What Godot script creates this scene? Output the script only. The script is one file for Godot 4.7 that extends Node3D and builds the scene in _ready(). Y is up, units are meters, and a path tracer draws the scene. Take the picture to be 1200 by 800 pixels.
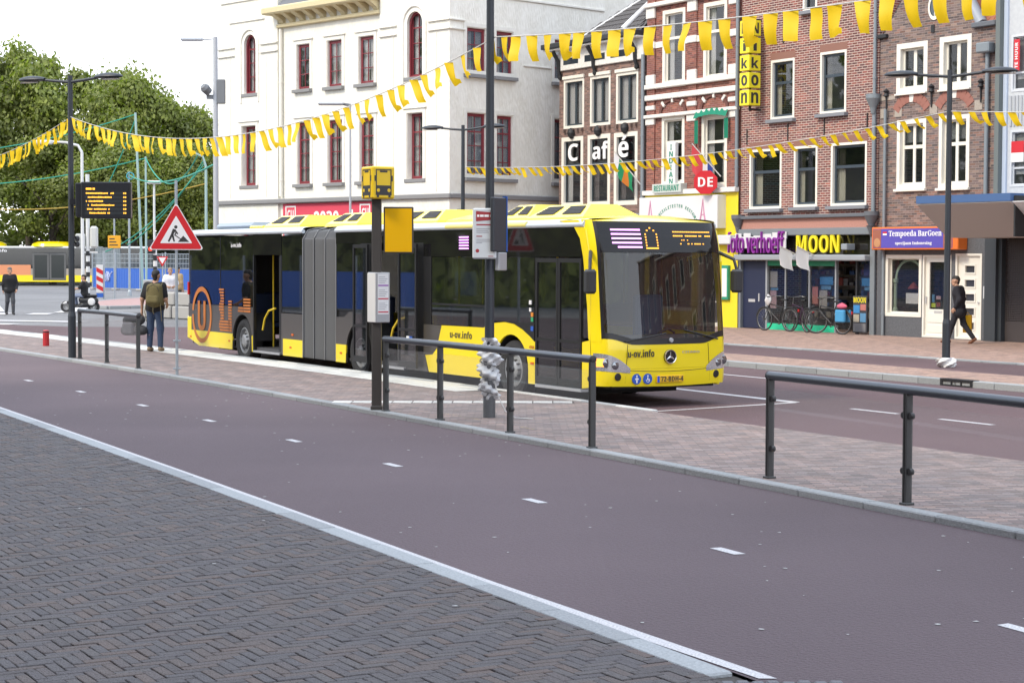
extends Node3D
# A bus stop in a Dutch shopping street: articulated bus, brick shop row, bunting, cycle path.

class M:
	var v := PackedVector3Array()
	var n := PackedVector3Array()
	var uv := PackedVector2Array()
	var col := PackedColorArray()
	var xf := Transform3D()
	var cur := Color.WHITE
	var use_col := false
	var use_uv := false
	func tri(a: Vector3, b: Vector3, c: Vector3):   # counter-clockwise seen from outside
		a = xf * a; b = xf * b; c = xf * c
		var q := (b - a).cross(c - a).normalized()
		v.append(a); v.append(c); v.append(b)
		n.append(q); n.append(q); n.append(q)
		if use_col:
			col.append(cur); col.append(cur); col.append(cur)
		if use_uv:
			uv.append(Vector2.ZERO); uv.append(Vector2.ZERO); uv.append(Vector2.ZERO)
	func trin(a: Vector3, b: Vector3, c: Vector3, na: Vector3, nb: Vector3, nc: Vector3):
		if (b - a).cross(c - a).dot(na + nb + nc) < 0.0:      # keep the winding on the side the normals show
			var s := b; b = c; c = s
			s = nb; nb = nc; nc = s
		v.append(xf * a); v.append(xf * c); v.append(xf * b)
		n.append((xf.basis * na).normalized()); n.append((xf.basis * nc).normalized()); n.append((xf.basis * nb).normalized())
		if use_col:
			col.append(cur); col.append(cur); col.append(cur)
	func quad(a, b, c, d):
		tri(a, b, c); tri(a, c, d)
	func quaduv(a, b, c, d):
		use_uv = true
		tri(a, b, c); tri(a, c, d)
		var k := uv.size() - 6
		uv[k] = Vector2(0, 1); uv[k + 1] = Vector2(1, 0); uv[k + 2] = Vector2(1, 1)
		uv[k + 3] = Vector2(0, 1); uv[k + 4] = Vector2(0, 0); uv[k + 5] = Vector2(1, 0)
	func box(x0: float, y0: float, z0: float, x1: float, y1: float, z1: float) -> M:
		var p := [Vector3(x0, y0, z0), Vector3(x1, y0, z0), Vector3(x1, y1, z0), Vector3(x0, y1, z0), Vector3(x0, y0, z1), Vector3(x1, y0, z1), Vector3(x1, y1, z1), Vector3(x0, y1, z1)]
		quad(p[4], p[5], p[6], p[7]); quad(p[1], p[0], p[3], p[2])
		quad(p[5], p[1], p[2], p[6]); quad(p[0], p[4], p[7], p[3])
		quad(p[7], p[6], p[2], p[3]); quad(p[0], p[1], p[5], p[4])
		return self
	func cbox(x0: float, y0: float, z0: float, x1: float, y1: float, z1: float, c: float) -> M:
		var lo := Vector3(x0, y0, z0); var hi := Vector3(x1, y1, z1)
		var pt := func(i: int, j: int, k: int, ax: int) -> Vector3:
			var r := Vector3(hi.x if i else lo.x, hi.y if j else lo.y, hi.z if k else lo.z)
			var s := Vector3(-c if i else c, -c if j else c, -c if k else c)
			if ax != 0: r.x += s.x
			if ax != 1: r.y += s.y
			if ax != 2: r.z += s.z
			return r
		for ax in 3:
			for sgn in 2:
				var q := []
				for uvp in [[0, 0], [1, 0], [1, 1], [0, 1]]:
					var ijk := [0, 0, 0]
					ijk[ax] = sgn; ijk[(ax + 1) % 3] = uvp[0]; ijk[(ax + 2) % 3] = uvp[1]
					q.append(pt.call(ijk[0], ijk[1], ijk[2], ax))
				if sgn: quad(q[0], q[1], q[2], q[3])
				else: quad(q[3], q[2], q[1], q[0])
		for ax in 3:      # edges parallel to ax
			var b := (ax + 1) % 3; var d := (ax + 2) % 3
			for sb in 2:
				for sd in 2:
					var e0 := [0, 0, 0]; var e1 := [0, 0, 0]
					e0[ax] = 0; e1[ax] = 1; e0[b] = sb; e1[b] = sb; e0[d] = sd; e1[d] = sd
					var a0 = pt.call(e0[0], e0[1], e0[2], b); var a1 = pt.call(e1[0], e1[1], e1[2], b)
					var b0 = pt.call(e0[0], e0[1], e0[2], d); var b1 = pt.call(e1[0], e1[1], e1[2], d)
					if (sb + sd) % 2 == 0: quad(a0, b0, b1, a1)
					else: quad(a0, a1, b1, b0)
		for i in 2:
			for j in 2:
				for k in 2:
					var A = pt.call(i, j, k, 0); var B = pt.call(i, j, k, 1); var C = pt.call(i, j, k, 2)
					if (i + j + k) % 2 == 1: tri(A, B, C)
					else: tri(A, C, B)
		return self
	func tube(pts: Array, r0: float, r1 := -1.0, seg := 8, caps := true) -> M:
		if r1 < 0.0: r1 = r0
		var rings := []
		var nr := []
		var up := Vector3.UP
		for i in pts.size():
			var t: Vector3 = (pts[min(i + 1, pts.size() - 1)] - pts[max(i - 1, 0)]).normalized()
			if absf(t.dot(up)) > 0.95: up = Vector3.RIGHT if absf(t.x) < 0.8 else Vector3.FORWARD
			var a := t.cross(up).normalized(); var b := a.cross(t).normalized()
			up = b
			var r := lerpf(r0, r1, float(i) / maxf(1, pts.size() - 1))
			var ring := []; var nn := []
			for k in seg:
				var w := TAU * k / seg
				var q := a * cos(w) + b * sin(w)
				ring.append(pts[i] + q * r); nn.append(q)
			rings.append(ring); nr.append(nn)
		for i in pts.size() - 1:
			for k in seg:
				var l := (k + 1) % seg
				trin(rings[i][k], rings[i][l], rings[i + 1][l], nr[i][k], nr[i][l], nr[i + 1][l])
				trin(rings[i][k], rings[i + 1][l], rings[i + 1][k], nr[i][k], nr[i + 1][l], nr[i + 1][k])
		if caps:
			for k in range(1, seg - 1):
				tri(rings[0][0], rings[0][k + 1], rings[0][k])
				var e: Array = rings[-1]
				tri(e[0], e[k], e[k + 1])
		return self
	func cyl(a: Vector3, b: Vector3, r: float, seg := 10) -> M:
		return tube([a, b], r, r, seg)
	func lathe(o: Vector3, ax: Vector3, prof: Array, seg := 20, flat := false) -> M:   # prof: [radius, offset] along ax
		ax = ax.normalized()
		var u := ax.cross(Vector3.UP if absf(ax.y) < 0.9 else Vector3.RIGHT).normalized(); var w := ax.cross(u)
		for i in prof.size() - 1:
			var p: Array = prof[i]; var q: Array = prof[i + 1]
			var sl := Vector2(q[1] - p[1], p[0] - q[0]).normalized()
			for k in seg:
				var d0 := u * cos(TAU * k / seg) + w * sin(TAU * k / seg)
				var d1 := u * cos(TAU * (k + 1) / seg) + w * sin(TAU * (k + 1) / seg)
				var a: Vector3 = o + ax * p[1] + d0 * p[0]; var b: Vector3 = o + ax * p[1] + d1 * p[0]
				var c: Vector3 = o + ax * q[1] + d1 * q[0]; var d: Vector3 = o + ax * q[1] + d0 * q[0]
				var n0 := d0 * sl.x + ax * sl.y; var n1 := d1 * sl.x + ax * sl.y
				if p[0] > 0.0001: trin(a, b, c, n0, n1, n1)
				if q[0] > 0.0001: trin(a, c, d, n0, n1, n0)
		return self
	func ext(poly: PackedVector2Array, z0: float, z1: float) -> M:   # extrude an XY outline along Z
		if Geometry2D.is_polygon_clockwise(poly):   # y-up: want CCW
			pass
		var area := 0.0
		for i in poly.size():
			var a := poly[i]; var b := poly[(i + 1) % poly.size()]
			area += a.x * b.y - b.x * a.y
		if area < 0.0: poly.reverse()
		var t := Geometry2D.triangulate_polygon(poly)
		for i in range(0, t.size(), 3):
			var a := poly[t[i]]; var b := poly[t[i + 1]]; var c := poly[t[i + 2]]
			if (b - a).cross(c - a) < 0.0:
				var q := b; b = c; c = q
			tri(Vector3(a.x, a.y, z1), Vector3(b.x, b.y, z1), Vector3(c.x, c.y, z1))
			tri(Vector3(a.x, a.y, z0), Vector3(c.x, c.y, z0), Vector3(b.x, b.y, z0))
		for i in poly.size():
			var a := poly[i]; var b := poly[(i + 1) % poly.size()]
			quad(Vector3(a.x, a.y, z0), Vector3(b.x, b.y, z0), Vector3(b.x, b.y, z1), Vector3(a.x, a.y, z1))
		return self
	func grid(nu: int, nv: int, fn: Callable) -> M:    # smooth surface fn(u,v) -> Vector3, u right, v up seen from outside
		var P := []; 
		for j in nv + 1:
			var row := []
			for i in nu + 1: row.append(fn.call(float(i) / nu, float(j) / nv))
			P.append(row)
		var N := []
		for j in nv + 1:
			var row := []
			for i in nu + 1:
				var du: Vector3 = P[j][min(i + 1, nu)] - P[j][max(i - 1, 0)]
				var dv: Vector3 = P[min(j + 1, nv)][i] - P[max(j - 1, 0)][i]
				row.append(du.cross(dv).normalized())
			N.append(row)
		for j in nv:
			for i in nu:
				trin(P[j][i], P[j][i + 1], P[j + 1][i + 1], N[j][i], N[j][i + 1], N[j + 1][i + 1])
				trin(P[j][i], P[j + 1][i + 1], P[j + 1][i], N[j][i], N[j + 1][i + 1], N[j + 1][i])
		return self
	func wall(x0: float, y0: float, x1: float, y1: float, holes: Array, depth: float, z := 0.0) -> M:   # front face at z with rectangular openings [x0,y0,x1,y1] and their reveals
		var xs := [x0, x1]; var ys := [y0, y1]
		for h in holes:
			for q in [h[0], h[2]]: if q > x0 and q < x1 and not xs.has(q): xs.append(q)
			for q in [h[1], h[3]]: if q > y0 and q < y1 and not ys.has(q): ys.append(q)
		xs.sort(); ys.sort()
		for i in xs.size() - 1:
			for j in ys.size() - 1:
				var cx: float = (xs[i] + xs[i + 1]) / 2; var cy: float = (ys[j] + ys[j + 1]) / 2
				var open := false
				for h in holes:
					if cx > h[0] and cx < h[2] and cy > h[1] and cy < h[3]: open = true
				if not open: quad(Vector3(xs[i], ys[j], z), Vector3(xs[i + 1], ys[j], z), Vector3(xs[i + 1], ys[j + 1], z), Vector3(xs[i], ys[j + 1], z))
		for h in holes:
			if h[0] < x0 - 0.001 or h[2] > x1 + 0.001: continue
			var b := z - depth
			quad(Vector3(h[0], h[1], z), Vector3(h[2], h[1], z), Vector3(h[2], h[1], b), Vector3(h[0], h[1], b))
			quad(Vector3(h[0], h[3], b), Vector3(h[2], h[3], b), Vector3(h[2], h[3], z), Vector3(h[0], h[3], z))
			quad(Vector3(h[0], h[1], z), Vector3(h[0], h[1], b), Vector3(h[0], h[3], b), Vector3(h[0], h[3], z))
			quad(Vector3(h[2], h[1], b), Vector3(h[2], h[1], z), Vector3(h[2], h[3], z), Vector3(h[2], h[3], b))
		return self
	func mesh(mt: Material) -> ArrayMesh:
		var a := []
		a.resize(Mesh.ARRAY_MAX)
		a[Mesh.ARRAY_VERTEX] = v; a[Mesh.ARRAY_NORMAL] = n
		if use_col: a[Mesh.ARRAY_COLOR] = col
		if use_uv and uv.size() == v.size(): a[Mesh.ARRAY_TEX_UV] = uv
		var m := ArrayMesh.new()
		if v.size() == 0:
			push_error("empty mesh"); return m
		m.add_surface_from_arrays(Mesh.PRIMITIVE_TRIANGLES, a)
		m.surface_set_material(0, mt)
		return m

var used := {}
var mats := {}
var rng := RandomNumberGenerator.new()
var font_b: SystemFont
var font_r: SystemFont
var font_s: SystemFont

func numbered(called: String) -> String:
	var k: int = used.get(called, 0)
	used[called] = k + 1
	return called if k == 0 else "%s_%03d" % [called, k]

func tag(o: Node, label: String, category: String, group := ""):
	o.set_meta("label", label); o.set_meta("category", category)
	if group: o.set_meta("group", group)
	return o

func thing(called: String, label: String, category: String, at := Vector3.ZERO, turn := 0.0, group := "") -> Node3D:
	var o := Node3D.new()
	o.name = numbered(called)
	add_child(o)
	o.position = at; o.rotation.y = turn
	tag(o, label, category, group)
	return o

func part(parent: Node, called: String, m, mt: Material, at := Vector3.ZERO) -> MeshInstance3D:
	var o := MeshInstance3D.new()
	o.name = called
	o.mesh = m.mesh(mt) if m is M else m
	if not (m is M): o.material_override = mt
	o.position = at
	parent.add_child(o, true)
	return o

func solo(called: String, m, mt: Material, label: String, category: String, group := "", at := Vector3.ZERO, turn := 0.0) -> MeshInstance3D:
	var o := part(self, numbered(called), m, mt, at)
	o.rotation.y = turn
	tag(o, label, category, group)
	return o

func struct(called: String, m: M, mt: Material) -> MeshInstance3D:
	var o := part(self, numbered(called), m, mt)
	o.set_meta("kind", "structure")
	return o

func copy(o: Node3D, called: String, at: Vector3, turn: float, label: String, group := "") -> Node3D:
	var c: Node3D = o.duplicate()
	c.name = numbered(called)
	add_child(c)
	c.position = at; c.rotation.y = turn
	if label: c.set_meta("label", label)
	if group: c.set_meta("group", group)
	return c

func text(parent: Node, called: String, s: String, x0: float, y0: float, x1: float, y1: float, z: float, mt: Material, depth := 0.004, font: Font = null) -> MeshInstance3D:
	var t := TextMesh.new()
	t.text = s; t.font = font if font else font_b
	t.font_size = 48; t.pixel_size = 0.01; t.depth = 0.02; t.curve_step = 2.0
	t.horizontal_alignment = HORIZONTAL_ALIGNMENT_LEFT; t.vertical_alignment = VERTICAL_ALIGNMENT_BOTTOM
	var o := MeshInstance3D.new()
	o.name = called
	o.mesh = t; t.material = mt
	parent.add_child(o, true)
	var b := t.get_aabb()
	var sc := Vector3((x1 - x0) / b.size.x, (y1 - y0) / b.size.y, depth / b.size.z)
	o.scale = sc
	o.position = Vector3(x0 - b.position.x * sc.x, y0 - b.position.y * sc.y, z - b.position.z * sc.z)
	return o

func flatten(n: Node3D):      # hand the children of a turned holder to its parent, in place
	var p := n.get_parent()
	for c in n.get_children():
		var t: Transform3D = n.transform * c.transform
		var called := String(c.name)
		n.remove_child(c)
		c.name = called.rstrip("0123456789")
		p.add_child(c, true)
		c.transform = t
	p.remove_child(n)
	n.free()

func W(x: float, z: float, y := 0.0) -> Vector3:   # metres right of, in front of the viewpoint, above the road
	return Vector3(x, y, -z)

func mat(key: String, r: float, g: float, b: float, rough := 0.8, metal := 0.0) -> StandardMaterial3D:   # linear base colour
	if mats.has(key): return mats[key]
	var m := StandardMaterial3D.new()
	m.resource_name = key
	m.albedo_color = Color(r, g, b).linear_to_srgb()
	m.roughness = rough; m.metallic = metal
	mats[key] = m
	return m

func noise_tex(sd: int, freq: float, lo: Color, hi: Color, size := 512, oct := 4, mid := -1.0) -> NoiseTexture2D:
	var f := FastNoiseLite.new()
	f.seed = sd; f.frequency = freq; f.fractal_octaves = oct; f.noise_type = FastNoiseLite.TYPE_SIMPLEX_SMOOTH
	var t := NoiseTexture2D.new()
	t.width = size; t.height = size; t.seamless = true; t.noise = f; t.normalize = true
	var g := Gradient.new()
	g.set_color(0, lo); g.set_color(1, hi)
	if mid > 0.0: g.set_offset(0, mid)
	t.color_ramp = g
	return t

func bump_tex(sd: int, freq: float, strength: float, size := 512, oct := 4) -> NoiseTexture2D:
	var f := FastNoiseLite.new()
	f.seed = sd; f.frequency = freq; f.fractal_octaves = oct
	var t := NoiseTexture2D.new()
	t.width = size; t.height = size; t.seamless = true; t.noise = f
	t.as_normal_map = true; t.bump_strength = strength
	return t

func L(r: float, g: float, b: float) -> Color:
	return Color(r, g, b).linear_to_srgb()

# mottled material, world or object triplanar
func mottle(key: String, lo: Color, hi: Color, metres: float, rough := 0.85, freq := 0.02, bump := 0.0, world := true, sd := 1, oct := 5) -> StandardMaterial3D:
	if mats.has(key): return mats[key]
	var m := StandardMaterial3D.new()
	m.resource_name = key
	m.albedo_texture = noise_tex(sd, freq, lo, hi, 512, oct)
	m.uv1_triplanar = true; m.uv1_world_triplanar = world
	m.uv1_scale = Vector3.ONE / metres
	m.roughness = rough
	if bump > 0.0:
		m.normal_enabled = true; m.normal_texture = bump_tex(sd + 7, 0.12, bump, 256, 3)
	mats[key] = m
	return m

func glass(key: String, r: float, g: float, b: float, alpha: float, rough := 0.02, coat := 0.6) -> StandardMaterial3D:
	if mats.has(key): return mats[key]
	var m := mat(key, r, g, b, rough)
	m.transparency = BaseMaterial3D.TRANSPARENCY_ALPHA
	m.albedo_color.a = alpha
	m.metallic_specular = 0.9 if coat > 0.0 else 0.4
	m.clearcoat_enabled = coat > 0.0; m.clearcoat = coat; m.clearcoat_roughness = 0.02
	return m

func glow(key: String, r: float, g: float, b: float, e: float) -> StandardMaterial3D:
	if mats.has(key): return mats[key]
	var m := mat(key, r * 0.3, g * 0.3, b * 0.3, 0.5)
	m.emission_enabled = true; m.emission = Color(r, g, b).linear_to_srgb(); m.emission_energy_multiplier = e
	return m

func brick_mat(key: String, tones: Array, mortar: Color, sd: int, bw := 0.22, bh := 0.065, gap := 4) -> StandardMaterial3D:   # tones: srgb colours ; fine masonry too far away to tell single bricks
	if mats.has(key): return mats[key]
	var r := RandomNumberGenerator.new()
	r.seed = sd
	var W_ := 512; var H_ := 480; var nx := 8; var ny := 24
	var im := Image.create(W_, H_, false, Image.FORMAT_RGB8)
	var hm := Image.create(W_, H_, false, Image.FORMAT_RGB8)
	im.fill(mortar); hm.fill(Color(0.35, 0.35, 0.35))
	var cw := W_ / nx; var ch := H_ / ny
	for j in ny:
		var x := 0
		var off := 0 if j % 2 == 0 else -cw / 2
		for i in nx + 1:
			var t: Color = tones[r.randi() % tones.size()]
			t = t * r.randf_range(0.82, 1.14); t.a = 1
			var g := r.randf_range(0.75, 1.0)
			var rx := off + i * cw + gap / 2
			im.fill_rect(Rect2i(max(rx, 0), j * ch + gap / 2, min(cw - gap, cw - gap + min(rx, 0)), ch - gap), t)
			hm.fill_rect(Rect2i(max(rx, 0), j * ch + gap / 2, min(cw - gap, cw - gap + min(rx, 0)), ch - gap), Color(g, g, g))
			if i == nx and off < 0: pass
		if off < 0:
			pass
	for k in 9000:      # grain
		var px := r.randi() % W_; var py := r.randi() % H_
		var c := im.get_pixel(px, py) * r.randf_range(0.7, 1.2); c.a = 1
		im.fill_rect(Rect2i(px, py, 1 + r.randi() % 3, 1 + r.randi() % 2), c)
	hm.bump_map_to_normal_map(2.0)
	var m := StandardMaterial3D.new()
	m.resource_name = key
	m.albedo_texture = ImageTexture.create_from_image(im)
	m.normal_enabled = true; m.normal_texture = ImageTexture.create_from_image(hm)
	m.uv1_triplanar = true
	m.uv1_scale = Vector3(1.0 / (bw * nx), 1.0 / (bh * ny), 1.0 / (bw * nx))
	m.roughness = 0.9
	mats[key] = m
	return m

# ---- setting ---------------------------------------------------------------
func k1(z: float) -> float: return -0.0006 * z * z - 0.482 * z + 6.175       # near kerb, cycle path side
func k2(z: float) -> float: return -0.002 * z * z - 0.4388 * z + 11.1228      # far edge of the cycle path
func kb(z: float) -> float: return -0.0025 * z * z - 0.4043 * z + 14.70       # boarding kerb along the bus
func isl(z: float) -> float:
	return kb(z) if z > 26.7 else (kb(26.7) + (26.7 - z) * 0.56)
func f1(z: float) -> float: return -0.5772 * z + 28.05       # kerb across the road
func f2(z: float) -> float: return -0.5772 * z + 30.35       # red lane across the road
func f3(z: float) -> float: return -0.60 * z + 34.35         # kerb of the shop pavement
func dash(z: float) -> float: return -0.0025 * z * z - 0.4188 * z + 8.1828

func ribbon(m: M, fa: Callable, fb: Callable, z0: float, z1: float, y: float, steps := 24) -> M:   # sheet between two curves
	for i in steps:
		var a := lerpf(z0, z1, float(i) / steps); var b := lerpf(z0, z1, float(i + 1) / steps)
		m.quad(W(fa.call(a), a, y), W(fb.call(a), a, y), W(fb.call(b), b, y), W(fa.call(b), b, y))
	return m

func flat(m: M, pts: Array, y: float) -> M:    # polygon on the ground, points [x, z]
	var p := PackedVector2Array()
	for q in pts: p.append(Vector2(q[0], q[1]))
	var t := Geometry2D.triangulate_polygon(p)
	for i in range(0, t.size(), 3):
		var a := p[t[i]]; var b := p[t[i + 1]]; var c := p[t[i + 2]]
		if (b - a).cross(c - a) < 0.0:
			var q := b; b = c; c = q
		m.tri(W(a.x, a.y, y), W(b.x, b.y, y), W(c.x, c.y, y))
	return m

func offs(f: Callable, d: float) -> Callable:
	return func(z: float): return f.call(z) + d

func stones(parent: Node, called: String, f: Callable, w: float, z0: float, z1: float, len: float, y0: float, y1: float, mlist: Array, gap := 0.008, flatjit := 0.002):
	# kerb stones laid end to end along a curve, each a block with small chamfers
	var z := z0
	var rs := RandomNumberGenerator.new(); rs.seed = int(z0 * 100 + w * 1000)
	while z < z1:
		var slope: float = (f.call(z + 0.1) - f.call(z)) / 0.1
		var dz := len / sqrt(1 + slope * slope)
		var ze := z + dz
		var a := Vector2(f.call(z), z); var b := Vector2(f.call(ze), ze)
		var dir := (b - a).normalized()
		var m := M.new()
		m.cbox(0, y0, 0, (b - a).length() - gap, y1 + rs.randf_range(-flatjit, flatjit), w, 0.012)
		var o := part(parent, called, m, mlist[rs.randi() % mlist.size()])
		o.position = W(a.x, a.y); o.rotation.y = atan2(dir.y, dir.x)   # local x runs along the kerb, local z to its right
		z = ze
	return parent

func world_env():
	var cam := Camera3D.new()
	cam.name = "camera"
	add_child(cam)
	cam.position = Vector3(0, 2.3693, 0)
	cam.rotation = Vector3(-0.0454, 0, 0.0031)
	cam.fov = rad_to_deg(2.0 * atan(400.0 / 2183.78))
	cam.near = 0.1; cam.far = 900.0
	cam.current = true
	var we := WorldEnvironment.new()
	we.name = "world_environment"
	var e := Environment.new()
	e.background_mode = Environment.BG_SKY
	var sk := ProceduralSkyMaterial.new()
	sk.sky_top_color = Color(0.84, 0.88, 0.95)
	sk.sky_horizon_color = Color(1.0, 1.0, 1.0)
	sk.sky_curve = 0.12
	sk.ground_bottom_color = Color(0.42, 0.40, 0.40)
	sk.ground_horizon_color = Color(0.75, 0.76, 0.78)
	sk.sun_angle_max = 1.0
	var s := Sky.new()
	s.sky_material = sk
	e.sky = s
	e.background_energy_multiplier = 1.2
	e.tonemap_mode = Environment.TONE_MAPPER_LINEAR
	e.tonemap_exposure = 2.1
	e.sdfgi_enabled = true; e.ssao_enabled = true; e.ssil_enabled = true
	we.environment = e
	add_child(we)
	var sun := DirectionalLight3D.new()
	sun.name = "sun"
	add_child(sun)
	sun.look_at_from_position(Vector3(-6.2, 6.8, 4.0), Vector3.ZERO)
	sun.light_energy = 0.46
	sun.light_angular_distance = 13.0
	sun.light_color = Color(1.0, 0.95, 0.87)
	sun.shadow_enabled = true

func ground():
	var asph := mottle("asphalt_grey", L(0.18, 0.18, 0.185), L(0.27, 0.27, 0.27), 3.0, 0.9, 0.03, 3.0, true, 3)
	var red := mottle("asphalt_red", L(0.070, 0.049, 0.054), L(0.190, 0.138, 0.150), 1.2, 0.85, 0.22, 2.0, true, 5, 4)
	var red2 := mottle("asphalt_lane", L(0.076, 0.042, 0.045), L(0.184, 0.118, 0.124), 1.4, 0.87, 0.20, 2.0, true, 9, 4)
	for mm in [red, red2, asph]:       # second, larger pattern so that the small one does not read as a repeat
		mm.detail_enabled = true
		mm.detail_albedo = noise_tex(41, 0.008, L(0.70, 0.70, 0.71), L(1, 1, 1), 256, 4)
		mm.detail_blend_mode = BaseMaterial3D.BLEND_MODE_MUL
		mm.detail_uv_layer = BaseMaterial3D.DETAIL_UV_2
		mm.uv2_triplanar = true; mm.uv2_world_triplanar = true; mm.uv2_scale = Vector3.ONE / 17.0
	var paint := mottle("road_paint", L(0.34, 0.33, 0.34), L(0.76, 0.75, 0.74), 0.5, 0.7, 0.05, 0.0, true, 12)
	var kerb_a := mottle("kerb_concrete", L(0.20, 0.215, 0.22), L(0.31, 0.325, 0.33), 0.8, 0.85, 0.04, 2.0, true, 14)
	var kerb_b := mottle("kerb_concrete_light", L(0.24, 0.255, 0.26), L(0.36, 0.375, 0.38), 0.7, 0.85, 0.04, 2.0, true, 15)
	var kerb_c := mottle("kerb_concrete_pale", L(0.29, 0.31, 0.315), L(0.42, 0.44, 0.445), 0.7, 0.85, 0.04, 2.0, true, 19)
	var white_tile := mottle("white_paver", L(0.50, 0.50, 0.47), L(0.70, 0.70, 0.66), 0.9, 0.85, 0.04, 2.0, true, 16)
	var white_tile2 := mottle("white_paver_worn", L(0.42, 0.43, 0.41), L(0.60, 0.60, 0.57), 0.8, 0.85, 0.04, 2.0, true, 17)
	var bed := mottle("joint_sand", L(0.040, 0.036, 0.033), L(0.095, 0.085, 0.075), 0.5, 0.95, 0.05, 0.0, true, 18)
	# paving of small bricks, seen too flat and too far to tell single bricks apart
	var far_brick := brick_mat("island_paving", [Color(0.50, 0.44, 0.42), Color(0.54, 0.48, 0.46), Color(0.48, 0.44, 0.43), Color(0.56, 0.48, 0.45), Color(0.52, 0.47, 0.46)], Color(0.42, 0.39, 0.37), 21, 0.21, 0.07)
	far_brick.uv1_world_triplanar = true
	far_brick.uv1_scale = Vector3(1 / 1.68, 1 / 1.68, 1 / 1.68)
	var walk_brick := brick_mat("pavement_clinker", [Color(0.62, 0.50, 0.45), Color(0.66, 0.54, 0.47), Color(0.58, 0.49, 0.45), Color(0.70, 0.58, 0.51)], Color(0.45, 0.40, 0.37), 22, 0.21, 0.07)
	walk_brick.uv1_world_triplanar = true
	walk_brick.uv1_scale = Vector3(1 / 1.68, 1 / 1.68, 1 / 1.68)
	var g := M.new()
	g.quad(Vector3(-420, -0.012, 120), Vector3(420, -0.012, 120), Vector3(420, -0.012, -500), Vector3(-420, -0.012, -500))
	struct("ground", g, asph)
	# carriageway between the bus stop island and the far kerb
	var rd := M.new()
	ribbon(rd, func(z: float): return k2(z) - 0.6 if z < 26.7 else kb(z) - 1.2, func(z: float): return f1(z) + 0.4, -22.0, 62.0, 0.0)
	struct("road", rd, red2)
	# raised ground carrying cycle path, island and near pavement
	var base := M.new()
	for i in 40:
		var a := lerpf(-22, 58, i / 40.0); var b := lerpf(-22, 58, (i + 1) / 40.0)
		base.quad(W(-48, a, 0.02), W(isl(a) - 0.14, a, 0.02), W(isl(b) - 0.14, b, 0.02), W(-48, b, 0.02))
	struct("ground_base", base, asph)
	# cycle path
	var cp := M.new()
	ribbon(cp, func(z: float): return k1(z) - 0.02, k2, -20.0, 29.0, 0.1, 30)
	ribbon(cp, func(_z): return -34.0, k2, 29.0, 58.0, 0.1, 20)
	struct("cycle_path", cp, red)
	# painted dashes
	var zs := [33.69, 30.98, 28.18, 25.59, 22.83, 20.2, 17.25, 14.32, 11.3, 8.2, 36.4, 39.2]
	for z in zs:
		var m := M.new()
		var x := dash(z)
		var d := Vector2(dash(z - 0.2) - x, -0.2).normalized(); var nn := Vector2(-d.y, d.x)
		var j := rng.randf_range(-0.015, 0.015)
		var p := []
		for q in [[-0.18, -0.05], [0.18 + j, -0.05], [0.18, 0.05], [-0.18 - j, 0.05]]:
			p.append([x + d.x * q[0] + nn.x * q[1], z + d.y * q[0] + nn.y * q[1]])
		flat(m, p, 0.104)
		struct("lane_dash", m, paint)
	var wl := M.new()
	ribbon(wl, func(z: float): return k1(z) - 0.035 + maxf(0.0, 11.0 - z) * 0.05, func(z: float): return k1(z) + 0.025 + maxf(0.0, 13.0 - z) * 0.03, 9.95, 29.0, 0.1045, 40)
	struct("edge_line", wl, paint)
	# near kerb, stone by stone
	var kbed := M.new()
	ribbon(kbed, offs(k1, -0.25), offs(k1, -0.03), -4.0, 29.0, 0.085, 30)
	var kn := struct("near_kerb", kbed, bed)
	stones(kn, "kerb_stone", offs(k1, -0.246), 0.185, 10.0, 29.0, 1.0, 0.02, 0.113, [kerb_b, kerb_c], 0.008)
	# kerb along the island
	var kbed2 := M.new()
	ribbon(kbed2, offs(k2, -0.01), offs(k2, 0.20), 2.0, 57.0, 0.07, 40)
	var kf := struct("island_kerb", kbed2, bed)
	stones(kf, "kerb_stone", k2, 0.165, 6.0, 56.0, 1.0, 0.02, 0.163, [kerb_a, kerb_b], 0.008)
	# bus stop island paving
	var ip := M.new()
	ribbon(ip, offs(k2, 0.18), func(z: float): return isl(z) - 0.12, -6.0, 57.0, 0.158, 60)
	ribbon(ip, func(z: float): return isl(z) - 0.12, func(z: float): return isl(z) - 0.1199, -6.0, 26.7, 0.158, 20)
	for i in 40:       # its edge towards the road
		var a := lerpf(-6, 26.7, i / 40.0); var b := lerpf(-6, 26.7, (i + 1) / 40.0)
		ip.quad(W(isl(b) - 0.12, b, 0.0), W(isl(a) - 0.12, a, 0.0), W(isl(a) - 0.12, a, 0.158), W(isl(b) - 0.12, b, 0.158))
	var ipn := struct("island_pavement", ip, far_brick)
	# boarding kerb and white slabs along the bus
	var bk := M.new()
	ribbon(bk, offs(kb, -0.14), offs(kb, 0.0), 26.7, 57.0, 0.09, 40)
	var bkn := struct("boarding_kerb", bk, bed)
	stones(bkn, "kerb_stone", offs(kb, -0.12), 0.12, 26.7, 56.0, 1.0, 0.0, 0.18, [kerb_b, white_tile2], 0.008)
	var sb := M.new()
	ribbon(sb, offs(kb, -0.98), offs(kb, -0.125), 30.5, 57.0, 0.162, 40)
	var sbn := struct("boarding_strip", sb, bed)
	for row in 2:
		stones(sbn, "paving_slab", offs(kb, -0.97 + row * 0.42), 0.355, 30.5 + row * 0.17, 56.0, 0.6, 0.10, 0.168, [white_tile, white_tile, white_tile2], 0.012)
	# tactile guide strip crossing the island
	var gs := M.new()
	flat(gs, [[-2.75, 28.05], [0.95, 28.15], [0.95, 28.47], [-2.75, 28.37]], 0.161)
	var gsn := struct("tactile_strip", gs, bed)
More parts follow.
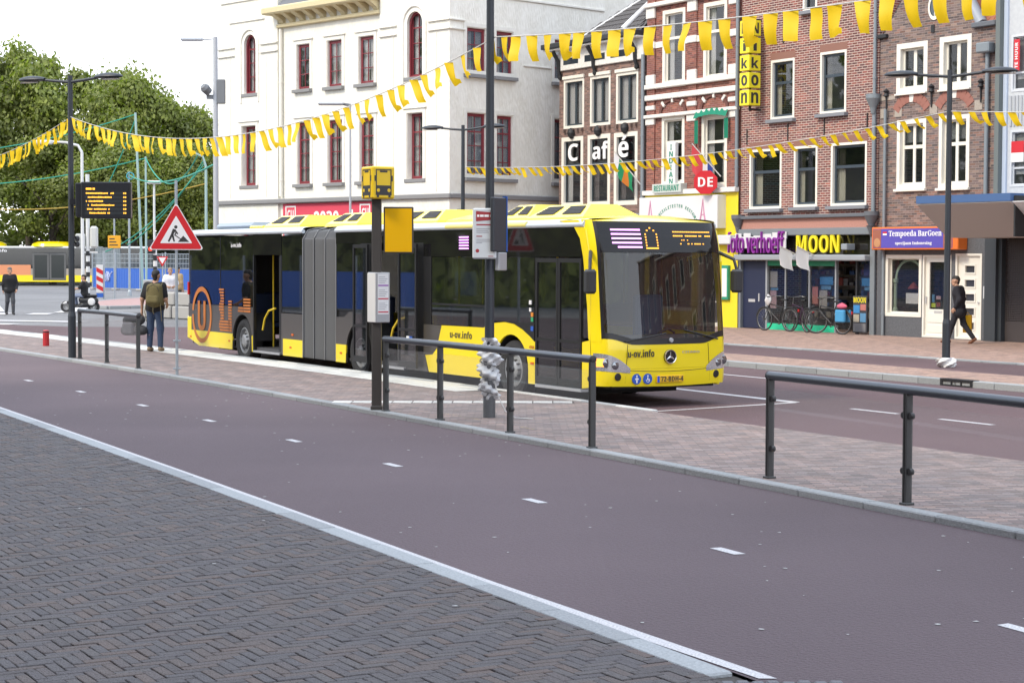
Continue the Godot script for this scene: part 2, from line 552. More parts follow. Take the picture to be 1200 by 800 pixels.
	for i in 12:
		var m := M.new()
		m.cbox(0, 0.10, -0.30, 0.295, 0.168, 0, 0.01)
		var o := part(gsn, "paving_slab", m, [white_tile, white_tile2][i % 2 if i % 3 else 0])
		o.position = W(-2.73 + i * 0.305, 28.06 + i * 0.0085); o.rotation.y = -0.027
	# road paint beside the bus
	var bay := M.new()
	flat(bay, [[2.45, 34.35], [2.60, 34.38], [4.74, 30.50], [4.60, 30.36], [4.5, 30.5]], 0.004)
	flat(bay, [[2.22, 28.53], [2.24, 28.65], [4.62, 30.46], [4.66, 30.34]], 0.0045)
	struct("bay_marking", bay, paint)
	for q in [[5.34, 29.19, 5.88, 28.25], [6.31, 27.37, 6.85, 26.42], [7.3, 25.6, 7.85, 24.65]]:
		var m := M.new()
		flat(m, [[q[0] - 0.05, q[1] - 0.03], [q[0] + 0.05, q[1] + 0.03], [q[2] + 0.05, q[3] + 0.03], [q[2] - 0.05, q[3] - 0.03]], 0.004)
		struct("lane_dash", m, paint)
	var cl := M.new()
	ribbon(cl, func(z: float): return f1(z) - 2.05, func(z: float): return f1(z) - 1.93, 29.0, 56.0, 0.004, 6)
	struct("centre_line", cl, paint)
	# across the road: kerb, brick verge, red lane, kerb, pavement in front of the shops
	var fk := M.new()
	ribbon(fk, f1, offs(f1, 0.22), -20.0, 62.0, 0.06, 30)
	var fkn := struct("far_kerb", fk, bed)
	stones(fkn, "kerb_stone", f1, 0.2, 24.0, 58.0, 1.0, -0.01, 0.125, [kerb_a, kerb_b], 0.008)
	var vg := M.new()
	ribbon(vg, offs(f1, 0.22), f2, -20.0, 66.0, 0.118, 20)
	struct("verge_paving", vg, walk_brick)
	var rl := M.new()
	ribbon(rl, f2, f3, -20.0, 72.0, 0.114, 20)
	struct("red_lane", rl, red2)
	var fk2 := M.new()
	ribbon(fk2, f3, offs(f3, 0.18), -20.0, 78.0, 0.10, 30)
	var fkn2 := struct("shop_kerb", fk2, bed)
	stones(fkn2, "kerb_stone", f3, 0.16, 30.0, 66.0, 1.0, 0.0, 0.152, [kerb_a, kerb_b], 0.008)
	var sp := M.new()
	ribbon(sp, offs(f3, 0.17), offs(f3, 11.0), -20.0, 80.0, 0.147, 20)
	struct("shop_pavement", sp, walk_brick)
	# gully grates in the far kerb
	for q in [[0.5, 43.9], [0.5, 35.8]]:
		pass
	# crossing and traffic island in the background
	var zb := M.new()
	flat(zb, [[-26, 69.6], [-15.6, 66.0], [-15.2, 66.9], [-26, 70.7]], 0.006)
	flat(zb, [[-26, 66.6], [-17.2, 63.6], [-16.9, 64.3], [-26, 67.5]], 0.006)
	for i in 4:
		var x0 := -24.6 + i * 1.7
		flat(zb, [[x0, 74.4], [x0 + 0.9, 74.4], [x0 + 0.75, 76.4], [x0 - 0.15, 76.4]], 0.006)
	flat(zb, [[-28, 98], [-27.2, 98], [-21.4, 78.5], [-22.6, 78.5]], 0.006)
	flat(zb, [[-19.0, 77.0], [-18.2, 77.0], [-19.6, 88], [-20.2, 88]], 0.006)
	struct("crossing_marking", zb, paint)
	var rz := M.new()
	flat(rz, [[-40, 77.5], [-14, 61.5], [-11.5, 57.5], [-15, 57.8], [-40, 67]], 0.002)
	struct("crossing_red", rz, red2)
	var pink := mottle("pink_paving", L(0.32, 0.20, 0.19), L(0.42, 0.28, 0.26), 1.2, 0.9, 0.03, 2.0, true, 31)
	var pi := M.new()
	var ring := PackedVector2Array()
	for k in 20:
		ring.append(Vector2(-18.0 + 2.6 * cos(TAU * k / 20), 93.5 + 10.5 * sin(TAU * k / 20)))
	pi.xf = Transform3D(Basis(Vector3.RIGHT, -PI / 2), Vector3.ZERO)
	pi.ext(ring, -0.02, 0.12)
	var pin := struct("traffic_island", pi, pink)
	for k in 20:
		var a := ring[k]; var b := ring[(k + 1) % 20]
		var m := M.new()
		m.cbox(0, -0.02, -0.1, (b - a).length(), 0.135, 0.12, 0.02)
		var o := part(pin, "kerb_stone", m, kerb_b)
		o.position = W(a.x, a.y); o.rotation.y = atan2(b.y - a.y, b.x - a.x)

func near_pavement():
	var bed: StandardMaterial3D = mats["joint_sand"]
	var far_near := brick_mat("near_paving_far", [Color(0.34, 0.31, 0.32), Color(0.37, 0.34, 0.34), Color(0.31, 0.30, 0.32), Color(0.40, 0.35, 0.33)], Color(0.2, 0.19, 0.19), 23, 0.21, 0.07)
	far_near.uv1_world_triplanar = true; far_near.uv1_scale = Vector3.ONE / 1.68
	var m := M.new()
	ribbon(m, func(_z): return -34.0, offs(k1, -0.245), -20.0, 29.0, 0.092, 24)
	var root := struct("near_pavement", m, bed)
	# herringbone bricks
	var w := 0.0705
	var tones := [Vector3(0.106, 0.088, 0.086), Vector3(0.092, 0.082, 0.086), Vector3(0.114, 0.090, 0.082), Vector3(0.098, 0.088, 0.090), Vector3(0.084, 0.073, 0.074), Vector3(0.108, 0.096, 0.094), Vector3(0.126, 0.094, 0.082), Vector3(0.094, 0.086, 0.090)]
	var grain := noise_tex(51, 0.05, L(0.68, 0.68, 0.69), L(1, 1, 1), 256, 4)
	var bump := bump_tex(52, 0.08, 5.0, 256, 4)
	var bm := []
	for t in tones:
		var q := StandardMaterial3D.new()
		q.albedo_color = Color(t.x, t.y, t.z).linear_to_srgb()
		q.albedo_texture = grain; q.normal_enabled = true; q.normal_texture = bump
		q.uv1_triplanar = true; q.uv1_world_triplanar = true; q.uv1_scale = Vector3.ONE * 2.3
		q.roughness = 0.72
		bm.append(q)
	var all := StandardMaterial3D.new()
	all.vertex_color_use_as_albedo = true
	all.albedo_texture = grain; all.normal_enabled = true; all.normal_texture = bump
	all.uv1_triplanar = true; all.uv1_world_triplanar = true; all.uv1_scale = Vector3.ONE * 2.3
	all.roughness = 0.72
	var bmesh := M.new()
	bmesh.cbox(-0.1028, -0.03, -0.0328, 0.1028, 0.0, 0.0328, 0.004)
	var shapes := []
	for q in bm: shapes.append(bmesh.mesh(q))
	var ang := deg_to_rad(29.0)
	var ca := cos(ang); var sa := sin(ang)
	var list := []
	var cut := []
	for i in range(-150, 230):
		for j in range(40, 460):
			var d := posmod(i - j, 6)
			if d != 0 and d != 5: continue
			var cx: float; var cy: float; var turn := ang
			if d == 0: cx = (i + 1.5) * w; cy = (j + 0.5) * w
			else:
				cx = (i + 0.5) * w; cy = (j + 1.5) * w; turn = ang + PI / 2
			var x := cx * ca - cy * sa; var z := cx * sa + cy * ca
			if z < 7.6 or z > 28.8: continue
			if x < -0.28 * z - 0.9 or x > k1(z) - 0.14: continue
			if x > k1(z) - 0.39: cut.append([z, x, turn])
			else: list.append([z, x, turn])
	list.sort_custom(func(a, b): return a[0] < b[0])
	var many := []
	var single := 0
	for q in list:
		var tilt := Vector3(rng.randf_range(-0.012, 0.012), q[2] + rng.randf_range(-0.02, 0.02), rng.randf_range(-0.01, 0.01))
		var ps := W(q[1] + rng.randf_range(-0.002, 0.002), q[0], 0.118 + rng.randf_range(-0.003, 0.003))
		var ti := rng.randi() % tones.size()
		if single < 300 and q[0] > 9.75 and absf(q[1] / q[0]) < 0.278:
			single += 1
			var o := MeshInstance3D.new()
			o.name = "brick"; o.mesh = shapes[ti]
			o.rotation = tilt; o.position = ps
			root.add_child(o, true)
		else: many.append([Transform3D(Basis.from_euler(tilt), ps), tones[ti] * rng.randf_range(0.88, 1.12)])
	# bricks cut to fit along the kerb
	var cm := M.new()
	cm.use_col = true
	cm.xf = Transform3D(Basis(Vector3.RIGHT, -PI / 2), Vector3.ZERO)
	for q in cut:
		var c := Vector2(q[1], q[0]); var u := Vector2(cos(q[2]), sin(q[2])); var w2 := Vector2(-u.y, u.x)
		var poly := PackedVector2Array([c - u * 0.1028 - w2 * 0.0328, c + u * 0.1028 - w2 * 0.0328, c + u * 0.1028 + w2 * 0.0328, c - u * 0.1028 + w2 * 0.0328])
		var z: float = q[0]
		var e := 0.256
		var clip := PackedVector2Array([Vector2(k1(z - 0.4) - e, z - 0.4), Vector2(k1(z) - e, z), Vector2(k1(z + 0.4) - e, z + 0.4), Vector2(k1(z) - 3.0, z + 0.4), Vector2(k1(z) - 3.0, z - 0.4)])
		for got in Geometry2D.intersect_polygons(poly, clip):
			var t: Vector3 = tones[rng.randi() % tones.size()]
			cm.cur = Color(t.x, t.y, t.z)
			cm.ext(got, 0.088, 0.116 + rng.randf_range(-0.003, 0.003))
	part(root, "cut_bricks", cm, all).set_meta("kind", "stuff")
	var mm := MultiMesh.new()
	mm.transform_format = MultiMesh.TRANSFORM_3D; mm.use_colors = true
	mm.mesh = bmesh.mesh(all)
	mm.instance_count = many.size()
	for i in many.size():
		mm.set_instance_transform(i, many[i][0])
		var t: Vector3 = many[i][1]
		mm.set_instance_color(i, Color(t.x, t.y, t.z))
	var mi := MultiMeshInstance3D.new()
	mi.name = "paving_bricks"; mi.multimesh = mm
	mi.set_meta("kind", "stuff")
	root.add_child(mi, true)
	# the rest of the pavement, outside the picture
	var rest := M.new()
	ribbon(rest, func(_z): return -33.9, func(z: float): return minf(-0.28 * z - 0.95, k1(z) - 0.25), 7.6, 28.9, 0.115, 12)
	ribbon(rest, func(_z): return -33.9, offs(k1, -0.3), -19.0, 7.55, 0.115, 12)
	struct("outer_pavement", rest, far_near)
	# a few cobbles in the gutter by the kerb end
	var cob := mottle("cobble", L(0.10, 0.10, 0.11), L(0.2, 0.2, 0.21), 0.3, 0.8, 0.05, 2.0, true, 61)
	var gb := M.new()
	flat(gb, [[0.8, 9.86], [1.72, 9.86], [1.95, 9.25], [0.9, 9.25]], 0.1055)
	var gn := struct("gutter", gb, bed)
	for i in 11:
		for j in 5:
			var c := M.new()
			c.cbox(-0.036, -0.03, -0.036, 0.036, 0.0, 0.036, 0.01)
			var o := part(gn, "cobble", c, cob)
			o.position = W(0.9 + i * 0.083 + rng.randf_range(-0.005, 0.005) + j * 0.012, 9.81 - j * 0.085, 0.118 + rng.randf_range(-0.004, 0.004))
			o.rotation.y = rng.randf_range(-0.1, 0.1)


func litter():
	# pale specks trodden on the cycle path and pavement
	var m := M.new()
	var r := RandomNumberGenerator.new(); r.seed = 33
	for k in 150:
		var z := r.randf_range(10.0, 32.0)
		var x := r.randf_range(k1(z) - (2.5 if r.randf() < 0.35 else -0.1), k2(z) - 0.1)
		var y := 0.1052 if x > k1(z) else 0.1225
		var s := r.randf_range(0.006, 0.022); var a := r.randf() * TAU
		var p := []
		for j in 5: p.append([x + cos(a + j * 1.25) * s * r.randf_range(0.6, 1.5), z + sin(a + j * 1.25) * s * r.randf_range(0.6, 1.5)])
		var c := W(x, z, y + 0.002)
		for j in 5: m.tri(c, W(p[j][0], p[j][1], y), W(p[(j + 1) % 5][0], p[(j + 1) % 5][1], y))
	var o := part(self, "litter", m, mat("litter_pale", 0.42, 0.42, 0.40, 0.8))
	o.set_meta("kind", "stuff"); tag(o, "small pale specks of litter on the cycle path and near paving", "litter")

# ---- the articulated bus: local x runs from the front to the rear, y up, z from the kerb side across --------
func bus_nose(l: float, h: float) -> float:      # how far behind the foremost line the nose lies
	var w := absf(l - 1.275) / 1.275
	var s := 0.10 * w * w + 0.22 * pow(w, 14.0)
	if h > 0.95: s += 0.10 * (h - 0.95)
	if h > 2.35: s += 0.30 * (h - 2.35) * (h - 2.35)
	if h < 0.6: s += 0.35 * (0.6 - h) * (0.6 - h)
	return s

func nose_patch(m: M, l0: float, l1: float, hb: Callable, ht: Callable, nu: int, nv: int, out := 0.0) -> M:
	m.grid(nu, nv, func(u: float, v: float):
		var l := lerpf(l1, l0, u)
		var h: float = lerpf(hb.call(l), ht.call(l), v)
		return Vector3(bus_nose(l, h) - out, h, l))
	return m

func panel(m: M, pts: Array, z0: float, z1: float) -> M:
	var p := PackedVector2Array()
	for q in pts: p.append(Vector2(q[0], q[1]))
	return m.ext(p, z0, z1)

func arc(cx: float, cy: float, r: float, a0: float, a1: float, k: int) -> Array:
	var o := []
	for i in k + 1:
		var a := deg_to_rad(lerpf(a0, a1, float(i) / k))
		o.append([cx + r * cos(a), cy + r * sin(a)])
	return o

func bus_wheel(bus: Node3D, s: float, zc: float, side: float, r: float, called := "wheel"):
	var o := Vector3(s, r, zc)
	var ax := Vector3(0, 0, side)
	var tyre := M.new().lathe(o, ax, [[r * 0.60, -0.13], [r * 0.95, -0.14], [r, -0.09], [r, 0.09], [r * 0.95, 0.13], [r * 0.80, 0.145], [r * 0.62, 0.12], [r * 0.60, 0.05]], 36)
	var w := part(bus, called, tyre, mat("tyre_rubber", 0.022, 0.022, 0.023, 0.85))
	var rim := M.new().lathe(o, ax, [[r * 0.61, 0.11], [r * 0.56, 0.115], [r * 0.52, 0.05], [r * 0.36, 0.06], [r * 0.30, 0.12], [r * 0.2, 0.14], [0.0, 0.145]], 28)
	part(w, "rim", rim, mat("rim_steel", 0.34, 0.35, 0.36, 0.45, 0.5))
	var nuts := M.new()
	for k in 10:
		var a := TAU * k / 10
		var c := o + Vector3(cos(a), sin(a), 0) * r * 0.33
		nuts.cyl(c + ax * 0.08, c + ax * 0.135, 0.017, 6)
	part(w, "wheel_nuts", nuts, mat("nut_steel", 0.2, 0.2, 0.2, 0.4, 0.7))

func roof_pod(bus: Node3D, s0: float, s1: float, h0: float, h1: float, z0: float, z1: float, grilles: int, mt: Material):
	var m := M.new()
	var sl := 0.34; var e := 0.30
	var b := [Vector3(s0, h0, z0), Vector3(s1, h0, z0), Vector3(s1, h0, z1), Vector3(s0, h0, z1)]
	var mid := [Vector3(s0 + 0.04, h0 + 0.06, z0 + 0.02), Vector3(s1 - 0.04, h0 + 0.06, z0 + 0.02), Vector3(s1 - 0.04, h0 + 0.06, z1 - 0.02), Vector3(s0 + 0.04, h0 + 0.06, z1 - 0.02)]
	var t := [Vector3(s0 + e, h1, z0 + sl), Vector3(s1 - e, h1, z0 + sl), Vector3(s1 - e, h1, z1 - sl), Vector3(s0 + e, h1, z1 - sl)]
	for k in 4:
		var l := (k + 1) % 4
		m.quad(b[l], b[k], mid[k], mid[l]); m.quad(mid[l], mid[k], t[k], t[l])
	m.quad(t[3], t[2], t[1], t[0])
	var p := part(bus, "roof_unit", m, mt)
	var dn := Vector3(0, sl, -(h1 - h0 - 0.06)).normalized() * 0.008      # outward of the sloping kerb face
	for k in grilles:
		var u0 := (k + 0.16) / grilles; var u1 := (k + 0.84) / grilles
		var f := func(u: float, v: float) -> Vector3:
			return lerp(lerp(mid[0], mid[1], u), lerp(t[0], t[1], u), v) + dn
		var g := M.new()
		g.quad(f.call(u1, 0.22), f.call(u0, 0.22), f.call(u0, 0.86), f.call(u1, 0.86))
		part(p, "grille", g, mat("grille_black", 0.02, 0.02, 0.02, 0.7))
		var bars := M.new()
		for q in 5:
			var vv := 0.30 + q * 0.12
			bars.tube([f.call(u0, vv), f.call(u1, vv)], 0.008, 0.008, 4, false)
		part(p, "grille_bars", bars, mat("grille_grey", 0.05, 0.05, 0.05, 0.6))

func door_leaf(bus: Node3D, s0: float, s1: float, h0: float, h1: float, z: float):
	var fr := M.new()
	var t := 0.055
	fr.box(s0, h0, z - 0.02, s0 + t, h1, z + 0.02); fr.box(s1 - t, h0, z - 0.02, s1, h1, z + 0.02)
	fr.box(s0 + t, h0, z - 0.019, s1 - t, h0 + 0.12, z + 0.019); fr.box(s0 + t, h1 - 0.07, z - 0.019, s1 - t, h1, z + 0.019)
	fr.box(s0 + t, 1.0, z - 0.018, s1 - t, 1.05, z + 0.018)
	var d := part(bus, "door", fr, mat("bus_black", 0.012, 0.012, 0.013, 0.35))
	var g := M.new().box(s0 + t, h0 + 0.12, z - 0.004, s1 - t, 1.0, z + 0.004)
	part(d, "pane", g, mats["bus_glass"])
	var g2 := M.new().box(s0 + t, 1.05, z - 0.004, s1 - t, h1 - 0.07, z + 0.004)
	part(d, "pane", g2, mats["bus_glass"])
	var hd := M.new().tube([Vector3(s0 + 0.1, 0.75, z + 0.05), Vector3(s0 + 0.1, 1.35, z + 0.05)], 0.015)
	part(d, "handle", hd, mat("handle_yellow", 0.7, 0.5, 0.02, 0.4))
	return d

func build_bus() -> Node3D:
	var bus := thing("articulated_bus", "yellow and grey articulated city bus at the stop with open rear doors and roof units", "bus", W(1.3973, 28.8045), PI / 2 + 0.529)
	var yel := mat("bus_yellow", 0.82, 0.64, 0.003, 0.30)
	yel.clearcoat_enabled = true; yel.clearcoat = 0.6; yel.clearcoat_roughness = 0.08
	var gry := mat("bus_grey", 0.065, 0.060, 0.055, 0.35)
	gry.clearcoat_enabled = true; gry.clearcoat = 0.4; gry.clearcoat_roughness = 0.1
	var blk := mat("bus_black", 0.012, 0.012, 0.013, 0.35)
	var gls := glass("bus_glass", 0.01, 0.012, 0.012, 0.48)
	var dark := glass("bus_glass_dark", 0.008, 0.009, 0.010, 0.78, 0.02, 0.25)
	var shield := glass("windscreen_glass", 0.012, 0.014, 0.015, 0.34)
	var rub := mat("bus_rubber", 0.02, 0.02, 0.02, 0.8)
	var silver := mat("bus_silver", 0.5, 0.55, 0.6, 0.35, 0.2)
	var pale := mat("roof_edge_yellow", 0.80, 0.72, 0.22, 0.35)
	var ora := mat("print_orange", 0.46, 0.15, 0.03, 0.45)
	var T := 0.04
	# lower kerb-side panels -------------------------------------------------
	var a1 := arc(2.805, 0.50, 0.57, 0, 180, 16)      # front arch from its front to its rear
	# front: the yellow panel between arch and second door, with its rising top edge over the wheel
	var pts := [[2.02, 0.28], [2.02, 0.96], [2.2, 1.06], [2.43, 1.16], [2.72, 1.245], [3.03, 1.27], [3.4, 1.24], [3.75, 1.15], [5.27, 1.14], [5.45, 0.72], [5.62, 0.60], [5.90, 0.58], [5.76, 0.28], [3.375, 0.28]]
	var up := []
	for q in a1: up.append(q)
	pts += up + [[2.235, 0.28]]
	part(bus, "side_panel", panel(M.new(), pts, 0.0, T), yel)
	part(bus, "side_panel", panel(M.new(), [[5.28, 1.14], [5.455, 0.725], [5.62, 0.61], [5.98, 0.59], [5.98, 1.14]], 0.004, T), gry)
	part(bus, "side_panel", panel(M.new(), [[5.80, 0.28], [5.93, 0.575], [6.68, 0.575], [6.68, 0.28]], 0.004, T), gry)
	# front corner
	part(bus, "corner_panel", panel(M.new(), [[0.34, 0.33], [0.58, 0.30], [0.58, 1.03], [0.34, 1.07]], 0.0, T), yel)
	# mid section with the second axle
	var a2 := arc(8.705, 0.50, 0.57, 180, 0, 16)      # rear .. front reversed below
	var midp := [[8.02, 0.28], [8.02, 1.15], [8.75, 1.27], [9.14, 1.28], [9.36, 1.17], [9.76, 1.16], [9.76, 0.28], [9.275, 0.28]]
	var a2u := arc(8.705, 0.50, 0.57, 0, 180, 16)
	midp += a2u + [[8.135, 0.28]]
	part(bus, "side_panel", panel(M.new(), midp, 0.0, T), gry)
	part(bus, "skirt", panel(M.new(), [[9.29, 0.265], [9.74, 0.265], [9.74, 0.62], [9.262, 0.62]], -0.006, 0.02), yel)
	# rear section
	part(bus, "side_panel", panel(M.new(), [[11.38, 0.28], [12.50, 0.28], [12.50, 1.16], [11.38, 1.16]], 0.0, T), gry)
	part(bus, "skirt", panel(M.new(), [[11.39, 0.265], [12.40, 0.265], [12.40, 0.62], [11.39, 0.62]], -0.006, 0.02), yel)
	var rp := [[14.07, 0.28], [14.07, 1.24], [18.06, 1.24], [18.06, 0.55], [17.6, 0.28], [15.265, 0.28]]
	rp += arc(14.695, 0.50, 0.57, 0, 180, 16) + [[14.125, 0.28]]
	part(bus, "side_panel", panel(M.new(), rp, 0.0, T), gry)
	part(bus, "skirt", panel(M.new(), [[15.28, 0.265], [17.35, 0.265], [18.08, 0.44], [18.08, 0.62], [15.255, 0.62]], -0.006, 0.02), yel)
	part(bus, "skirt", panel(M.new(), [[14.08, 0.265], [14.12, 0.265], [14.13, 0.62], [14.08, 0.62]], -0.006, 0.02), yel)
	for q in [[11.9, 0.72], [9.5, 0.45], [15.45, 0.45], [17.9, 0.46], [12.0, 0.45], [3.6, 0.42], [2.1, 0.62]]:
		part(bus, "side_reflector", M.new().box(q[0] - 0.05, q[1] - 0.02, -0.012, q[0] + 0.05, q[1] + 0.02, 0.0), mat("reflector_orange", 0.6, 0.12, 0.01, 0.3))
	# window band ------------------------------------------------------------
	for q in [[2.06, 3.55, 1.28, 2.36], [3.58, 5.66, 1.15, 2.36], [8.66, 9.74, 1.30, 2.80], [11.42, 12.48, 1.18, 2.80], [14.10, 16.0, 1.25, 2.80], [16.03, 18.0, 1.25, 2.80]]:
		part(bus, "side_window", M.new().box(q[0], q[2], 0.010, q[1], q[3], 0.018), gls if q[1] < 6 else dark)
	part(bus, "window_panel", M.new().box(8.64, 1.12, 0.042, 9.76, 1.31, 0.05), blk)
	part(bus, "window_panel", panel(M.new(), [[2.06, 0.975], [2.44, 1.17], [2.73, 1.255], [3.03, 1.278], [2.06, 1.278]], 0.006, 0.03), blk)
	part(bus, "window_panel", M.new().box(3.555, 1.16, 0.004, 3.575, 2.37, 0.05), blk)
	part(bus, "window_panel", M.new().box(16.003, 1.25, 0.004, 16.027, 2.80, 0.05), blk)
	part(bus, "window_rail", M.new().box(3.58, 1.50, 0.004, 5.66, 1.535, 0.03), blk)
	part(bus, "header_panel", M.new().box(0.62, 2.37, 0.004, 5.98, 2.84, 0.02), glass("header_glass", 0.010, 0.010, 0.011, 0.95, 0.04, 0.0))
	part(bus, "header_panel", M.new().box(5.98, 2.62, 0.004, 9.76, 2.84, 0.02), mats["header_glass"])
	part(bus, "header_panel", M.new().box(12.50, 2.39, 0.004, 14.08, 2.84, 0.02), mats["header_glass"])
	part(bus, "door_post", M.new().box(5.68, 1.14, 0.002, 5.98, 2.37, 0.05), blk)
	part(bus, "door_post", M.new().box(5.98, 0.58, 0.002, 6.72, 2.62, 0.05), blk)
	part(bus, "door_post", M.new().box(8.0, 1.15, 0.002, 8.62, 2.62, 0.05), blk)
	part(bus, "door_post", M.new().box(14.02, 0.28, 0.002, 14.07, 2.39, 0.06), blk)
	part(bus, "door_post", M.new().box(12.49, 0.28, 0.0025, 12.56, 2.39, 0.06), blk)
	# doors
	door_leaf(bus, 0.60, 1.295, 0.30, 2.35, 0.01)
	door_leaf(bus, 1.305, 2.00, 0.30, 2.35, 0.01)
	door_leaf(bus, 5.98, 6.72, 0.33, 2.60, -0.13)
	door_leaf(bus, 8.02, 8.66, 0.33, 2.60, -0.13)
	door_leaf(bus, 12.56, 12.80, 0.33, 2.37, 0.10)
	part(bus, "sill", M.new().box(12.56, 0.26, -0.02, 14.02, 0.30, 0.25), mat("sill_alu", 0.45, 0.46, 0.48, 0.4, 0.4))
	part(bus, "sill", M.new().box(6.72, 0.26, -0.02, 8.0, 0.30, 0.25), mats["sill_alu"])
	part(bus, "sill", M.new().box(0.60, 0.24, -0.012, 2.0, 0.29, 0.25), mats["sill_alu"])
	part(bus, "side_window", M.new().box(0.40, 1.10, 0.012, 0.585, 2.3, 0.02), gls)
	part(bus, "corner_post", panel(M.new(), [[0.585, 1.03], [0.60, 1.03], [0.60, 2.4], [0.585, 2.4]], 0.004, 0.06), blk)
	# roof -------------------------------------------------------------------
	for seg in [[0.55, 9.78], [11.38, 18.1]]:
		var rf := M.new()
		var s0: float = seg[0]; var s1: float = seg[1]
		rf.grid(1, 14, func(u: float, v: float):
			var a := PI * v
			return Vector3(lerpf(s1, s0, u), 2.86 + 0.13 * pow(sin(a), 0.35), 1.275 - 1.275 * signf(cos(a)) * pow(absf(cos(a)), 0.35)))
		part(bus, "roof", rf, silver)
		part(bus, "roof_edge", M.new().tube([Vector3(s0, 2.88, 0.02), Vector3(s1, 2.88, 0.02)], 0.045), silver)
		part(bus, "roof_edge", M.new().tube([Vector3(s0, 2.88, 2.53), Vector3(s1, 2.88, 2.53)], 0.045), silver)
	part(bus, "roof_edge", M.new().tube([Vector3(2.3, 2.90, 0.015), Vector3(5.1, 2.90, 0.015)], 0.052), pale)
	# far side, floor, ceiling and rear so that the body is closed
	var offw := M.new()
	offw.box(0.4, 0.30, 2.50, 9.76, 1.15, 2.55); offw.box(11.38, 0.30, 2.50, 18.06, 1.15, 2.55)
	part(bus, "off_side_panel", offw, yel)
	for seg in [[0.5, 2.3], [2.36, 4.1], [4.16, 5.9], [5.96, 7.8], [7.86, 9.74], [11.4, 13.3], [13.36, 15.2], [15.26, 18.0]]:
		part(bus, "off_side_window", M.new().box(seg[0], 1.15, 2.52, seg[1], 2.5, 2.53), dark)
		part(bus, "off_side_post", M.new().box(seg[1], 1.15, 2.50, seg[1] + 0.06, 2.5, 2.55), blk)
	part(bus, "off_side_header", M.new().box(0.6, 2.5, 2.505, 18.05, 2.84, 2.54), blk)
	part(bus, "floor", M.new().box(0.75, 0.30, 0.08, 18.0, 0.36, 2.48), mat("bus_floor", 0.05, 0.05, 0.055, 0.7))
	part(bus, "ceiling", M.new().box(0.75, 2.70, 0.06, 18.0, 2.74, 2.48), mat("bus_ceiling", 0.6, 0.6, 0.58, 0.6))
	part(bus, "rear_panel", M.new().box(18.04, 0.45, 0.03, 18.10, 2.86, 2.52), gry)
	part(bus, "tail_light", M.new().box(18.02, 1.45, -0.012, 18.1, 1.75, 0.03), mat("tail_red", 0.5, 0.02, 0.015, 0.25))
	part(bus, "bumper", M.new().cbox(17.85, 0.40, -0.008, 18.14, 0.95, 0.16, 0.03), yel)
	part(bus, "underbody", M.new().box(0.9, 0.18, 0.5, 17.4, 0.29, 2.05), mat("underbody", 0.015, 0.015, 0.015, 0.9))
	# bellows: pleated sleeve round the whole section
	var be := M.new()
	var pleats := 22
	for k in pleats * 2:
		var sA := lerpf(9.78, 11.38, k / (pleats * 2.0)); var sB := lerpf(9.78, 11.38, (k + 1) / (pleats * 2.0))
		var dA := 0.0 if k % 2 == 0 else 0.075; var dB := 0.075 if k % 2 == 0 else 0.0
		var sec := func(d: float) -> Array: return [Vector2(0.02 + d, 0.27), Vector2(0.02 + d, 2.72), Vector2(0.10 + d, 2.88 - d), Vector2(0.3, 2.93 - d), Vector2(2.25, 2.93 - d), Vector2(2.45 - d, 2.88 - d), Vector2(2.53 - d, 2.72), Vector2(2.53 - d, 0.27)]
		var A: Array = sec.call(dA); var B: Array = sec.call(dB)
		for i in A.size() - 1:
			be.quad(Vector3(sB, B[i].y, B[i].x), Vector3(sA, A[i].y, A[i].x), Vector3(sA, A[i + 1].y, A[i + 1].x), Vector3(sB, B[i + 1].y, B[i + 1].x))
	var bel := part(bus, "bellows", be, mat("bellows_fabric", 0.17, 0.175, 0.178, 0.5))
	for s in [9.77, 10.3, 10.85, 11.385]:
		var fr := M.new()
		fr.tube([Vector3(s, 0.27, 0.012), Vector3(s, 2.72, 0.012), Vector3(s, 2.90, 0.12), Vector3(s, 2.955, 0.35), Vector3(s, 2.955, 2.2)], 0.018, 0.018, 6)
		part(bel, "bellows_frame", fr, mat("bellows_frame_grey", 0.16, 0.165, 0.17, 0.5))
	# wheels
	for s in [2.805, 8.705, 14.695]:
		bus_wheel(bus, s, 0.17, -1.0, 0.485)
		bus_wheel(bus, s, 2.38, 1.0, 0.485)
		var well := M.new()
		var prev := Vector2(0.60, 0.0)
		for k in 13:
			var a0 := PI * k / 12.0
			var p := Vector2(0.60 * cos(a0), 0.60 * sin(a0))
			if k: well.quad(Vector3(s + prev.x, 0.5 + prev.y, 0.03), Vector3(s + p.x, 0.5 + p.y, 0.03), Vector3(s + p.x, 0.5 + p.y, 0.55), Vector3(s + prev.x, 0.5 + prev.y, 0.55))
			prev = p
		panel(well, arc(s, 0.5, 0.6, 0, 180, 12) + [[s - 0.6, 0.3], [s + 0.6, 0.3]], 0.52, 0.55)
		part(bus, "wheel_well", well, rub)
	# roof units
	roof_pod(bus, 12.2, 14.2, 2.97, 3.25, 0.30, 2.2, 2, yel)
	roof_pod(bus, 9.4, 10.95, 2.97, 3.25, 0.30, 2.2, 2, yel)
	roof_pod(bus, 6.0, 7.9, 2.97, 3.24, 0.30, 2.2, 2, yel)
	roof_pod(bus, 4.2, 5.7, 2.97, 3.12, 0.3, 2.25, 0, yel)
	roof_pod(bus, 2.85, 4.0, 2.97, 3.26, 0.35, 2.1, 2, yel)
	roof_pod(bus, 0.75, 2.6, 2.95, 3.22, 0.12, 1.30, 2, yel)
	part(bus, "roof_hump", M.new().cbox(15.3, 2.97, 0.5, 17.6, 3.14, 2.1, 0.08), mat("hump_grey", 0.22, 0.27, 0.33, 0.3))
	part(bus, "roof_hump", M.new().cbox(14.45, 2.97, 0.4, 15.25, 3.05, 2.1, 0.03), yel)
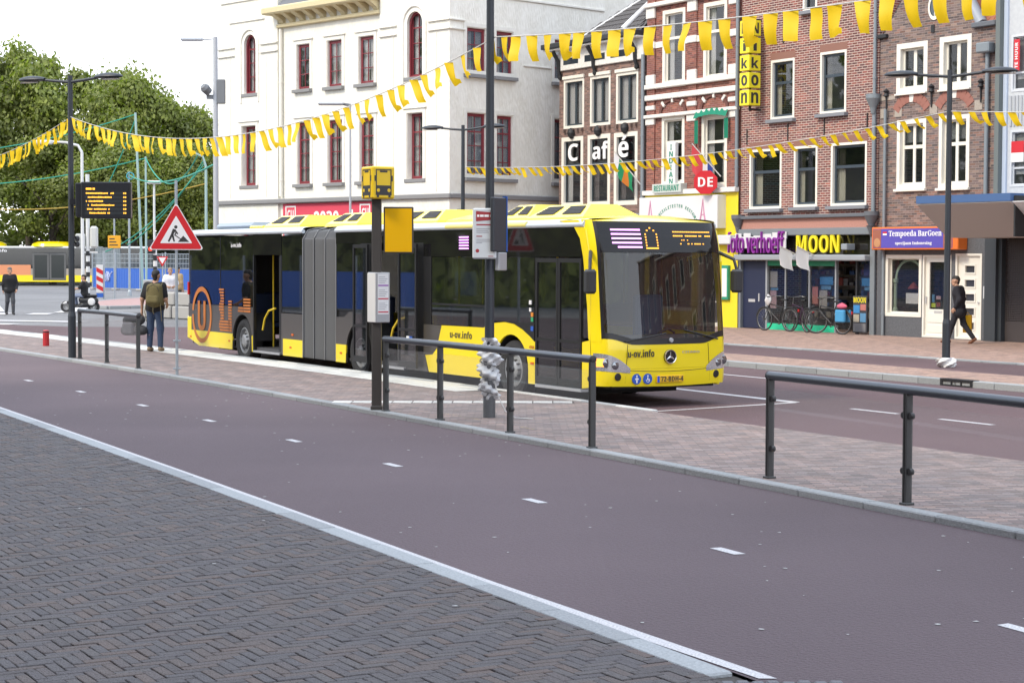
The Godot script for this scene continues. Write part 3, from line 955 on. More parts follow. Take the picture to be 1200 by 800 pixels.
	# interior: seats, poles, driver's place
	var sm := mat("seat_blue", 0.03, 0.05, 0.12, 0.8)
	for s in [3.6, 4.4, 5.2, 9.1, 11.8, 14.9, 15.7, 16.5, 17.2]:
		for z in [0.35, 1.75]:
			var se := M.new()
			se.cbox(s, 0.75, z, s + 0.42, 0.85, z + 0.8, 0.03); se.cbox(s + 0.36, 0.85, z, s + 0.46, 1.5, z + 0.8, 0.03)
			part(bus, "seat", se, sm)
	for q in [[2.3, 0.6], [3.2, 1.7], [5.9, 0.7], [6.6, 1.6], [8.1, 0.6], [12.7, 0.6], [13.6, 1.2], [14.1, 0.5]]:
		part(bus, "grab_pole", M.new().cyl(Vector3(q[0], 0.36, q[1]), Vector3(q[0], 2.7, q[1]), 0.018), mats["handle_yellow"])
	for q in [[13.15, 13.85], [6.85, 7.6]]:      # curved yellow rails in the open doorways
		part(bus, "door_rail", M.new().tube([Vector3(q[1], 0.75, 0.14), Vector3(q[1] - 0.12, 1.0, 0.14), Vector3(q[1] - 0.35, 1.18, 0.14), Vector3(q[0], 1.24, 0.14)], 0.024), mats["handle_yellow"])
	var ds := M.new()
	ds.cbox(0.95, 0.7, 1.55, 1.4, 0.85, 2.1, 0.04); ds.cbox(1.35, 0.85, 1.55, 1.5, 1.75, 2.1, 0.04)
	part(bus, "driver_seat", ds, sm)
	part(bus, "dashboard", M.new().cbox(0.42, 0.78, 0.35, 0.85, 1.12, 2.3, 0.06), mat("dash_grey", 0.05, 0.052, 0.055, 0.7))
	part(bus, "steering_wheel", M.new().tube([Vector3(0.95, 1.0, 1.62), Vector3(0.88, 1.14, 1.68), Vector3(0.85, 1.2, 1.83), Vector3(0.88, 1.14, 1.98), Vector3(0.95, 1.0, 2.04)], 0.02), blk)
	# nose -------------------------------------------------------------------
	var hb := func(l: float): 
		var w := absf(l - 1.275) / 1.155
		return 1.0 + 0.10 * smoothstep(0.55, 0.95, w)
	part(bus, "front_panel", nose_patch(M.new(), 0.0, 2.55, func(_l): return 0.62, hb, 40, 8), yel)
	part(bus, "front_bumper", nose_patch(M.new(), 0.0, 2.55, func(l: float): return 0.33 + 0.02 * absf(l - 1.275), func(_l): return 0.618, 40, 6, 0.008), yel)
	part(bus, "bumper_underside", M.new().box(0.16, 0.30, 0.3, 0.55, 0.36, 2.25), rub)
	part(bus, "windscreen", nose_patch(M.new(), 0.095, 2.455, hb, func(_l): return 2.44, 34, 16), shield)
	part(bus, "windscreen_edge", nose_patch(M.new(), 0.095, 2.455, func(l: float): return hb.call(l) - 0.004, func(l: float): return hb.call(l) + 0.09, 34, 1, 0.003), blk)
	part(bus, "windscreen_edge", nose_patch(M.new(), 0.09, 0.135, hb, func(_l): return 2.93, 1, 16, 0.003), blk)
	part(bus, "windscreen_edge", nose_patch(M.new(), 2.415, 2.46, hb, func(_l): return 2.93, 1, 16, 0.003), blk)
	part(bus, "display_glass", nose_patch(M.new(), 0.095, 2.455, func(_l): return 2.445, func(_l): return 2.93, 34, 8), mats["header_glass"])
	part(bus, "pillar", nose_patch(M.new(), -0.0, 0.095, func(_l): return 1.05, func(_l): return 2.96, 5, 18, 0.004), yel)
	part(bus, "pillar", nose_patch(M.new(), 2.455, 2.55, func(_l): return 1.05, func(_l): return 2.96, 5, 18, 0.004), yel)
	# side return of the pillar up into the roof
	part(bus, "pillar", panel(M.new(), [[0.34, 1.02], [0.40, 1.10], [0.44, 1.6], [0.56, 2.36], [0.66, 2.66], [0.85, 2.86], [1.3, 2.95], [0.72, 2.95], [0.50, 2.80], [0.36, 2.30]], 0.0, 0.035), yel)
	part(bus, "pillar", panel(M.new(), [[0.34, 1.02], [0.40, 1.10], [0.44, 1.6], [0.56, 2.36], [0.66, 2.66], [0.85, 2.86], [1.3, 2.95], [0.72, 2.95], [0.50, 2.80], [0.36, 2.30]], 2.515, 2.55), yel)
	var crown := M.new()
	crown.grid(30, 6, func(u: float, v: float):
		var l := lerpf(2.5, 0.05, u); var w := absf(l - 1.275) / 1.275
		return Vector3(bus_nose(l, 2.93) - 0.005 + v * 0.75, 2.932 + (0.12 - 0.09 * w * w * w) * sin(v * PI / 2), l))
	part(bus, "roof_front", crown, yel)
	# seams of the front panels
	var seam := M.new()
	for l in [0.50, 2.05]:
		var sp := []
		for k in 8: sp.append(Vector3(bus_nose(l + (0.04 if l > 1 else -0.04) * k / 7.0, lerpf(1.0, 0.40, k / 7.0)) - 0.004, lerpf(1.0, 0.40, k / 7.0), l + (0.04 if l > 1 else -0.04) * k / 7.0))
		seam.tube(sp, 0.005, 0.005, 5)
	var sp2 := []
	for k in 24:
		var l := lerpf(0.48, 2.07, k / 23.0)
		sp2.append(Vector3(bus_nose(l, 0.6) - 0.008, 0.60 - 0.03 * sin(PI * k / 23.0), l))
	seam.tube(sp2, 0.005, 0.005, 5)
	part(bus, "panel_seam", seam, mat("seam_dark", 0.10, 0.08, 0.005, 0.6))
	# head lamps
	for side in 2:
		var lamp := M.new()
		var f := func(u: float) -> float: return 0.012 + 0.53 * u if side == 0 else 2.538 - 0.53 * u
		lamp.grid(12, 5, func(u: float, v: float):
			var uu: float = (1.0 - u) if side == 0 else u
			var l: float = f.call(uu)
			var h := lerpf(0.80 - 0.24 * uu - 0.02, 0.815 - 0.10 * uu * uu - 0.06 * uu, v)
			h = lerpf(lerpf(0.60, 0.555, uu), lerpf(0.87, 0.63, uu * uu), v)
			return Vector3(bus_nose(l, h) - 0.012, h, l))
		var hl := part(bus, "headlight", lamp, mat("lamp_reflector", 0.62, 0.64, 0.66, 0.12, 0.75))
		for q in [[0.26, 0.72, 0.075], [0.52, 0.68, 0.065]]:
			var l: float = f.call(q[0])
			part(hl, "lamp_bowl", M.new().lathe(Vector3(bus_nose(l, q[1]) - 0.016, q[1], l), Vector3(-1, 0, 0), [[q[2], 0.0], [q[2] * 0.8, 0.006], [0.0, 0.014]], 16), mat("lamp_bowl", 0.28, 0.3, 0.32, 0.08, 0.9))
		var ind := M.new()
		ind.grid(4, 3, func(u: float, v: float):
			var uu: float = (1.0 - u) if side == 0 else u
			var l: float = f.call(uu * 0.22 - 0.02)
			return Vector3(bus_nose(l, 0.7) - 0.018, lerpf(0.66, 0.79, v), l))
		part(hl, "indicator", ind, glow("indicator_lit", 1.0, 0.35, 0.05, 1.2) if side == 0 else mat("indicator_clear", 0.5, 0.45, 0.4, 0.2))
		var fl: float = 0.33 if side == 0 else 2.22
		part(bus, "fog_lamp", M.new().lathe(Vector3(bus_nose(fl, 0.5) - 0.012, 0.5, fl), Vector3(-1, 0, 0.0), [[0.062, 0.0], [0.055, 0.006], [0.0, 0.008]], 16), blk)
	# emblem: dark disc, silver ring, three-pointed star
	var ec := Vector3(-0.014, 0.80, 1.275)
	var eb := part(bus, "emblem", M.new().lathe(ec, Vector3(-1, 0, 0), [[0.115, -0.02], [0.115, 0.006], [0.0, 0.010]], 28), mat("emblem_black", 0.015, 0.015, 0.016, 0.2))
	part(eb, "ring", M.new().lathe(ec, Vector3(-1, 0, 0), [[0.115, 0.004], [0.11, 0.02], [0.098, 0.018], [0.096, 0.008]], 28), mat("chrome", 0.7, 0.7, 0.72, 0.12, 1.0))
	var star := M.new()
	for k in 3:
		var a := TAU * k / 3 + PI / 2
		var tip := ec + Vector3(-0.02, sin(a) * 0.1, cos(a) * 0.1)
		var c0 := ec + Vector3(-0.014, sin(a + 1.05) * 0.022, cos(a + 1.05) * 0.022)
		var c1 := ec + Vector3(-0.014, sin(a - 1.05) * 0.022, cos(a - 1.05) * 0.022)
		var cc := ec + Vector3(-0.026, 0, 0)
		star.tri(cc, tip, c0); star.tri(cc, c1, tip)
	part(eb, "star", star, mats["chrome"])
	# printing on the front; text is laid out facing forward (local -x), reading from the kerb side
	var holder := Node3D.new()
	holder.name = "front_print"; bus.add_child(holder)
	holder.rotation.y = -PI / 2      # text x -> +z of the bus, text z -> -x of the bus
	var inkd := mat("print_dark", 0.03, 0.03, 0.03, 0.5)
	text(holder, "lettering", "u-ov.info", 0.48, 0.80, 0.98, 0.92, 0.0, inkd)
	text(holder, "fleet_number", "4164", 2.06, 0.87, 2.25, 0.945, -0.125, ora)
	text(holder, "model_lettering", "CITARO", 1.52, 0.85, 1.86, 0.885, -0.005, mat("chrome_letter", 0.5, 0.5, 0.45, 0.3, 0.6))
	var plate := part(bus, "number_plate", M.new().cbox(-0.03, 0.395, 1.015, -0.004, 0.505, 1.535, 0.006), mat("plate_yellow", 0.72, 0.42, 0.01, 0.45))
	part(plate, "plate_strip", M.new().box(-0.034, 0.40, 1.02, -0.0305, 0.50, 1.065), mat("plate_blue", 0.02, 0.08, 0.5, 0.45))
	text(holder, "plate_number", "72-BDH-4", 1.09, 0.412, 1.52, 0.49, 0.0315, inkd)
	for q in [0.66, 0.86]:
		var ic := part(bus, "pictogram", M.new().lathe(Vector3(bus_nose(q, 0.46) - 0.012, 0.46, q), Vector3(-1, 0, 0), [[0.085, -0.01], [0.085, 0.004], [0.0, 0.005]], 20), mat("sign_blue", 0.02, 0.09, 0.42, 0.4))
		var fig := M.new()
		var c := Vector3(bus_nose(q, 0.46) - 0.019, 0.46, q)
		fig.lathe(c + Vector3(0, 0.045, 0), Vector3(-1, 0, 0), [[0.015, 0.0], [0.0, 0.002]], 8)
		if q < 0.7:
			fig.box(c.x - 0.002, c.y - 0.06, c.z - 0.012, c.x, c.y + 0.025, c.z + 0.012); fig.box(c.x - 0.0022, c.y - 0.01, c.z - 0.035, c.x - 0.0004, c.y + 0.012, c.z + 0.035)
		else:
			fig.box(c.x - 0.002, c.y - 0.02, c.z - 0.012, c.x, c.y + 0.025, c.z + 0.006); fig.box(c.x - 0.0022, c.y - 0.022, c.z - 0.01, c.x - 0.0004, c.y - 0.006, c.z + 0.035)
			var ring := []
			for k in 9: ring.append(c + Vector3(-0.001, -0.02 + 0.033 * sin(PI * 0.9 + PI * 1.3 * k / 8.0), 0.033 * cos(PI * 0.9 + PI * 1.3 * k / 8.0)))
			fig.tube(ring, 0.005, 0.005, 4)
		part(ic, "symbol", fig, mat("print_white", 0.75, 0.75, 0.75, 0.5))
	# destination display: rows of lamps behind the header glass
	var led := Node3D.new()
	led.name = "display_lamps"; bus.add_child(led)
	var vio := glow("led_violet", 0.85, 0.35, 1.0, 1.3); var amb := glow("led_amber", 1.0, 0.42, 0.04, 1.1)
	var ledrow := func(l0: float, l1: float, h: float, th: float, mt: Material):
		part(led, "lamp_row", nose_patch(M.new(), l0, l1, func(_l): return h, func(_l): return h + th, 6, 1, 0.006), mt)
	for k in 5: ledrow.call(0.33 + (0.09 if k == 0 else 0.0), 0.86, 2.515 + k * 0.068, 0.026, vio)
	for k in 5:
		ledrow.call(0.93, 0.955, 2.54 + k * 0.045, 0.024, amb); ledrow.call(1.14, 1.165, 2.54 + k * 0.045, 0.024, amb)
	ledrow.call(0.93, 1.165, 2.50, 0.022, amb); ledrow.call(0.97, 1.0, 2.78, 0.022, amb); ledrow.call(1.095, 1.125, 2.78, 0.022, amb); ledrow.call(1.03, 1.06, 2.82, 0.022, amb)
	var r2 := RandomNumberGenerator.new(); r2.seed = 4
	var x := 1.47
	while x < 2.22:
		var wd := r2.randf_range(0.022, 0.04)
		ledrow.call(x, x + wd, 2.765, 0.018, amb)
		if r2.randf() < 0.8: ledrow.call(x, x + wd, 2.70, 0.020, amb)
		if x > 1.58 and x < 2.08 and r2.randf() < 0.75: ledrow.call(x, x + wd, 2.575, 0.018, amb)
		if x > 1.62 and x < 2.05 and r2.randf() < 0.3: ledrow.call(x, x + 0.02, 2.635, 0.016, amb)
		x += wd + 0.006
	# side display
	for k in 5: part(led, "lamp_row", M.new().box(4.28, 2.50 + k * 0.05, -0.004, 4.62, 2.522 + k * 0.05, 0.0), vio)
	for k in 4:
		for j in 5: part(led, "lamp_row", M.new().box(3.22 + j * 0.07 + (k % 2) * 0.01, 2.52 + k * 0.06, -0.004, 3.275 + j * 0.07, 2.54 + k * 0.06, 0.0), amb)
	# wipers
	for q in [[0.45, 1.20, 1.05, 1.17], [1.55, 2.25, 1.22, 1.06]]:
		var wp := M.new()
		var p0: float = q[0]; var p1: float = q[1]
		var wpts := []
		for k in 7:
			var l := lerpf(p0, p1, k / 6.0); var h := lerpf(q[2], q[3], k / 6.0)
			wpts.append(Vector3(bus_nose(l, h) - 0.03, h, l))
		wp.tube(wpts, 0.012, 0.012, 6)
		part(bus, "wiper", wp, blk)
	part(bus, "wiper_pivot", M.new().lathe(Vector3(bus_nose(1.3, 1.06) - 0.005, 1.06, 1.3), Vector3(-1, 0, 0), [[0.04, 0.0], [0.035, 0.025], [0.0, 0.03]], 12), mat("pivot_grey", 0.35, 0.36, 0.38, 0.5))
	# mirrors
	for side in 2:
		var z := -0.17 if side == 0 else 2.66
		var mir := part(bus, "mirror", M.new().cbox(0.02, 1.80, z - 0.09, 0.17, 2.18, z + 0.09, 0.035), mat("mirror_housing", 0.025, 0.026, 0.028, 0.5))
		part(mir, "mirror_arm", M.new().tube([Vector3(0.1, 2.17, z), Vector3(0.14, 2.34, z + (0.03 if side == 0 else -0.03)), Vector3(0.42, 2.46, 0.05 if side == 0 else 2.5)], 0.025, 0.03, 8), mats["mirror_housing"])
		part(mir, "mirror_glass", M.new().box(0.171, 1.84, z - 0.07, 0.174, 2.14, z + 0.07), mat("mirror_face", 0.5, 0.52, 0.55, 0.05, 1.0))
	# printing on the kerb side: text reads towards the front, so it is turned half round
	var sidep := Node3D.new()
	sidep.name = "side_print"; bus.add_child(sidep)
	sidep.rotation.y = PI      # text x -> -x of the bus, text z -> -z of the bus
	text(sidep, "lettering", "u-ov.info", -4.95, 0.93, -4.15, 1.06, 0.002, inkd)
	text(sidep, "lettering", "u-ov.info", -15.35, 2.56, -14.75, 2.66, -0.006, mats["print_white"], 0.003)
	text(sidep, "lettering", "4164", -2.2, 0.86, -2.04, 0.91, 0.002, ora)
	var ring := M.new()
	var n := 40
	for k in n:
		var a := TAU * k / n; var b := TAU * (k + 1) / n
		if absf(sin(a)) < 0.13 and cos(a) > 0: continue
		var q := func(t: float, r: float) -> Vector3: return Vector3(17.17 + cos(t) * r * 0.96, 0.99 + sin(t) * r, -0.0085)
		ring.quad(q.call(b, 0.66), q.call(a, 0.66), q.call(a, 0.55), q.call(b, 0.55))
	part(bus, "roundel", ring, ora)
	text(sidep, "roundel_letter", "U", -17.42, 0.62, -16.92, 1.32, 0.009, ora, 0.002, font_b)
	var st := M.new()
	for k in 15:
		var h := 0.66 + k * 0.066
		var spans := []
		if k < 15: spans.append([15.78, 16.02 + 0.05 * sin(k)])          # left stem
		if k < 4: spans.append([15.42, 15.80])
		if k < 11: spans.append([15.30, 15.5])
		if k < 9 and k > 1: spans.append([14.62, 15.14 - 0.03 * k])
		if k < 12 and k > 5: spans.append([14.2, 14.6])
		for q in spans:
			var s0: float = q[0]; var s1: float = q[1]
			if h < 1.1 and s0 < 15.30: continue
			st.box(s0, h, -0.010, s1, h + 0.04, -0.0005 if h > 0.62 else -0.007)
	part(bus, "stripe_print", st, ora)
	for q in [[2.18, 1.62, 0.035, "print_white"], [2.18, 1.50, 0.03, "print_white"], [2.12, 1.42, 0.035, "sticker_orange"], [2.12, 1.34, 0.035, "sticker_green"], [2.12, 1.19, 0.04, "sign_blue"], [6.3, 0.86, 0.05, "print_white"], [6.18, 0.86, 0.05, "sign_blue"]]:
		var mt: Material = mats.get(q[3], null)
		if mt == null: mt = mat(q[3], 0.65, 0.22, 0.02, 0.5) if q[3] == "sticker_orange" else mat(q[3], 0.02, 0.3, 0.12, 0.5)
		var zz := 0.0 if q[0] < 6 else -0.155
		part(bus, "sticker", M.new().box(q[0] - q[2], q[1] - q[2], zz - 0.002, q[0] + q[2], q[1] + q[2], zz + 0.009), mt)
	return bus

func build_far_bus():
	var bus := thing("articulated_bus", "distant yellow articulated bus passing in front of the trees behind the walking man", "bus", W(-58, 147), -0.05)
	var yel: Material = mats["bus_yellow"]; var gry := mat("far_bus_beige", 0.33, 0.29, 0.24, 0.5)
	var segs := [[0.0, 10.0], [21.5, 26.8], [28.6, 42.0]]
	for sg in [[2.0, 25.4], [27.4, 38.0]]:
		var a: float = sg[0]; var b: float = sg[1]
		part(bus, "body", M.new().cbox(a, 0.35, -2.5, b, 1.35, 0.0, 0.04), gry)
		part(bus, "skirt", M.new().box(a + 0.02, 0.30, -2.52, b - 0.02, 0.82, 0.012), yel)
		part(bus, "side_window", M.new().box(a + 0.03, 1.35, -2.48, b - 0.03, 2.9, -0.01), mats["bus_glass_dark"])
		part(bus, "roof", M.new().cbox(a, 2.9, -2.5, b, 3.08, 0.0, 0.05), mat("far_bus_roof", 0.6, 0.62, 0.62, 0.5))
	for q in [16.2, 19.1]:
		pass
	var door := M.new()
	for q in [[20.45, 21.75], [21.8, 23.1]]:
		var s: float = q[0]; var e: float = q[1]
		door.box(s, 0.45, -0.02, s + 0.14, 2.55, 0.02); door.box(e - 0.14, 0.45, -0.02, e, 2.55, 0.02)
		door.box(s + 0.14, 0.45, -0.02, e - 0.14, 0.6, 0.019); door.box(s + 0.14, 2.4, -0.02, e - 0.14, 2.55, 0.019)
	part(bus, "door", door, mat("far_door_frame", 0.10, 0.10, 0.10, 0.5))
	part(bus, "door_glass", M.new().box(20.45, 0.42, -0.05, 23.1, 2.6, 0.014), mat("far_door_dark", 0.02, 0.025, 0.025, 0.1))
	part(bus, "orange_print", M.new().box(12.0, 0.82, -0.02, 20.3, 1.62, 0.013), mat("far_print", 0.62, 0.25, 0.12, 0.6))
	text(bus, "lettering", "u-ov.info", 16.6, 2.62, 18.4, 2.85, 0.0, mat("print_white", 0.75, 0.75, 0.75, 0.5))
	var be := M.new()
	for k in 16:
		var x := 25.42 + k * 0.124
		be.box(x, 0.35, -2.45, x + 0.08, 3.0, -0.02); be.box(x + 0.08, 0.38, -2.42, x + 0.124, 2.97, -0.06)
	part(bus, "bellows", be, mat("far_bellows", 0.22, 0.25, 0.26, 0.6))
	for q in [[8.5, 3.2], [15.0, 3.0], [20.0, 3.4], [29.5, 3.2], [33.5, 3.4]]:
		var s: float = q[0]
		part(bus, "roof_unit", M.new().lathe(Vector3(s + q[1] / 2, 3.06, -1.25), Vector3.UP, [[q[1] / 2, 0.0], [q[1] * 0.47, 0.22], [q[1] * 0.36, 0.38], [0.0, 0.42]], 18), yel)
	for s in [5.0, 13.6, 30.4, 35.5]:
		part(bus, "wheel", M.new().lathe(Vector3(s, 0.48, -0.15), Vector3(0, 0, 1), [[0.48, -0.12], [0.48, 0.12], [0.3, 0.15], [0.0, 0.1]], 18), mats["tyre_rubber"])


# ---- buildings: local x along the front (left to right seen from the street), y up, z out to the street -----
func ring(m: M, x0: float, y0: float, x1: float, y1: float, w: float, z0: float, z1: float) -> M:
	m.box(x0, y0, z0, x0 + w, y1, z1); m.box(x1 - w, y0, z0, x1, y1, z1)
	m.box(x0 + w, y0, z0, x1 - w, y0 + w, z1 - 0.001); m.box(x0 + w, y1 - w, z0, x1 - w, y1, z1 - 0.001)
	return m

# one window: the part is its outer frame; sash, panes, sill, curtain are its children
func window(b: Node3D, x0: float, y0: float, x1: float, y1: float, o: Dictionary) -> MeshInstance3D:
	var cw: float = o.get("casing", 0.09); var proud: float = o.get("proud", 0.015); var deep: float = o.get("deep", 0.14)
	var win := part(b, "window", ring(M.new(), x0 + 0.002, y0 + 0.002, x1 - 0.002, y1 - 0.002, cw, -deep, proud), o.casing_mat)
	var a0 := x0 + cw; var b0 := y0 + cw; var a1 := x1 - cw; var b1 := y1 - cw
	var sw: float = o.get("sash", 0.05); var sm: Material = o.sash_mat
	var zs := -deep * 0.55
	var cols: int = o.get("cols", 1)
	var splits: Array = o.get("rows", [])       # fractions of the height where a bar crosses
	var sash := M.new()
	ring(sash, a0 - 0.002, b0 - 0.002, a1 + 0.002, b1 + 0.002, sw, zs - 0.045, zs)
	var ys := [b0 + sw]
	for f in splits: ys.append(lerpf(b0, b1, f))
	ys.append(b1 - sw)
	var bar: float = o.get("bar", 0.03)
	for i in range(1, ys.size() - 1):
		var tw: float = bar * (1.8 if o.get("heavy", -1) == i else 1.0)
		sash.box(a0 + sw, ys[i] - tw / 2, zs - 0.04, a1 - sw, ys[i] + tw / 2, zs - 0.004)
	var xs := [a0 + sw]
	for c in range(1, cols): xs.append(lerpf(a0, a1, float(c) / cols))
	xs.append(a1 - sw)
	var cf: int = o.get("cols_from", 0)
	for i in range(1, xs.size() - 1):
		sash.box(xs[i] - bar / 2, b0 + sw, zs - 0.041, xs[i] + bar / 2, ys[ys.size() - 1], zs - 0.003)
	part(win, "sash", sash, sm)
	for i in xs.size() - 1:
		for j in ys.size() - 1:
			var gm: Material = o.get("top_glass", o.glass) if j == ys.size() - 2 and splits.size() > 0 else o.glass
			part(win, "pane", M.new().box(xs[i], ys[j], zs - 0.026, xs[i + 1], ys[j + 1], zs - 0.02), gm)
	if o.has("sill_mat"):
		var sh: float = o.get("sill_h", 0.09); var ov: float = o.get("sill_over", 0.08); var so: float = o.get("sill_out", 0.10)
		part(win, "sill", M.new().cbox(x0 - ov, y0 - sh, -0.05, x1 + ov, y0 - 0.002, so, 0.008), o.sill_mat)
	if o.has("curtain"):
		var cm: Material = o.curtain
		var cf0: float = o.get("curtain_w", 0.32)
		var lefts := [[a0, a0 + (a1 - a0) * cf0], [a1 - (a1 - a0) * cf0, a1]]
		if o.get("one_side", false): lefts = [lefts[0]]
		for q in lefts:
			var c := M.new()
			var e0: float = q[0]; var e1: float = q[1]
			c.grid(18, 1, func(u: float, v: float): return Vector3(lerpf(e0, e1, u), lerpf(b0, b1, v), -deep - 0.05 + 0.02 * sin(u * 26.0)))
			part(win, "curtain", c, cm)
	if o.has("blind"):
		var bf: float = o.get("blind_f", 0.35)
		part(win, "blind", M.new().box(a0, b1 - (b1 - b0) * bf, -deep - 0.05, a1, b1, -deep - 0.04), o.blind)
	return win

func shell(b: Node3D, x0: float, x1: float, y0: float, y1: float, depth: float, mt: Material, floors: Array, roof := true):
	var m := M.new()
	m.quad(Vector3(x0, y0, -depth), Vector3(x0, y0, 0), Vector3(x0, y1, 0), Vector3(x0, y1, -depth))
	m.quad(Vector3(x1, y0, 0), Vector3(x1, y0, -depth), Vector3(x1, y1, -depth), Vector3(x1, y1, 0))
	m.quad(Vector3(x1, y0, -depth), Vector3(x0, y0, -depth), Vector3(x0, y1, -depth), Vector3(x1, y1, -depth))
	part(b, "rear_wall", m, mt)
	var f := M.new()
	for y in floors: f.box(x0 + 0.05, y, -depth + 0.1, x1 - 0.05, y + 0.12, -0.22)
	f.box(x0 + 0.05, y0, -2.6, x1 - 0.05, y1 - 0.1, -2.5)      # back wall of the front rooms
	part(b, "inner_floor", f, mat("room_plaster", 0.34, 0.32, 0.29, 0.9))
	if roof:
		var r := M.new().box(x0, y1 - 0.05, -depth, x1, y1 + 0.1, -0.01)
		part(b, "roof", r, mat("roof_felt", 0.06, 0.06, 0.065, 0.9))

func pipe(b: Node3D, x: float, y0: float, y1: float, mt: Material, r := 0.05, z := 0.09):
	var p := part(b, "downpipe", M.new().cyl(Vector3(x, y0, z), Vector3(x, y1, z), r, 10), mt)
	var c := M.new()
	var y := y0 + 0.6
	while y < y1 - 0.2:
		c.cyl(Vector3(x, y, z), Vector3(x, y + 0.05, z), r + 0.012, 10); c.box(x - 0.015, y, 0.0, x + 0.015, y + 0.04, z - r)
		y += 1.9
	part(p, "bracket", c, mt)
	return p

func hopper(b: Node3D, x: float, y: float, mt: Material):
	part(b, "hopper", M.new().lathe(Vector3(x, y, 0.13), Vector3.UP, [[0.06, -0.3], [0.1, -0.12], [0.2, 0.1], [0.22, 0.14], [0.22, 0.26], [0.0, 0.26]], 8), mt)

const ROW_TURN := -1.0108
func on_row(x: float, off := 0.0, y := 0.0) -> Vector3:     # a point of the shop row
	return W(1.69 + 0.5312 * x - 0.8473 * off, 67.78 - 0.8473 * x - 0.5312 * off, y)

func letters_panel(b: Node3D, x0, y0, x1, y1, z, mt, called := "sign_board") -> MeshInstance3D:
	return part(b, called, M.new().cbox(x0, y0, 0.0, x1, y1, z, 0.012), mt)

func shop_row():
	var white := mottle("white_trim", L(0.62, 0.60, 0.55), L(0.78, 0.76, 0.71), 1.5, 0.6, 0.02, 0.0, false, 71)
	var cream := mat("cream_frame", 0.74, 0.71, 0.62, 0.5)
	var teal := mat("teal_sash", 0.03, 0.045, 0.055, 0.4)
	var grey_paint := mat("grey_paint", 0.11, 0.12, 0.135, 0.6)
	var zinc := mat("zinc_pipe", 0.22, 0.25, 0.27, 0.55, 0.3)
	var black := mat("iron_black", 0.015, 0.016, 0.018, 0.6)
	var gl := glass("pane_glass", 0.03, 0.035, 0.04, 0.22, 0.02, 0.0)
	var leaded := glass("leaded_glass", 0.035, 0.05, 0.06, 0.72)
	leaded.albedo_texture = lead_tex()
	leaded.uv1_triplanar = true; leaded.uv1_scale = Vector3.ONE * 2.2
	var net := mat("net_curtain", 0.80, 0.80, 0.76, 0.9)
	net.backlight_enabled = true; net.backlight = Color(0.4, 0.4, 0.4)
	var cream_c := mat("cream_curtain", 0.62, 0.60, 0.48, 0.9)
	var stone_sill := mat("stone_sill", 0.20, 0.21, 0.23, 0.7)
	var brown := brick_mat("brown_brick", [Color(0.50, 0.39, 0.35), Color(0.46, 0.37, 0.34), Color(0.54, 0.42, 0.37), Color(0.43, 0.35, 0.33)], Color(0.50, 0.45, 0.42), 101)
	var redb := brick_mat("red_brick", [Color(0.53, 0.32, 0.27), Color(0.50, 0.29, 0.25), Color(0.57, 0.35, 0.29), Color(0.46, 0.27, 0.25)], Color(0.56, 0.46, 0.42), 102)
	var mixed := brick_mat("mixed_brick", [Color(0.50, 0.28, 0.25), Color(0.45, 0.26, 0.25), Color(0.54, 0.32, 0.28), Color(0.40, 0.25, 0.25)], Color(0.72, 0.65, 0.60), 103, 0.22, 0.072, 6)
	var gb := brick_mat("grey_brown_brick", [Color(0.47, 0.40, 0.38), Color(0.42, 0.36, 0.35), Color(0.52, 0.44, 0.40), Color(0.50, 0.38, 0.34), Color(0.38, 0.34, 0.34)], Color(0.55, 0.50, 0.47), 104)

	# --- cafe house
	var b := thing("cafe_house", "narrow brown brick cafe house with white frieze and lettered windows beside the white building", "house", on_row(0.0), ROW_TURN)
	var holes := []
	var up := [[0.30, 6.97, 1.60, 8.73], [1.98, 6.97, 3.23, 8.72], [3.57, 6.96, 4.87, 8.71]]
	var lo := [[0.17, 4.17, 1.56, 6.67], [1.84, 4.17, 3.23, 6.67], [3.46, 4.16, 4.85, 6.66]]
	for q in up + lo: holes.append(q)
	holes.append([0.5, 0.8, 2.6, 3.2]); holes.append([3.2, 0.15, 4.4, 3.0])
	part(b, "wall", M.new().wall(0.0, 0.1, 5.28, 9.05, holes, 0.2), brown)
	shell(b, 0.0, 5.28, 0.1, 9.9, 9.0, brown, [3.7, 6.75])
	for q in up:
		window(b, q[0], q[1], q[2], q[3], {"casing": 0.10, "casing_mat": cream, "sash_mat": teal, "sash": 0.07, "cols": 2, "bar": 0.10, "glass": gl, "curtain": net, "curtain_w": 0.47})
		part(b, "window_head", M.new().cbox(q[0] - 0.03, q[3] + 0.002, 0.0, q[2] + 0.03, q[3] + 0.12, 0.07, 0.01), cream)
		for k in 5: part(b, "sill_dentil", M.new().box(q[0] + 0.05 + k * 0.28, q[1] - 0.14, 0.0, q[0] + 0.13 + k * 0.28, q[1] - 0.01, 0.10), mat("dentil_brown", 0.16, 0.11, 0.09, 0.8))
	var word := ["C", "af", "é"]
	for i in 3:
		var q: Array = lo[i]
		window(b, q[0], q[1], q[2], q[3], {"casing": 0.15, "casing_mat": cream, "sash_mat": teal, "sash": 0.05, "rows": [0.62], "bar": 0.06, "glass": gl, "top_glass": leaded, "curtain": net if i == 0 else mat("dull_curtain", 0.20, 0.17, 0.16, 0.9), "curtain_w": 0.3})
		var bx: float = [0.62, 2.16, 3.74][i]; var wd: float = [0.62, 0.95, 0.58][i]
		text(b, "lettering", word[i], bx, 5.80, bx + wd, [6.42, 6.42, 6.55][i], 0.0, mat("letter_white", 0.8, 0.8, 0.78, 0.5), 0.03)
		# dark cast head above each window
		part(b, "ornament", M.new().lathe(Vector3(q[0] + 0.70, 6.60, 0.05), Vector3.UP, [[0.05, 0.0], [0.13, 0.08], [0.16, 0.2], [0.12, 0.33], [0.05, 0.38], [0.0, 0.38]], 9), black)
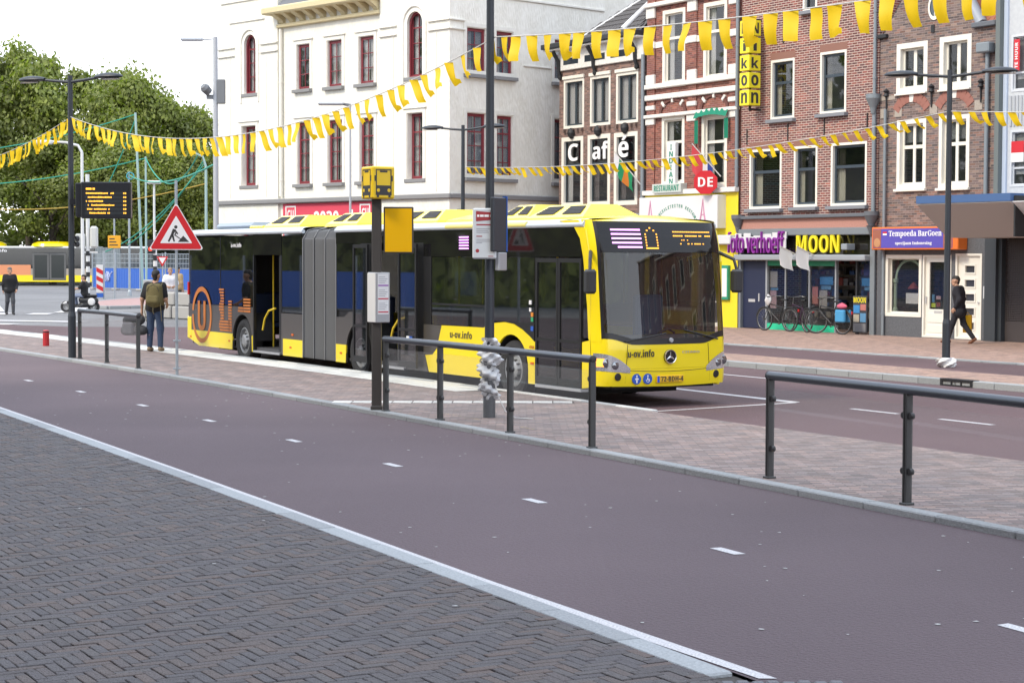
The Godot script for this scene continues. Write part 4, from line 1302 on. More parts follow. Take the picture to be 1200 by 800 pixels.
	part(b, "frieze", M.new().cbox(0.05, 9.06, 0.0, 5.26, 9.84, 0.10, 0.02), white)
	for q in [[0.4, 1.35], [1.75, 3.0], [3.35, 4.5]]:
		part(b, "frieze_window", M.new().box(q[0], 9.25, 0.06, q[1], 9.48, 0.105), mat("dark_glass", 0.02, 0.03, 0.04, 0.1))
	for x in [0.15, 2.35, 4.85]:
		var br := M.new()
		br.tube([Vector3(x, 8.85, 0.06), Vector3(x, 9.05, 0.14), Vector3(x, 9.4, 0.16), Vector3(x, 9.75, 0.40)], 0.06, 0.08, 8)
		br.lathe(Vector3(x, 8.72, 0.07), Vector3.UP, [[0.0, 0.0], [0.08, 0.06], [0.09, 0.14], [0.04, 0.2]], 8)
		part(b, "bracket", br, black)
	part(b, "gutter", M.new().cbox(-0.55, 9.85, -0.02, 5.27, 10.04, 0.48, 0.03), mat("gutter_dark", 0.03, 0.034, 0.04, 0.5))
	part(b, "gutter_board", M.new().cbox(-0.5, 9.78, -0.01, 5.27, 9.848, 0.40, 0.02), white)
	# hipped tile roof with white ridges
	var tile := mat("roof_tile", 0.09, 0.085, 0.085, 0.7)
	var apex := Vector3(4.5, 12.0, -1.9); var apex2 := Vector3(5.25, 12.0, -1.9)
	var e0 := Vector3(1.5, 10.03, 0.2); var e1 := Vector3(5.25, 10.03, 0.2); var eb := Vector3(1.5, 10.03, -6.0)
	var base := M.new()
	base.quad(e0, e1, apex2, apex); base.tri(eb, e0, apex); base.tri(Vector3(5.25, 10.03, -6.0), eb, apex); base.tri(apex2, Vector3(5.25, 10.03, -6.0), apex)
	var rf := part(b, "roof", base, tile)
	var tiles := 0
	for r in 11:
		var v0 := r / 11.0
		for c in 17:
			var u := (c + 0.5 * (r % 2)) / 17.0
			var p: Vector3 = lerp(lerp(e0, e1, u), lerp(apex, apex2, u), v0)
			if p.x > 5.05: continue
			var tm := M.new()
			tm.xf = Transform3D(Basis(Vector3.RIGHT, -0.90 + PI / 2 - 0.0), p + Vector3(0, 0.03, 0.02))
			var wdt := 0.21 * (1.0 - v0 * 0.7)
			tm.box(-wdt / 2, -0.02, -0.36, wdt / 2 - 0.02, 0.03, 0.02)
			part(rf, "roof_tile", tm, tile)
	part(b, "ridge", M.new().tube([e0 + Vector3(0.2, 0.12, -0.1), apex + Vector3(0, 0.06, 0)], 0.06, 0.06, 8), mat("ridge_white", 0.62, 0.64, 0.66, 0.5))
	part(b, "ridge", M.new().tube([apex + Vector3(0.1, 0.05, 0.1), Vector3(4.15, 10.15, 0.15)], 0.09, 0.12, 8), mats["ridge_white"])
	window(b, 0.5, 0.8, 2.6, 3.2, {"casing": 0.1, "casing_mat": teal, "sash_mat": teal, "cols": 2, "glass": gl})
	window(b, 3.2, 0.15, 4.4, 3.0, {"casing": 0.1, "casing_mat": teal, "sash_mat": teal, "rows": [0.7], "glass": gl})
	part(b, "ledge", M.new().cbox(0.0, 3.72, 0.0, 5.26, 3.86, 0.14, 0.02), stone_sill)
	pipe(b, 5.25, 0.15, 9.2, zinc, 0.07)

	# --- restaurant house
	b = thing("restaurant_house", "red brick house with white stone bands and a yellow restaurant front", "house", on_row(5.36), ROW_TURN)
	holes = []
	up = [[0.87, 8.06, 2.11, 10.56], [3.08, 8.08, 4.29, 10.56]]
	lo = [[0.86, 4.76, 2.11, 7.05], [3.02, 4.60, 4.34, 6.98]]
	for q in up + lo: holes.append(q)
	part(b, "wall", M.new().wall(0.0, 4.58, 4.98, 13.4, holes, 0.2), redb)
	shell(b, 0.0, 4.98, 0.1, 13.4, 9.0, redb, [4.2, 7.4, 10.9])
	for q in up + lo:
		window(b, q[0], q[1], q[2], q[3], {"casing": 0.13, "casing_mat": cream, "sash_mat": cream, "sash": 0.05, "rows": [0.64], "bar": 0.09, "glass": gl, "curtain": net, "curtain_w": 0.30, "sill_mat": white, "sill_over": 0.03, "sill_h": 0.07})
	for q in [[8.0, 8.16, 0.14], [7.62, 7.80, 0.12], [7.02, 7.14, 0.16], [10.72, 10.86, 0.18], [4.44, 4.60, 0.20]]:
		part(b, "stone_band", M.new().cbox(0.0, q[0], 0.0, 4.97, q[1], q[2], 0.02), white)
	for x in [0.05, 2.32, 4.47]:
		part(b, "pilaster", M.new().box(x, 4.62, 0.0, x + 0.44, 13.3, 0.05), redb)
		for q in [[8.16, 8.48], [9.35, 9.58], [10.36, 10.72], [7.30, 7.45], [6.80, 7.02], [11.6, 11.8], [12.6, 12.8]]:
			part(b, "stone_block", M.new().cbox(x - 0.02, q[0], 0.0, x + 0.46, q[1], 0.10, 0.02), white)
	for q in [[0.49, 0.87], [2.11, 2.32], [2.76, 3.08], [4.29, 4.47]]:
		part(b, "stone_band", M.new().box(q[0], 9.36, 0.0, q[1], 9.56, 0.03), white)
	for cx in [1.48, 3.68]:       # blind arches with stone wedges
		var ar := M.new()
		for k in 14:
			var a := PI * k / 14; var c := PI * (k + 1) / 14
			var f := func(t: float, r: float, z: float) -> Vector3: return Vector3(cx + r * cos(t), 7.16 + r * 0.62 * sin(t), z)
			ar.quad(f.call(a, 0.62, 0.05), f.call(a, 0.74, 0.05), f.call(c, 0.74, 0.05), f.call(c, 0.62, 0.05))
			ar.quad(f.call(c, 0.62, 0.0), f.call(a, 0.62, 0.0), f.call(a, 0.62, 0.05), f.call(c, 0.62, 0.05))
			ar.quad(f.call(a, 0.74, 0.0), f.call(c, 0.74, 0.0), f.call(c, 0.74, 0.05), f.call(a, 0.74, 0.05))
		part(b, "blind_arch", ar, mat("arch_brick", 0.13, 0.055, 0.045, 0.9))
		for t in [0.75, 1.57, 2.39]:
			var wm := M.new()
			wm.xf = Transform3D(Basis(Vector3.BACK, t - PI / 2), Vector3(cx + 0.68 * cos(t), 7.16 + 0.42 * sin(t), 0))
			wm.cbox(-0.05, -0.09, 0.0, 0.05, 0.12, 0.075, 0.01)
			part(b, "arch_stone", wm, white)
	# green drape round the right-hand first floor window
	var dr := M.new()
	dr.grid(20, 4, func(u: float, v: float):
		return Vector3(2.84 + 1.72 * u, 6.84 + 0.22 * v + 0.10 * sin(PI * u), 0.14 + 0.03 * sin(u * 40.0) + 0.1 * (1.0 - v)))
	for q in [[2.84, 0.17, 6.05], [4.38, 0.18, 6.15]]:
		var qx: float = q[0]; var qw: float = q[1]; var qy: float = q[2]
		dr.grid(8, 3, func(u: float, v: float): return Vector3(qx + qw * u, lerpf(qy, 6.8, v), 0.16 + 0.03 * sin(u * 16.0)))
	part(b, "drape", dr, mat("drape_green", 0.01, 0.20, 0.12, 0.9))
	# yellow front below
	var yl := mat("shop_yellow", 0.75, 0.60, 0.02, 0.55)
	part(b, "shop_front", M.new().wall(0.0, 0.12, 4.98, 4.44, [[0.35, 0.6, 2.6, 2.7], [2.9, 0.14, 4.0, 2.7]], 0.2, 0.05), yl)
	window(b, 0.35, 0.6, 2.6, 2.7, {"casing": 0.08, "casing_mat": cream, "sash_mat": cream, "cols": 2, "glass": gl})
	window(b, 2.9, 0.14, 4.0, 2.7, {"casing": 0.08, "casing_mat": cream, "sash_mat": cream, "rows": [0.3], "glass": gl})
	var sb := letters_panel(b, 0.14, 3.30, 4.36, 4.36, 0.40, mat("board_white", 0.66, 0.66, 0.66, 0.5))
	var grn := mat("letter_green", 0.02, 0.22, 0.14, 0.6)
	var wd2 := "IR SPECIALITEITEN RESTAURANT"
	for k in wd2.length():        # arched lettering
		if wd2[k] == " ": continue
		var a := PI - PI * (k + 0.5) / wd2.length()
		var hold := Node3D.new(); hold.name = "arc_letter"; sb.add_child(hold, true)
		hold.position = Vector3(2.2 + 1.05 * cos(a), 3.38 + 0.62 * sin(a), 0.402)
		hold.rotation.z = (a - PI / 2) * 0.8
		text(hold, "letter", wd2[k], -0.035, 0.0, 0.035, 0.11, 0.0, grn, 0.004)
		flatten(hold)
	for x in [0.78, 3.62]:         # pink sketched towers either side
		var tw := M.new()
		for s in [-1, 1]: tw.tube([Vector3(x + s * 0.16, 3.42, 0.405), Vector3(x + s * 0.06, 3.85, 0.405), Vector3(x, 4.25, 0.405)], 0.035, 0.012, 5)
		tw.box(x - 0.10, 3.72, 0.401, x + 0.10, 3.76, 0.407)
		part(sb, "tower_print", tw, mat("print_pink", 0.55, 0.25, 0.38, 0.7))
	part(b, "awning_case", M.new().cbox(0.1, 2.78, 0.05, 4.9, 3.08, 0.32, 0.03), mat("awning_white", 0.6, 0.6, 0.6, 0.5))
	var mn := part(b, "menu_case", M.new().cbox(4.10, 1.02, 0.05, 4.62, 2.12, 0.16, 0.015), mat("menu_green", 0.02, 0.25, 0.15, 0.5))
	part(mn, "menu_sheet", M.new().box(4.15, 1.12, 0.16, 4.57, 2.02, 0.166), mat("paper", 0.7, 0.7, 0.68, 0.6))
	var vs := letters_panel(b, 1.32, 4.74, 1.78, 6.16, 0.14, mats["board_white"])
	for k in 6: text(vs, "lettering", "INDIAN"[k], 1.46 if k != 0 and k != 3 else 1.52, 5.92 - k * 0.225, 1.66 if k != 0 and k != 3 else 1.60, 6.09 - k * 0.225, 0.14, grn, 0.008)
	var rs := letters_panel(b, 0.72, 4.50, 2.30, 4.80, 0.30, mat("board_pale", 0.50, 0.54, 0.50, 0.6))
	text(rs, "lettering", "RESTAURANT", 0.84, 4.56, 2.2, 4.75, 0.30, grn, 0.008)
	# red octagonal sign standing out from the wall
	var oct := Node3D.new(); oct.name = "projecting_sign"; b.add_child(oct)
	oct.position = Vector3(3.95, 4.76, 0.55); oct.rotation.y = 0.75
	var po := PackedVector2Array()
	for k in 8: po.append(Vector2(cos(PI / 8 + k * PI / 4), sin(PI / 8 + k * PI / 4)) * 0.40)
	part(oct, "octagon", M.new().ext(po, -0.06, 0.06), mat("sign_red", 0.55, 0.015, 0.025, 0.4))
	text(oct, "lettering", "DE", -0.24, -0.14, 0.24, 0.16, 0.06, mats["letter_white"], 0.01)
	part(oct, "sign_arm", M.new().cyl(Vector3(0.3, 0.0, -0.1), Vector3(0.15, 0.1, -0.62), 0.025), black)
	pipe(b, 4.93, 4.6, 13.0, zinc, 0.06)

	# --- photo shop house
	b = thing("photo_shop_house", "red and cream brick house above the grey photo shop front with purple and yellow letters", "house", on_row(10.40), ROW_TURN)
	holes = []
	up = [[1.42, 6.61, 2.53, 8.43], [3.69, 6.64, 4.84, 8.47]]
	lo = [[0.43, 3.88, 1.97, 5.73], [2.54, 3.90, 3.61, 5.74], [4.21, 3.90, 5.75, 5.75]]
	for q in up + lo: holes.append(q)
	holes.append([2.88, 9.77, 3.52, 11.2])
	part(b, "wall", M.new().wall(0.0, 3.60, 6.20, 13.2, holes, 0.2), mixed)
	shell(b, 0.0, 6.20, 0.1, 13.2, 9.0, mixed, [3.3, 6.2, 9.2])
	var sash_blue := mat("sash_blue_grey", 0.035, 0.05, 0.065, 0.45)
	for q in up + lo:
		window(b, q[0], q[1], q[2], q[3], {"casing": 0.075, "casing_mat": cream, "sash_mat": sash_blue, "sash": 0.075, "rows": [0.63 if q[1] < 6 else 0.62], "bar": 0.09, "glass": gl, "top_glass": leaded, "sill_mat": stone_sill, "sill_h": 0.11, "sill_out": 0.16, "curtain": cream_c, "curtain_w": 0.26, "one_side": true})
		part(b, "brick_lintel", M.new().box(q[0] - 0.02, q[3] + 0.003, 0.0, q[2] + 0.02, q[3] + 0.22, 0.006), mat("lintel_brick", 0.24, 0.12, 0.09, 0.9))
	window(b, 2.88, 9.77, 3.52, 11.2, {"casing": 0.075, "casing_mat": cream, "sash_mat": sash_blue, "rows": [0.6], "glass": gl, "sill_mat": stone_sill, "sill_h": 0.11, "sill_out": 0.16})
	for q in [[0.3, 5.9], [2.25, 5.95], [3.9, 6.0], [5.75, 6.05], [2.0, 8.9], [4.3, 9.1]]:
		part(b, "wall_anchor", M.new().box(q[0] - 0.015, q[1], 0.0, q[0] + 0.015, q[1] + 0.5, 0.03), black)
	part(b, "ledge", M.new().cbox(0.0, 3.56, 0.0, 6.18, 3.66, 0.20, 0.015), grey_paint)
	part(b, "pink_band", M.new().box(0.0, 3.26, 0.0, 6.18, 3.56, 0.07), mottle("pink_plaster", L(0.38, 0.19, 0.15), L(0.48, 0.25, 0.20), 1.0, 0.8, 0.03, 0.0, false, 72))
	part(b, "fascia", M.new().cbox(0.0, 3.04, 0.0, 6.18, 3.255, 0.16, 0.02), mat("fascia_grey", 0.17, 0.19, 0.205, 0.6))
	# shop front: piers, door, transom band, glazing, awning case
	part(b, "pier", M.new().box(0.0, 0.12, -0.12, 0.10, 3.04, 0.06), mats["fascia_grey"])
	part(b, "pier", M.new().box(6.00, 0.12, -0.12, 6.19, 3.04, 0.08), mats["fascia_grey"])
	part(b, "awning_case", M.new().cbox(0.02, 2.28, 0.0, 6.0, 2.46, 0.30, 0.03), mat("case_grey", 0.34, 0.36, 0.38, 0.45, 0.3))
	part(b, "transom_glass", M.new().box(0.10, 2.46, -0.10, 6.0, 3.04, -0.08), glass("transom_dark", 0.02, 0.018, 0.015, 0.75))
	var dr2 := part(b, "door", M.new().cbox(0.12, 0.16, -0.09, 1.22, 2.26, -0.03, 0.01), mat("door_navy", 0.012, 0.018, 0.05, 0.5))
	part(dr2, "letter_box", M.new().box(0.40, 0.98, -0.03, 0.72, 1.07, -0.018), mat("steel_plate", 0.55, 0.55, 0.55, 0.4, 0.4))
	part(dr2, "handle", M.new().box(0.90, 1.0, -0.03, 0.95, 1.25, 0.0), mats["steel_plate"])
	part(b, "shop_window", M.new().box(1.30, 0.34, -0.10, 4.40, 2.12, -0.085), gl)
	part(b, "window_mullion", M.new().box(1.22, 0.14, -0.12, 1.30, 2.28, -0.02), mats["case_grey"])
	part(b, "window_mullion", M.new().box(2.10, 0.34, -0.11, 2.14, 2.12, -0.05), mats["case_grey"])
	part(b, "window_mullion", M.new().box(3.20, 0.34, -0.11, 3.24, 2.12, -0.05), mats["case_grey"])
	part(b, "window_mullion", M.new().box(4.40, 0.14, -0.12, 4.46, 2.28, -0.02), mats["case_grey"])
	part(b, "green_strip", M.new().box(1.30, 2.12, -0.10, 4.40, 2.28, -0.04), mat("strip_green", 0.01, 0.23, 0.11, 0.5))
	part(b, "green_strip", M.new().box(1.30, 0.14, -0.10, 4.40, 0.34, -0.03), mat("strip_mint", 0.02, 0.50, 0.27, 0.5))
	part(b, "shop_window", M.new().box(5.36, 0.16, -0.10, 6.0, 2.28, -0.085), gl)
	part(b, "door_jamb", M.new().box(5.30, 0.14, -0.12, 5.36, 2.28, -0.02), mat("jamb_black", 0.02, 0.02, 0.022, 0.5))
	# inside of the shop: floor, shelves of wares
	var ins := M.new()
	ins.box(0.1, 0.10, -2.5, 6.1, 0.14, -0.12)
	part(b, "shop_floor", ins, mat("shop_floor", 0.16, 0.14, 0.12, 0.6))
	for k in 6:
		var sy := 0.5 + k * 0.33
		part(b, "shelf", M.new().box(1.4, sy, -1.9, 6.0, sy + 0.03, -1.55), mat("shelf_wood", 0.10, 0.08, 0.06, 0.7))
		var wr := RandomNumberGenerator.new(); wr.seed = 500 + k
		for j in 17:
			var wx := 1.45 + j * 0.265
			var hh := wr.randf_range(0.08, 0.26)
			var pal := ["ware_grey", "ware_red", "ware_blue", "ware_cream", "ware_black", "ware_black"]
			var cols := {"ware_grey": Vector3(0.18, 0.18, 0.19), "ware_red": Vector3(0.25, 0.05, 0.04), "ware_blue": Vector3(0.05, 0.12, 0.3), "ware_cream": Vector3(0.4, 0.36, 0.28), "ware_black": Vector3(0.03, 0.03, 0.03)}
			var pk: String = pal[wr.randi() % pal.size()]
			part(b, "ware_box", M.new().box(wx, sy + 0.03, -1.85, wx + wr.randf_range(0.1, 0.22), sy + 0.03 + hh, -1.6), mat(pk, cols[pk].x, cols[pk].y, cols[pk].z, 0.6))
	var poster := func(x0: float, y0: float, x1: float, y1: float, key: String, c: Vector3, z := -0.13):
		part(b, "poster", M.new().box(x0, y0, z - 0.006, x1, y1, z), mat(key, c.x, c.y, c.z, 0.6))
	poster.call(1.32, 1.45, 1.66, 1.95, "poster_mix", Vector3(0.35, 0.33, 0.3))
	poster.call(1.32, 0.80, 1.62, 1.35, "poster_rose", Vector3(0.45, 0.3, 0.32))
	poster.call(1.34, 1.36, 1.7, 1.43, "poster_sky", Vector3(0.10, 0.25, 0.42))
	poster.call(3.62, 1.56, 4.20, 1.80, "poster_blue", Vector3(0.04, 0.22, 0.48))
	poster.call(3.66, 1.42, 4.12, 1.53, "poster_sky", Vector3(0.10, 0.25, 0.42))
	poster.call(3.6, 0.85, 3.95, 1.40, "poster_mix", Vector3(0.3, 0.3, 0.2))
	poster.call(3.28, 0.98, 3.54, 1.50, "poster_salmon", Vector3(0.45, 0.16, 0.13))
	poster.call(5.44, 1.55, 5.98, 1.78, "poster_blue", Vector3(0.04, 0.22, 0.48))
	poster.call(5.56, 1.42, 5.92, 1.52, "poster_sky", Vector3(0.10, 0.25, 0.42))
	poster.call(5.52, 1.85, 5.96, 2.2, "poster_navy", Vector3(0.02, 0.02, 0.12))
	# letters
	var lb := part(b, "letter_backing", M.new().box(-0.3, 2.66, 0.19, 2.44, 3.02, 0.215), mat("acrylic_white", 0.62, 0.62, 0.62, 0.4))
	for k in 6: part(lb, "backing_block", M.new().box([0.0, 0.42, 0.9, 1.35, 1.8, 2.15][k], [2.86, 2.94, 2.7, 2.9, 2.8, 2.95][k], 0.18, [0.3, 0.75, 1.3, 1.75, 2.1, 2.46][k], [3.12, 3.13, 3.05, 3.1, 3.14, 3.16][k], 0.214), mats["acrylic_white"])
	text(b, "lettering", "foto verhoeff", -0.34, 2.50, 2.40, 3.18, 0.215, mat("letter_purple", 0.22, 0.02, 0.26, 0.4), 0.07, font_r)
	text(b, "lettering", "MOON", 2.92, 2.52, 4.82, 3.04, 0.16, mat("letter_yellow", 0.75, 0.62, 0.01, 0.45), 0.06)
	part(b, "floodlight", M.new().cbox(5.05, 2.60, 0.0, 5.3, 2.78, 0.35, 0.02), mat("flood_grey", 0.25, 0.28, 0.3, 0.5))
	pipe(b, 6.12, 3.7, 6.7, zinc, 0.06); hopper(b, 6.12, 6.8, zinc); pipe(b, 6.12, 6.9, 12.8, zinc, 0.05)
	hopper(b, 0.04, 3.45, grey_paint); hopper(b, 6.10, 3.45, grey_paint)
	part(b, "console", M.new().lathe(Vector3(6.1, 3.0, 0.14), Vector3.UP, [[0.0, -0.05], [0.05, 0.05], [0.12, 0.25], [0.15, 0.3], [0.0, 0.3]], 8), grey_paint)

	# --- takeaway house with gable
	b = thing("takeaway_house", "grey-brown brick gabled house above the takeaway shop with the orange framed sign", "house", on_row(16.65), ROW_TURN)
	holes = []
	up = [[0.67, 7.0, 1.89, 8.41], [2.35, 6.99, 3.54, 8.44]]
	lo = [[0.72, 4.32, 1.87, 6.26], [2.36, 4.30, 3.51, 6.28]]
	for q in up + lo: holes.append(q)
	part(b, "wall", M.new().wall(0.0, 3.28, 4.50, 8.66, holes, 0.2), gb)
	shell(b, 0.0, 4.50, 0.1, 8.66, 9.0, gb, [3.0, 6.55], false)
	# gable: a stepped-in slope with an oval window cut in
	var gab := M.new()
	var gp := PackedVector2Array([Vector2(0.10, 8.661), Vector2(0.85, 9.64), Vector2(2.0, 11.0), Vector2(2.6, 11.0), Vector2(3.26, 9.36), Vector2(3.74, 8.661)])
	var gfull := PackedVector2Array([Vector2(0.06, 8.661), Vector2(0.85, 9.64), Vector2(2.02, 11.3), Vector2(2.5, 11.3), Vector2(3.30, 9.40), Vector2(3.78, 8.661)])
	gab.ext(gfull, -0.25, -0.001)
	part(b, "gable", gab, gb)
	var rbm := M.new()      # main roof slopes towards the street behind the gable
	rbm.quad(Vector3(0.0, 8.62, -0.2), Vector3(4.5, 8.62, -0.2), Vector3(4.5, 12.2, -3.8), Vector3(0.0, 12.2, -3.8))
	rbm.quad(Vector3(4.5, 8.62, -8.9), Vector3(0.0, 8.62, -8.9), Vector3(0.0, 12.2, -3.8), Vector3(4.5, 12.2, -3.8))
	rbm.tri(Vector3(4.5, 8.62, -0.2), Vector3(4.5, 8.62, -8.9), Vector3(4.5, 12.2, -3.8)); rbm.tri(Vector3(0.0, 8.62, -8.9), Vector3(0.0, 8.62, -0.2), Vector3(0.0, 12.2, -3.8))
	rbm.quad(Vector3(0.06, 8.66, -0.24), Vector3(2.26, 11.4, -0.24), Vector3(2.26, 11.4, -3.4), Vector3(0.06, 8.66, -0.5))
	rbm.quad(Vector3(3.78, 8.66, -0.24), Vector3(2.26, 11.4, -0.24), Vector3(2.26, 11.4, -3.4), Vector3(3.78, 8.66, -0.5))
	var rf2 := part(b, "roof", rbm, mat("orange_tile", 0.30, 0.11, 0.06, 0.8))
	for k in 9:
		for j in 8:
			var tt := M.new()
			tt.xf = Transform3D(Basis(Vector3.RIGHT, 0.785), Vector3(3.0 + j * 0.2 + 0.05 * (k % 2), 8.72 + k * 0.22, -0.24 - k * 0.22))
			tt.box(-0.09, 0.0, -0.20, 0.09, 0.045, 0.16)
			part(rf2, "roof_tile", tt, mats["orange_tile"])
	part(b, "gable_coping", M.new().tube([Vector3(3.78, 8.70, -0.1), Vector3(3.30, 9.42, -0.1), Vector3(2.5, 11.33, -0.1)], 0.16, 0.16, 6), mat("lead_grey", 0.30, 0.33, 0.37, 0.5))
	part(b, "gable_coping", M.new().tube([Vector3(0.06, 8.70, -0.1), Vector3(0.85, 9.68, -0.1), Vector3(2.02, 11.33, -0.1)], 0.07, 0.07, 6), black)
	part(b, "shoulder", M.new().cbox(-0.03, 8.62, -0.3, 0.32, 8.74, 0.12, 0.02), black)
	part(b, "shoulder", M.new().cbox(3.62, 8.56, -0.3, 4.49, 8.70, 0.14, 0.02), grey_paint)
	var ov := M.new()
	for k in 24:
		var a := TAU * k / 24; var c := TAU * (k + 1) / 24
		var f := func(t: float, s: float, z: float) -> Vector3: return Vector3(2.14 + 0.24 * s * cos(t), 9.30 + 0.36 * s * sin(t), z)
		ov.quad(f.call(a, 0.72, 0.03), f.call(a, 1.0, 0.03), f.call(c, 1.0, 0.03), f.call(c, 0.72, 0.03))
		ov.quad(f.call(a, 1.0, 0.0), f.call(c, 1.0, 0.0), f.call(c, 1.0, 0.03), f.call(a, 1.0, 0.03))
	var ow := part(b, "oval_window", ov, cream)
	var og := PackedVector2Array()
	for k in 24: og.append(Vector2(2.14 + 0.18 * cos(TAU * k / 24), 9.30 + 0.27 * sin(TAU * k / 24)))
	part(ow, "pane", M.new().ext(og, 0.002, 0.012), mat("oval_glass", 0.05, 0.07, 0.09, 0.08))
	part(ow, "glazing_bar", M.new().box(2.13, 9.03, 0.012, 2.15, 9.57, 0.02), cream)
	part(b, "vent", M.new().box(2.02, 8.60, 0.0, 2.14, 8.82, 0.03), black)
	for q in up:
		window(b, q[0], q[1], q[2], q[3], {"casing": 0.15, "casing_mat": cream, "sash_mat": cream, "sash": 0.06, "cols": 2, "bar": 0.12, "glass": gl, "deep": 0.22, "sill_mat": cream, "sill_over": 0.0, "sill_h": 0.05})
	for q in lo:
		window(b, q[0], q[1], q[2], q[3], {"casing": 0.12, "casing_mat": cream, "sash_mat": cream, "sash": 0.06, "rows": [0.62], "cols": 2, "bar": 0.10, "glass": gl, "deep": 0.2, "sill_mat": cream, "sill_over": 0.04, "sill_h": 0.08, "blind": mat("grey_blind", 0.3, 0.32, 0.32, 0.8), "blind_f": 0.3})
	for cx in [1.28, 2.93]:
		for k in 9:
			var t := lerpf(0.45, PI - 0.45, (k + 0.5) / 9.0)
			var wm := M.new()
			wm.xf = Transform3D(Basis(Vector3.BACK, t - PI / 2), Vector3(cx + 0.68 * cos(t), 6.28 + 0.60 * sin(t), 0))
			wm.cbox(-0.085, -0.14, 0.0, 0.085, 0.14, 0.02, 0.004)
			part(b, "arch_block", wm, mats["white_trim"] if k == 4 else mat("arch_red", 0.30, 0.13, 0.10, 0.9))
	part(b, "stone_band", M.new().box(0.0, 6.86, 0.0, 0.62, 6.98, 0.015), mottle("sandstone", L(0.30, 0.26, 0.22), L(0.42, 0.37, 0.31), 1.0, 0.9, 0.03, 0.0, false, 73))
	for q in [0.05, 0.62, 2.0, 3.68]:
		part(b, "stone_block", M.new().box(q, 6.36, 0.0, q + 0.28, 6.62, 0.014), mats["sandstone"])
	for x in [0.30, 2.08, 3.92]:
		var an := M.new()
		an.tube([Vector3(x, 6.55, 0.03), Vector3(x, 7.0, 0.04)], 0.025, 0.025, 6)
		an.lathe(Vector3(x, 6.98, 0.04), Vector3.UP, [[0.0, -0.05], [0.09, 0.0], [0.05, 0.08], [0.09, 0.14], [0.0, 0.22]], 8)
		part(b, "wall_anchor", an, black)
	pipe(b, 0.32, 0.15, 6.6, zinc, 0.045); pipe(b, 4.20, 3.4, 7.9, zinc, 0.06)
	part(b, "hopper", M.new().cbox(3.95, 7.85, 0.02, 4.42, 8.12, 0.30, 0.03), zinc)
	# ground floor: dark render with window and two white doors
	var rend := mottle("grey_render", L(0.075, 0.08, 0.09), L(0.12, 0.125, 0.135), 1.3, 0.7, 0.03, 0.0, false, 74)
	part(b, "shop_wall", M.new().wall(0.0, 0.12, 4.58, 3.28, [[0.36, 0.71, 1.80, 2.46], [1.83, 0.16, 2.93, 2.46], [3.08, 0.16, 4.06, 2.50]], 0.2, 0.03), rend)
	var sw := window(b, 0.36, 0.71, 1.80, 2.46, {"casing": 0.10, "casing_mat": cream, "sash_mat": cream, "sash": 0.04, "glass": gl, "deep": 0.12, "proud": 0.05})
	# mint arch and columns inside the window
	var mint := mat("mint_plaster", 0.45, 0.58, 0.42, 0.7)
	var am := M.new()
	for k in 16:
		var a := PI * k / 16; var c := PI * (k + 1) / 16
		var f := func(t: float, r: float) -> Vector3: return Vector3(1.08 + r * cos(t), 1.78 + r * 0.98 * sin(t), -0.20)
		am.quad(f.call(a, 0.50), f.call(a, 0.58), f.call(c, 0.58), f.call(c, 0.50))
	part(sw, "arch", am, mint)
	for x in [0.50, 1.56]:
		part(sw, "column", M.new().lathe(Vector3(x, 0.82, -0.22), Vector3.UP, [[0.09, 0.0], [0.08, 0.1], [0.055, 0.14], [0.055, 0.82], [0.09, 0.86], [0.09, 0.96], [0.0, 0.96]], 10), mint)
	part(sw, "spandrel", M.new().box(0.46, 2.0, -0.24, 0.62, 2.36, -0.23), mat("spandrel_red", 0.14, 0.03, 0.03, 0.8))
	part(sw, "spandrel", M.new().box(1.54, 2.0, -0.24, 1.70, 2.36, -0.23), mats["spandrel_red"])
	part(sw, "notice", M.new().box(1.0, 1.08, -0.15, 1.5, 1.38, -0.145), mats["paper"])
	part(sw, "wares", M.new().lathe(Vector3(1.05, 1.45, -0.4), Vector3.UP, [[0.02, 0.0], [0.18, 0.05], [0.1, 0.15], [0.0, 0.25]], 8), mat("ware_red", 0.25, 0.05, 0.04, 0.6))
	var dm := mat("door_white", 0.72, 0.70, 0.63, 0.5)
	var d1 := M.new()
	ring(d1, 1.835, 0.165, 2.925, 2.455, 0.06, -0.15, 0.04)
	d1.wall(1.895, 0.20, 2.865, 2.40, [[2.04, 0.95, 2.72, 2.26]], 0.05, -0.03)
	var dd := part(b, "door", d1, dm)
	part(dd, "pane", M.new().box(2.04, 0.95, -0.07, 2.72, 2.26, -0.06), gl)
	part(dd, "door_panel", M.new().cbox(2.0, 0.30, -0.03, 2.76, 0.52, -0.015, 0.006), dm)
	part(dd, "door_panel", M.new().cbox(2.0, 0.58, -0.03, 2.76, 0.84, -0.015, 0.006), dm)
	part(dd, "letter_box", M.new().box(2.24, 0.84, -0.028, 2.54, 0.91, -0.012), mats["steel_plate"])
	part(dd, "handle", M.new().box(1.93, 1.10, -0.03, 1.96, 1.3, 0.02), mats["steel_plate"])
	poster.call(0, 0, 0, 0, "x_unused", Vector3.ONE) if false else null
	for q in [[2.08, 1.0, 2.24, 1.12, "sticker_lime", Vector3(0.5, 0.6, 0.05)], [2.1, 1.14, 2.2, 1.36, "poster_sky", Vector3.ZERO], [2.28, 1.02, 2.42, 1.14, "ware_red", Vector3.ZERO], [2.26, 1.22, 2.44, 1.32, "poster_rose", Vector3.ZERO]]:
		part(dd, "sticker", M.new().box(q[0], q[1], -0.078, q[2], q[3], -0.072), mat(q[4], q[5].x, q[5].y, q[5].z, 0.6))
	var d2 := M.new()
	ring(d2, 3.085, 0.165, 4.055, 2.495, 0.06, -0.15, 0.04)
	var slots := []
	for k in 5: slots.append([3.40, 0.44 + k * 0.385, 3.74, 0.62 + k * 0.385])
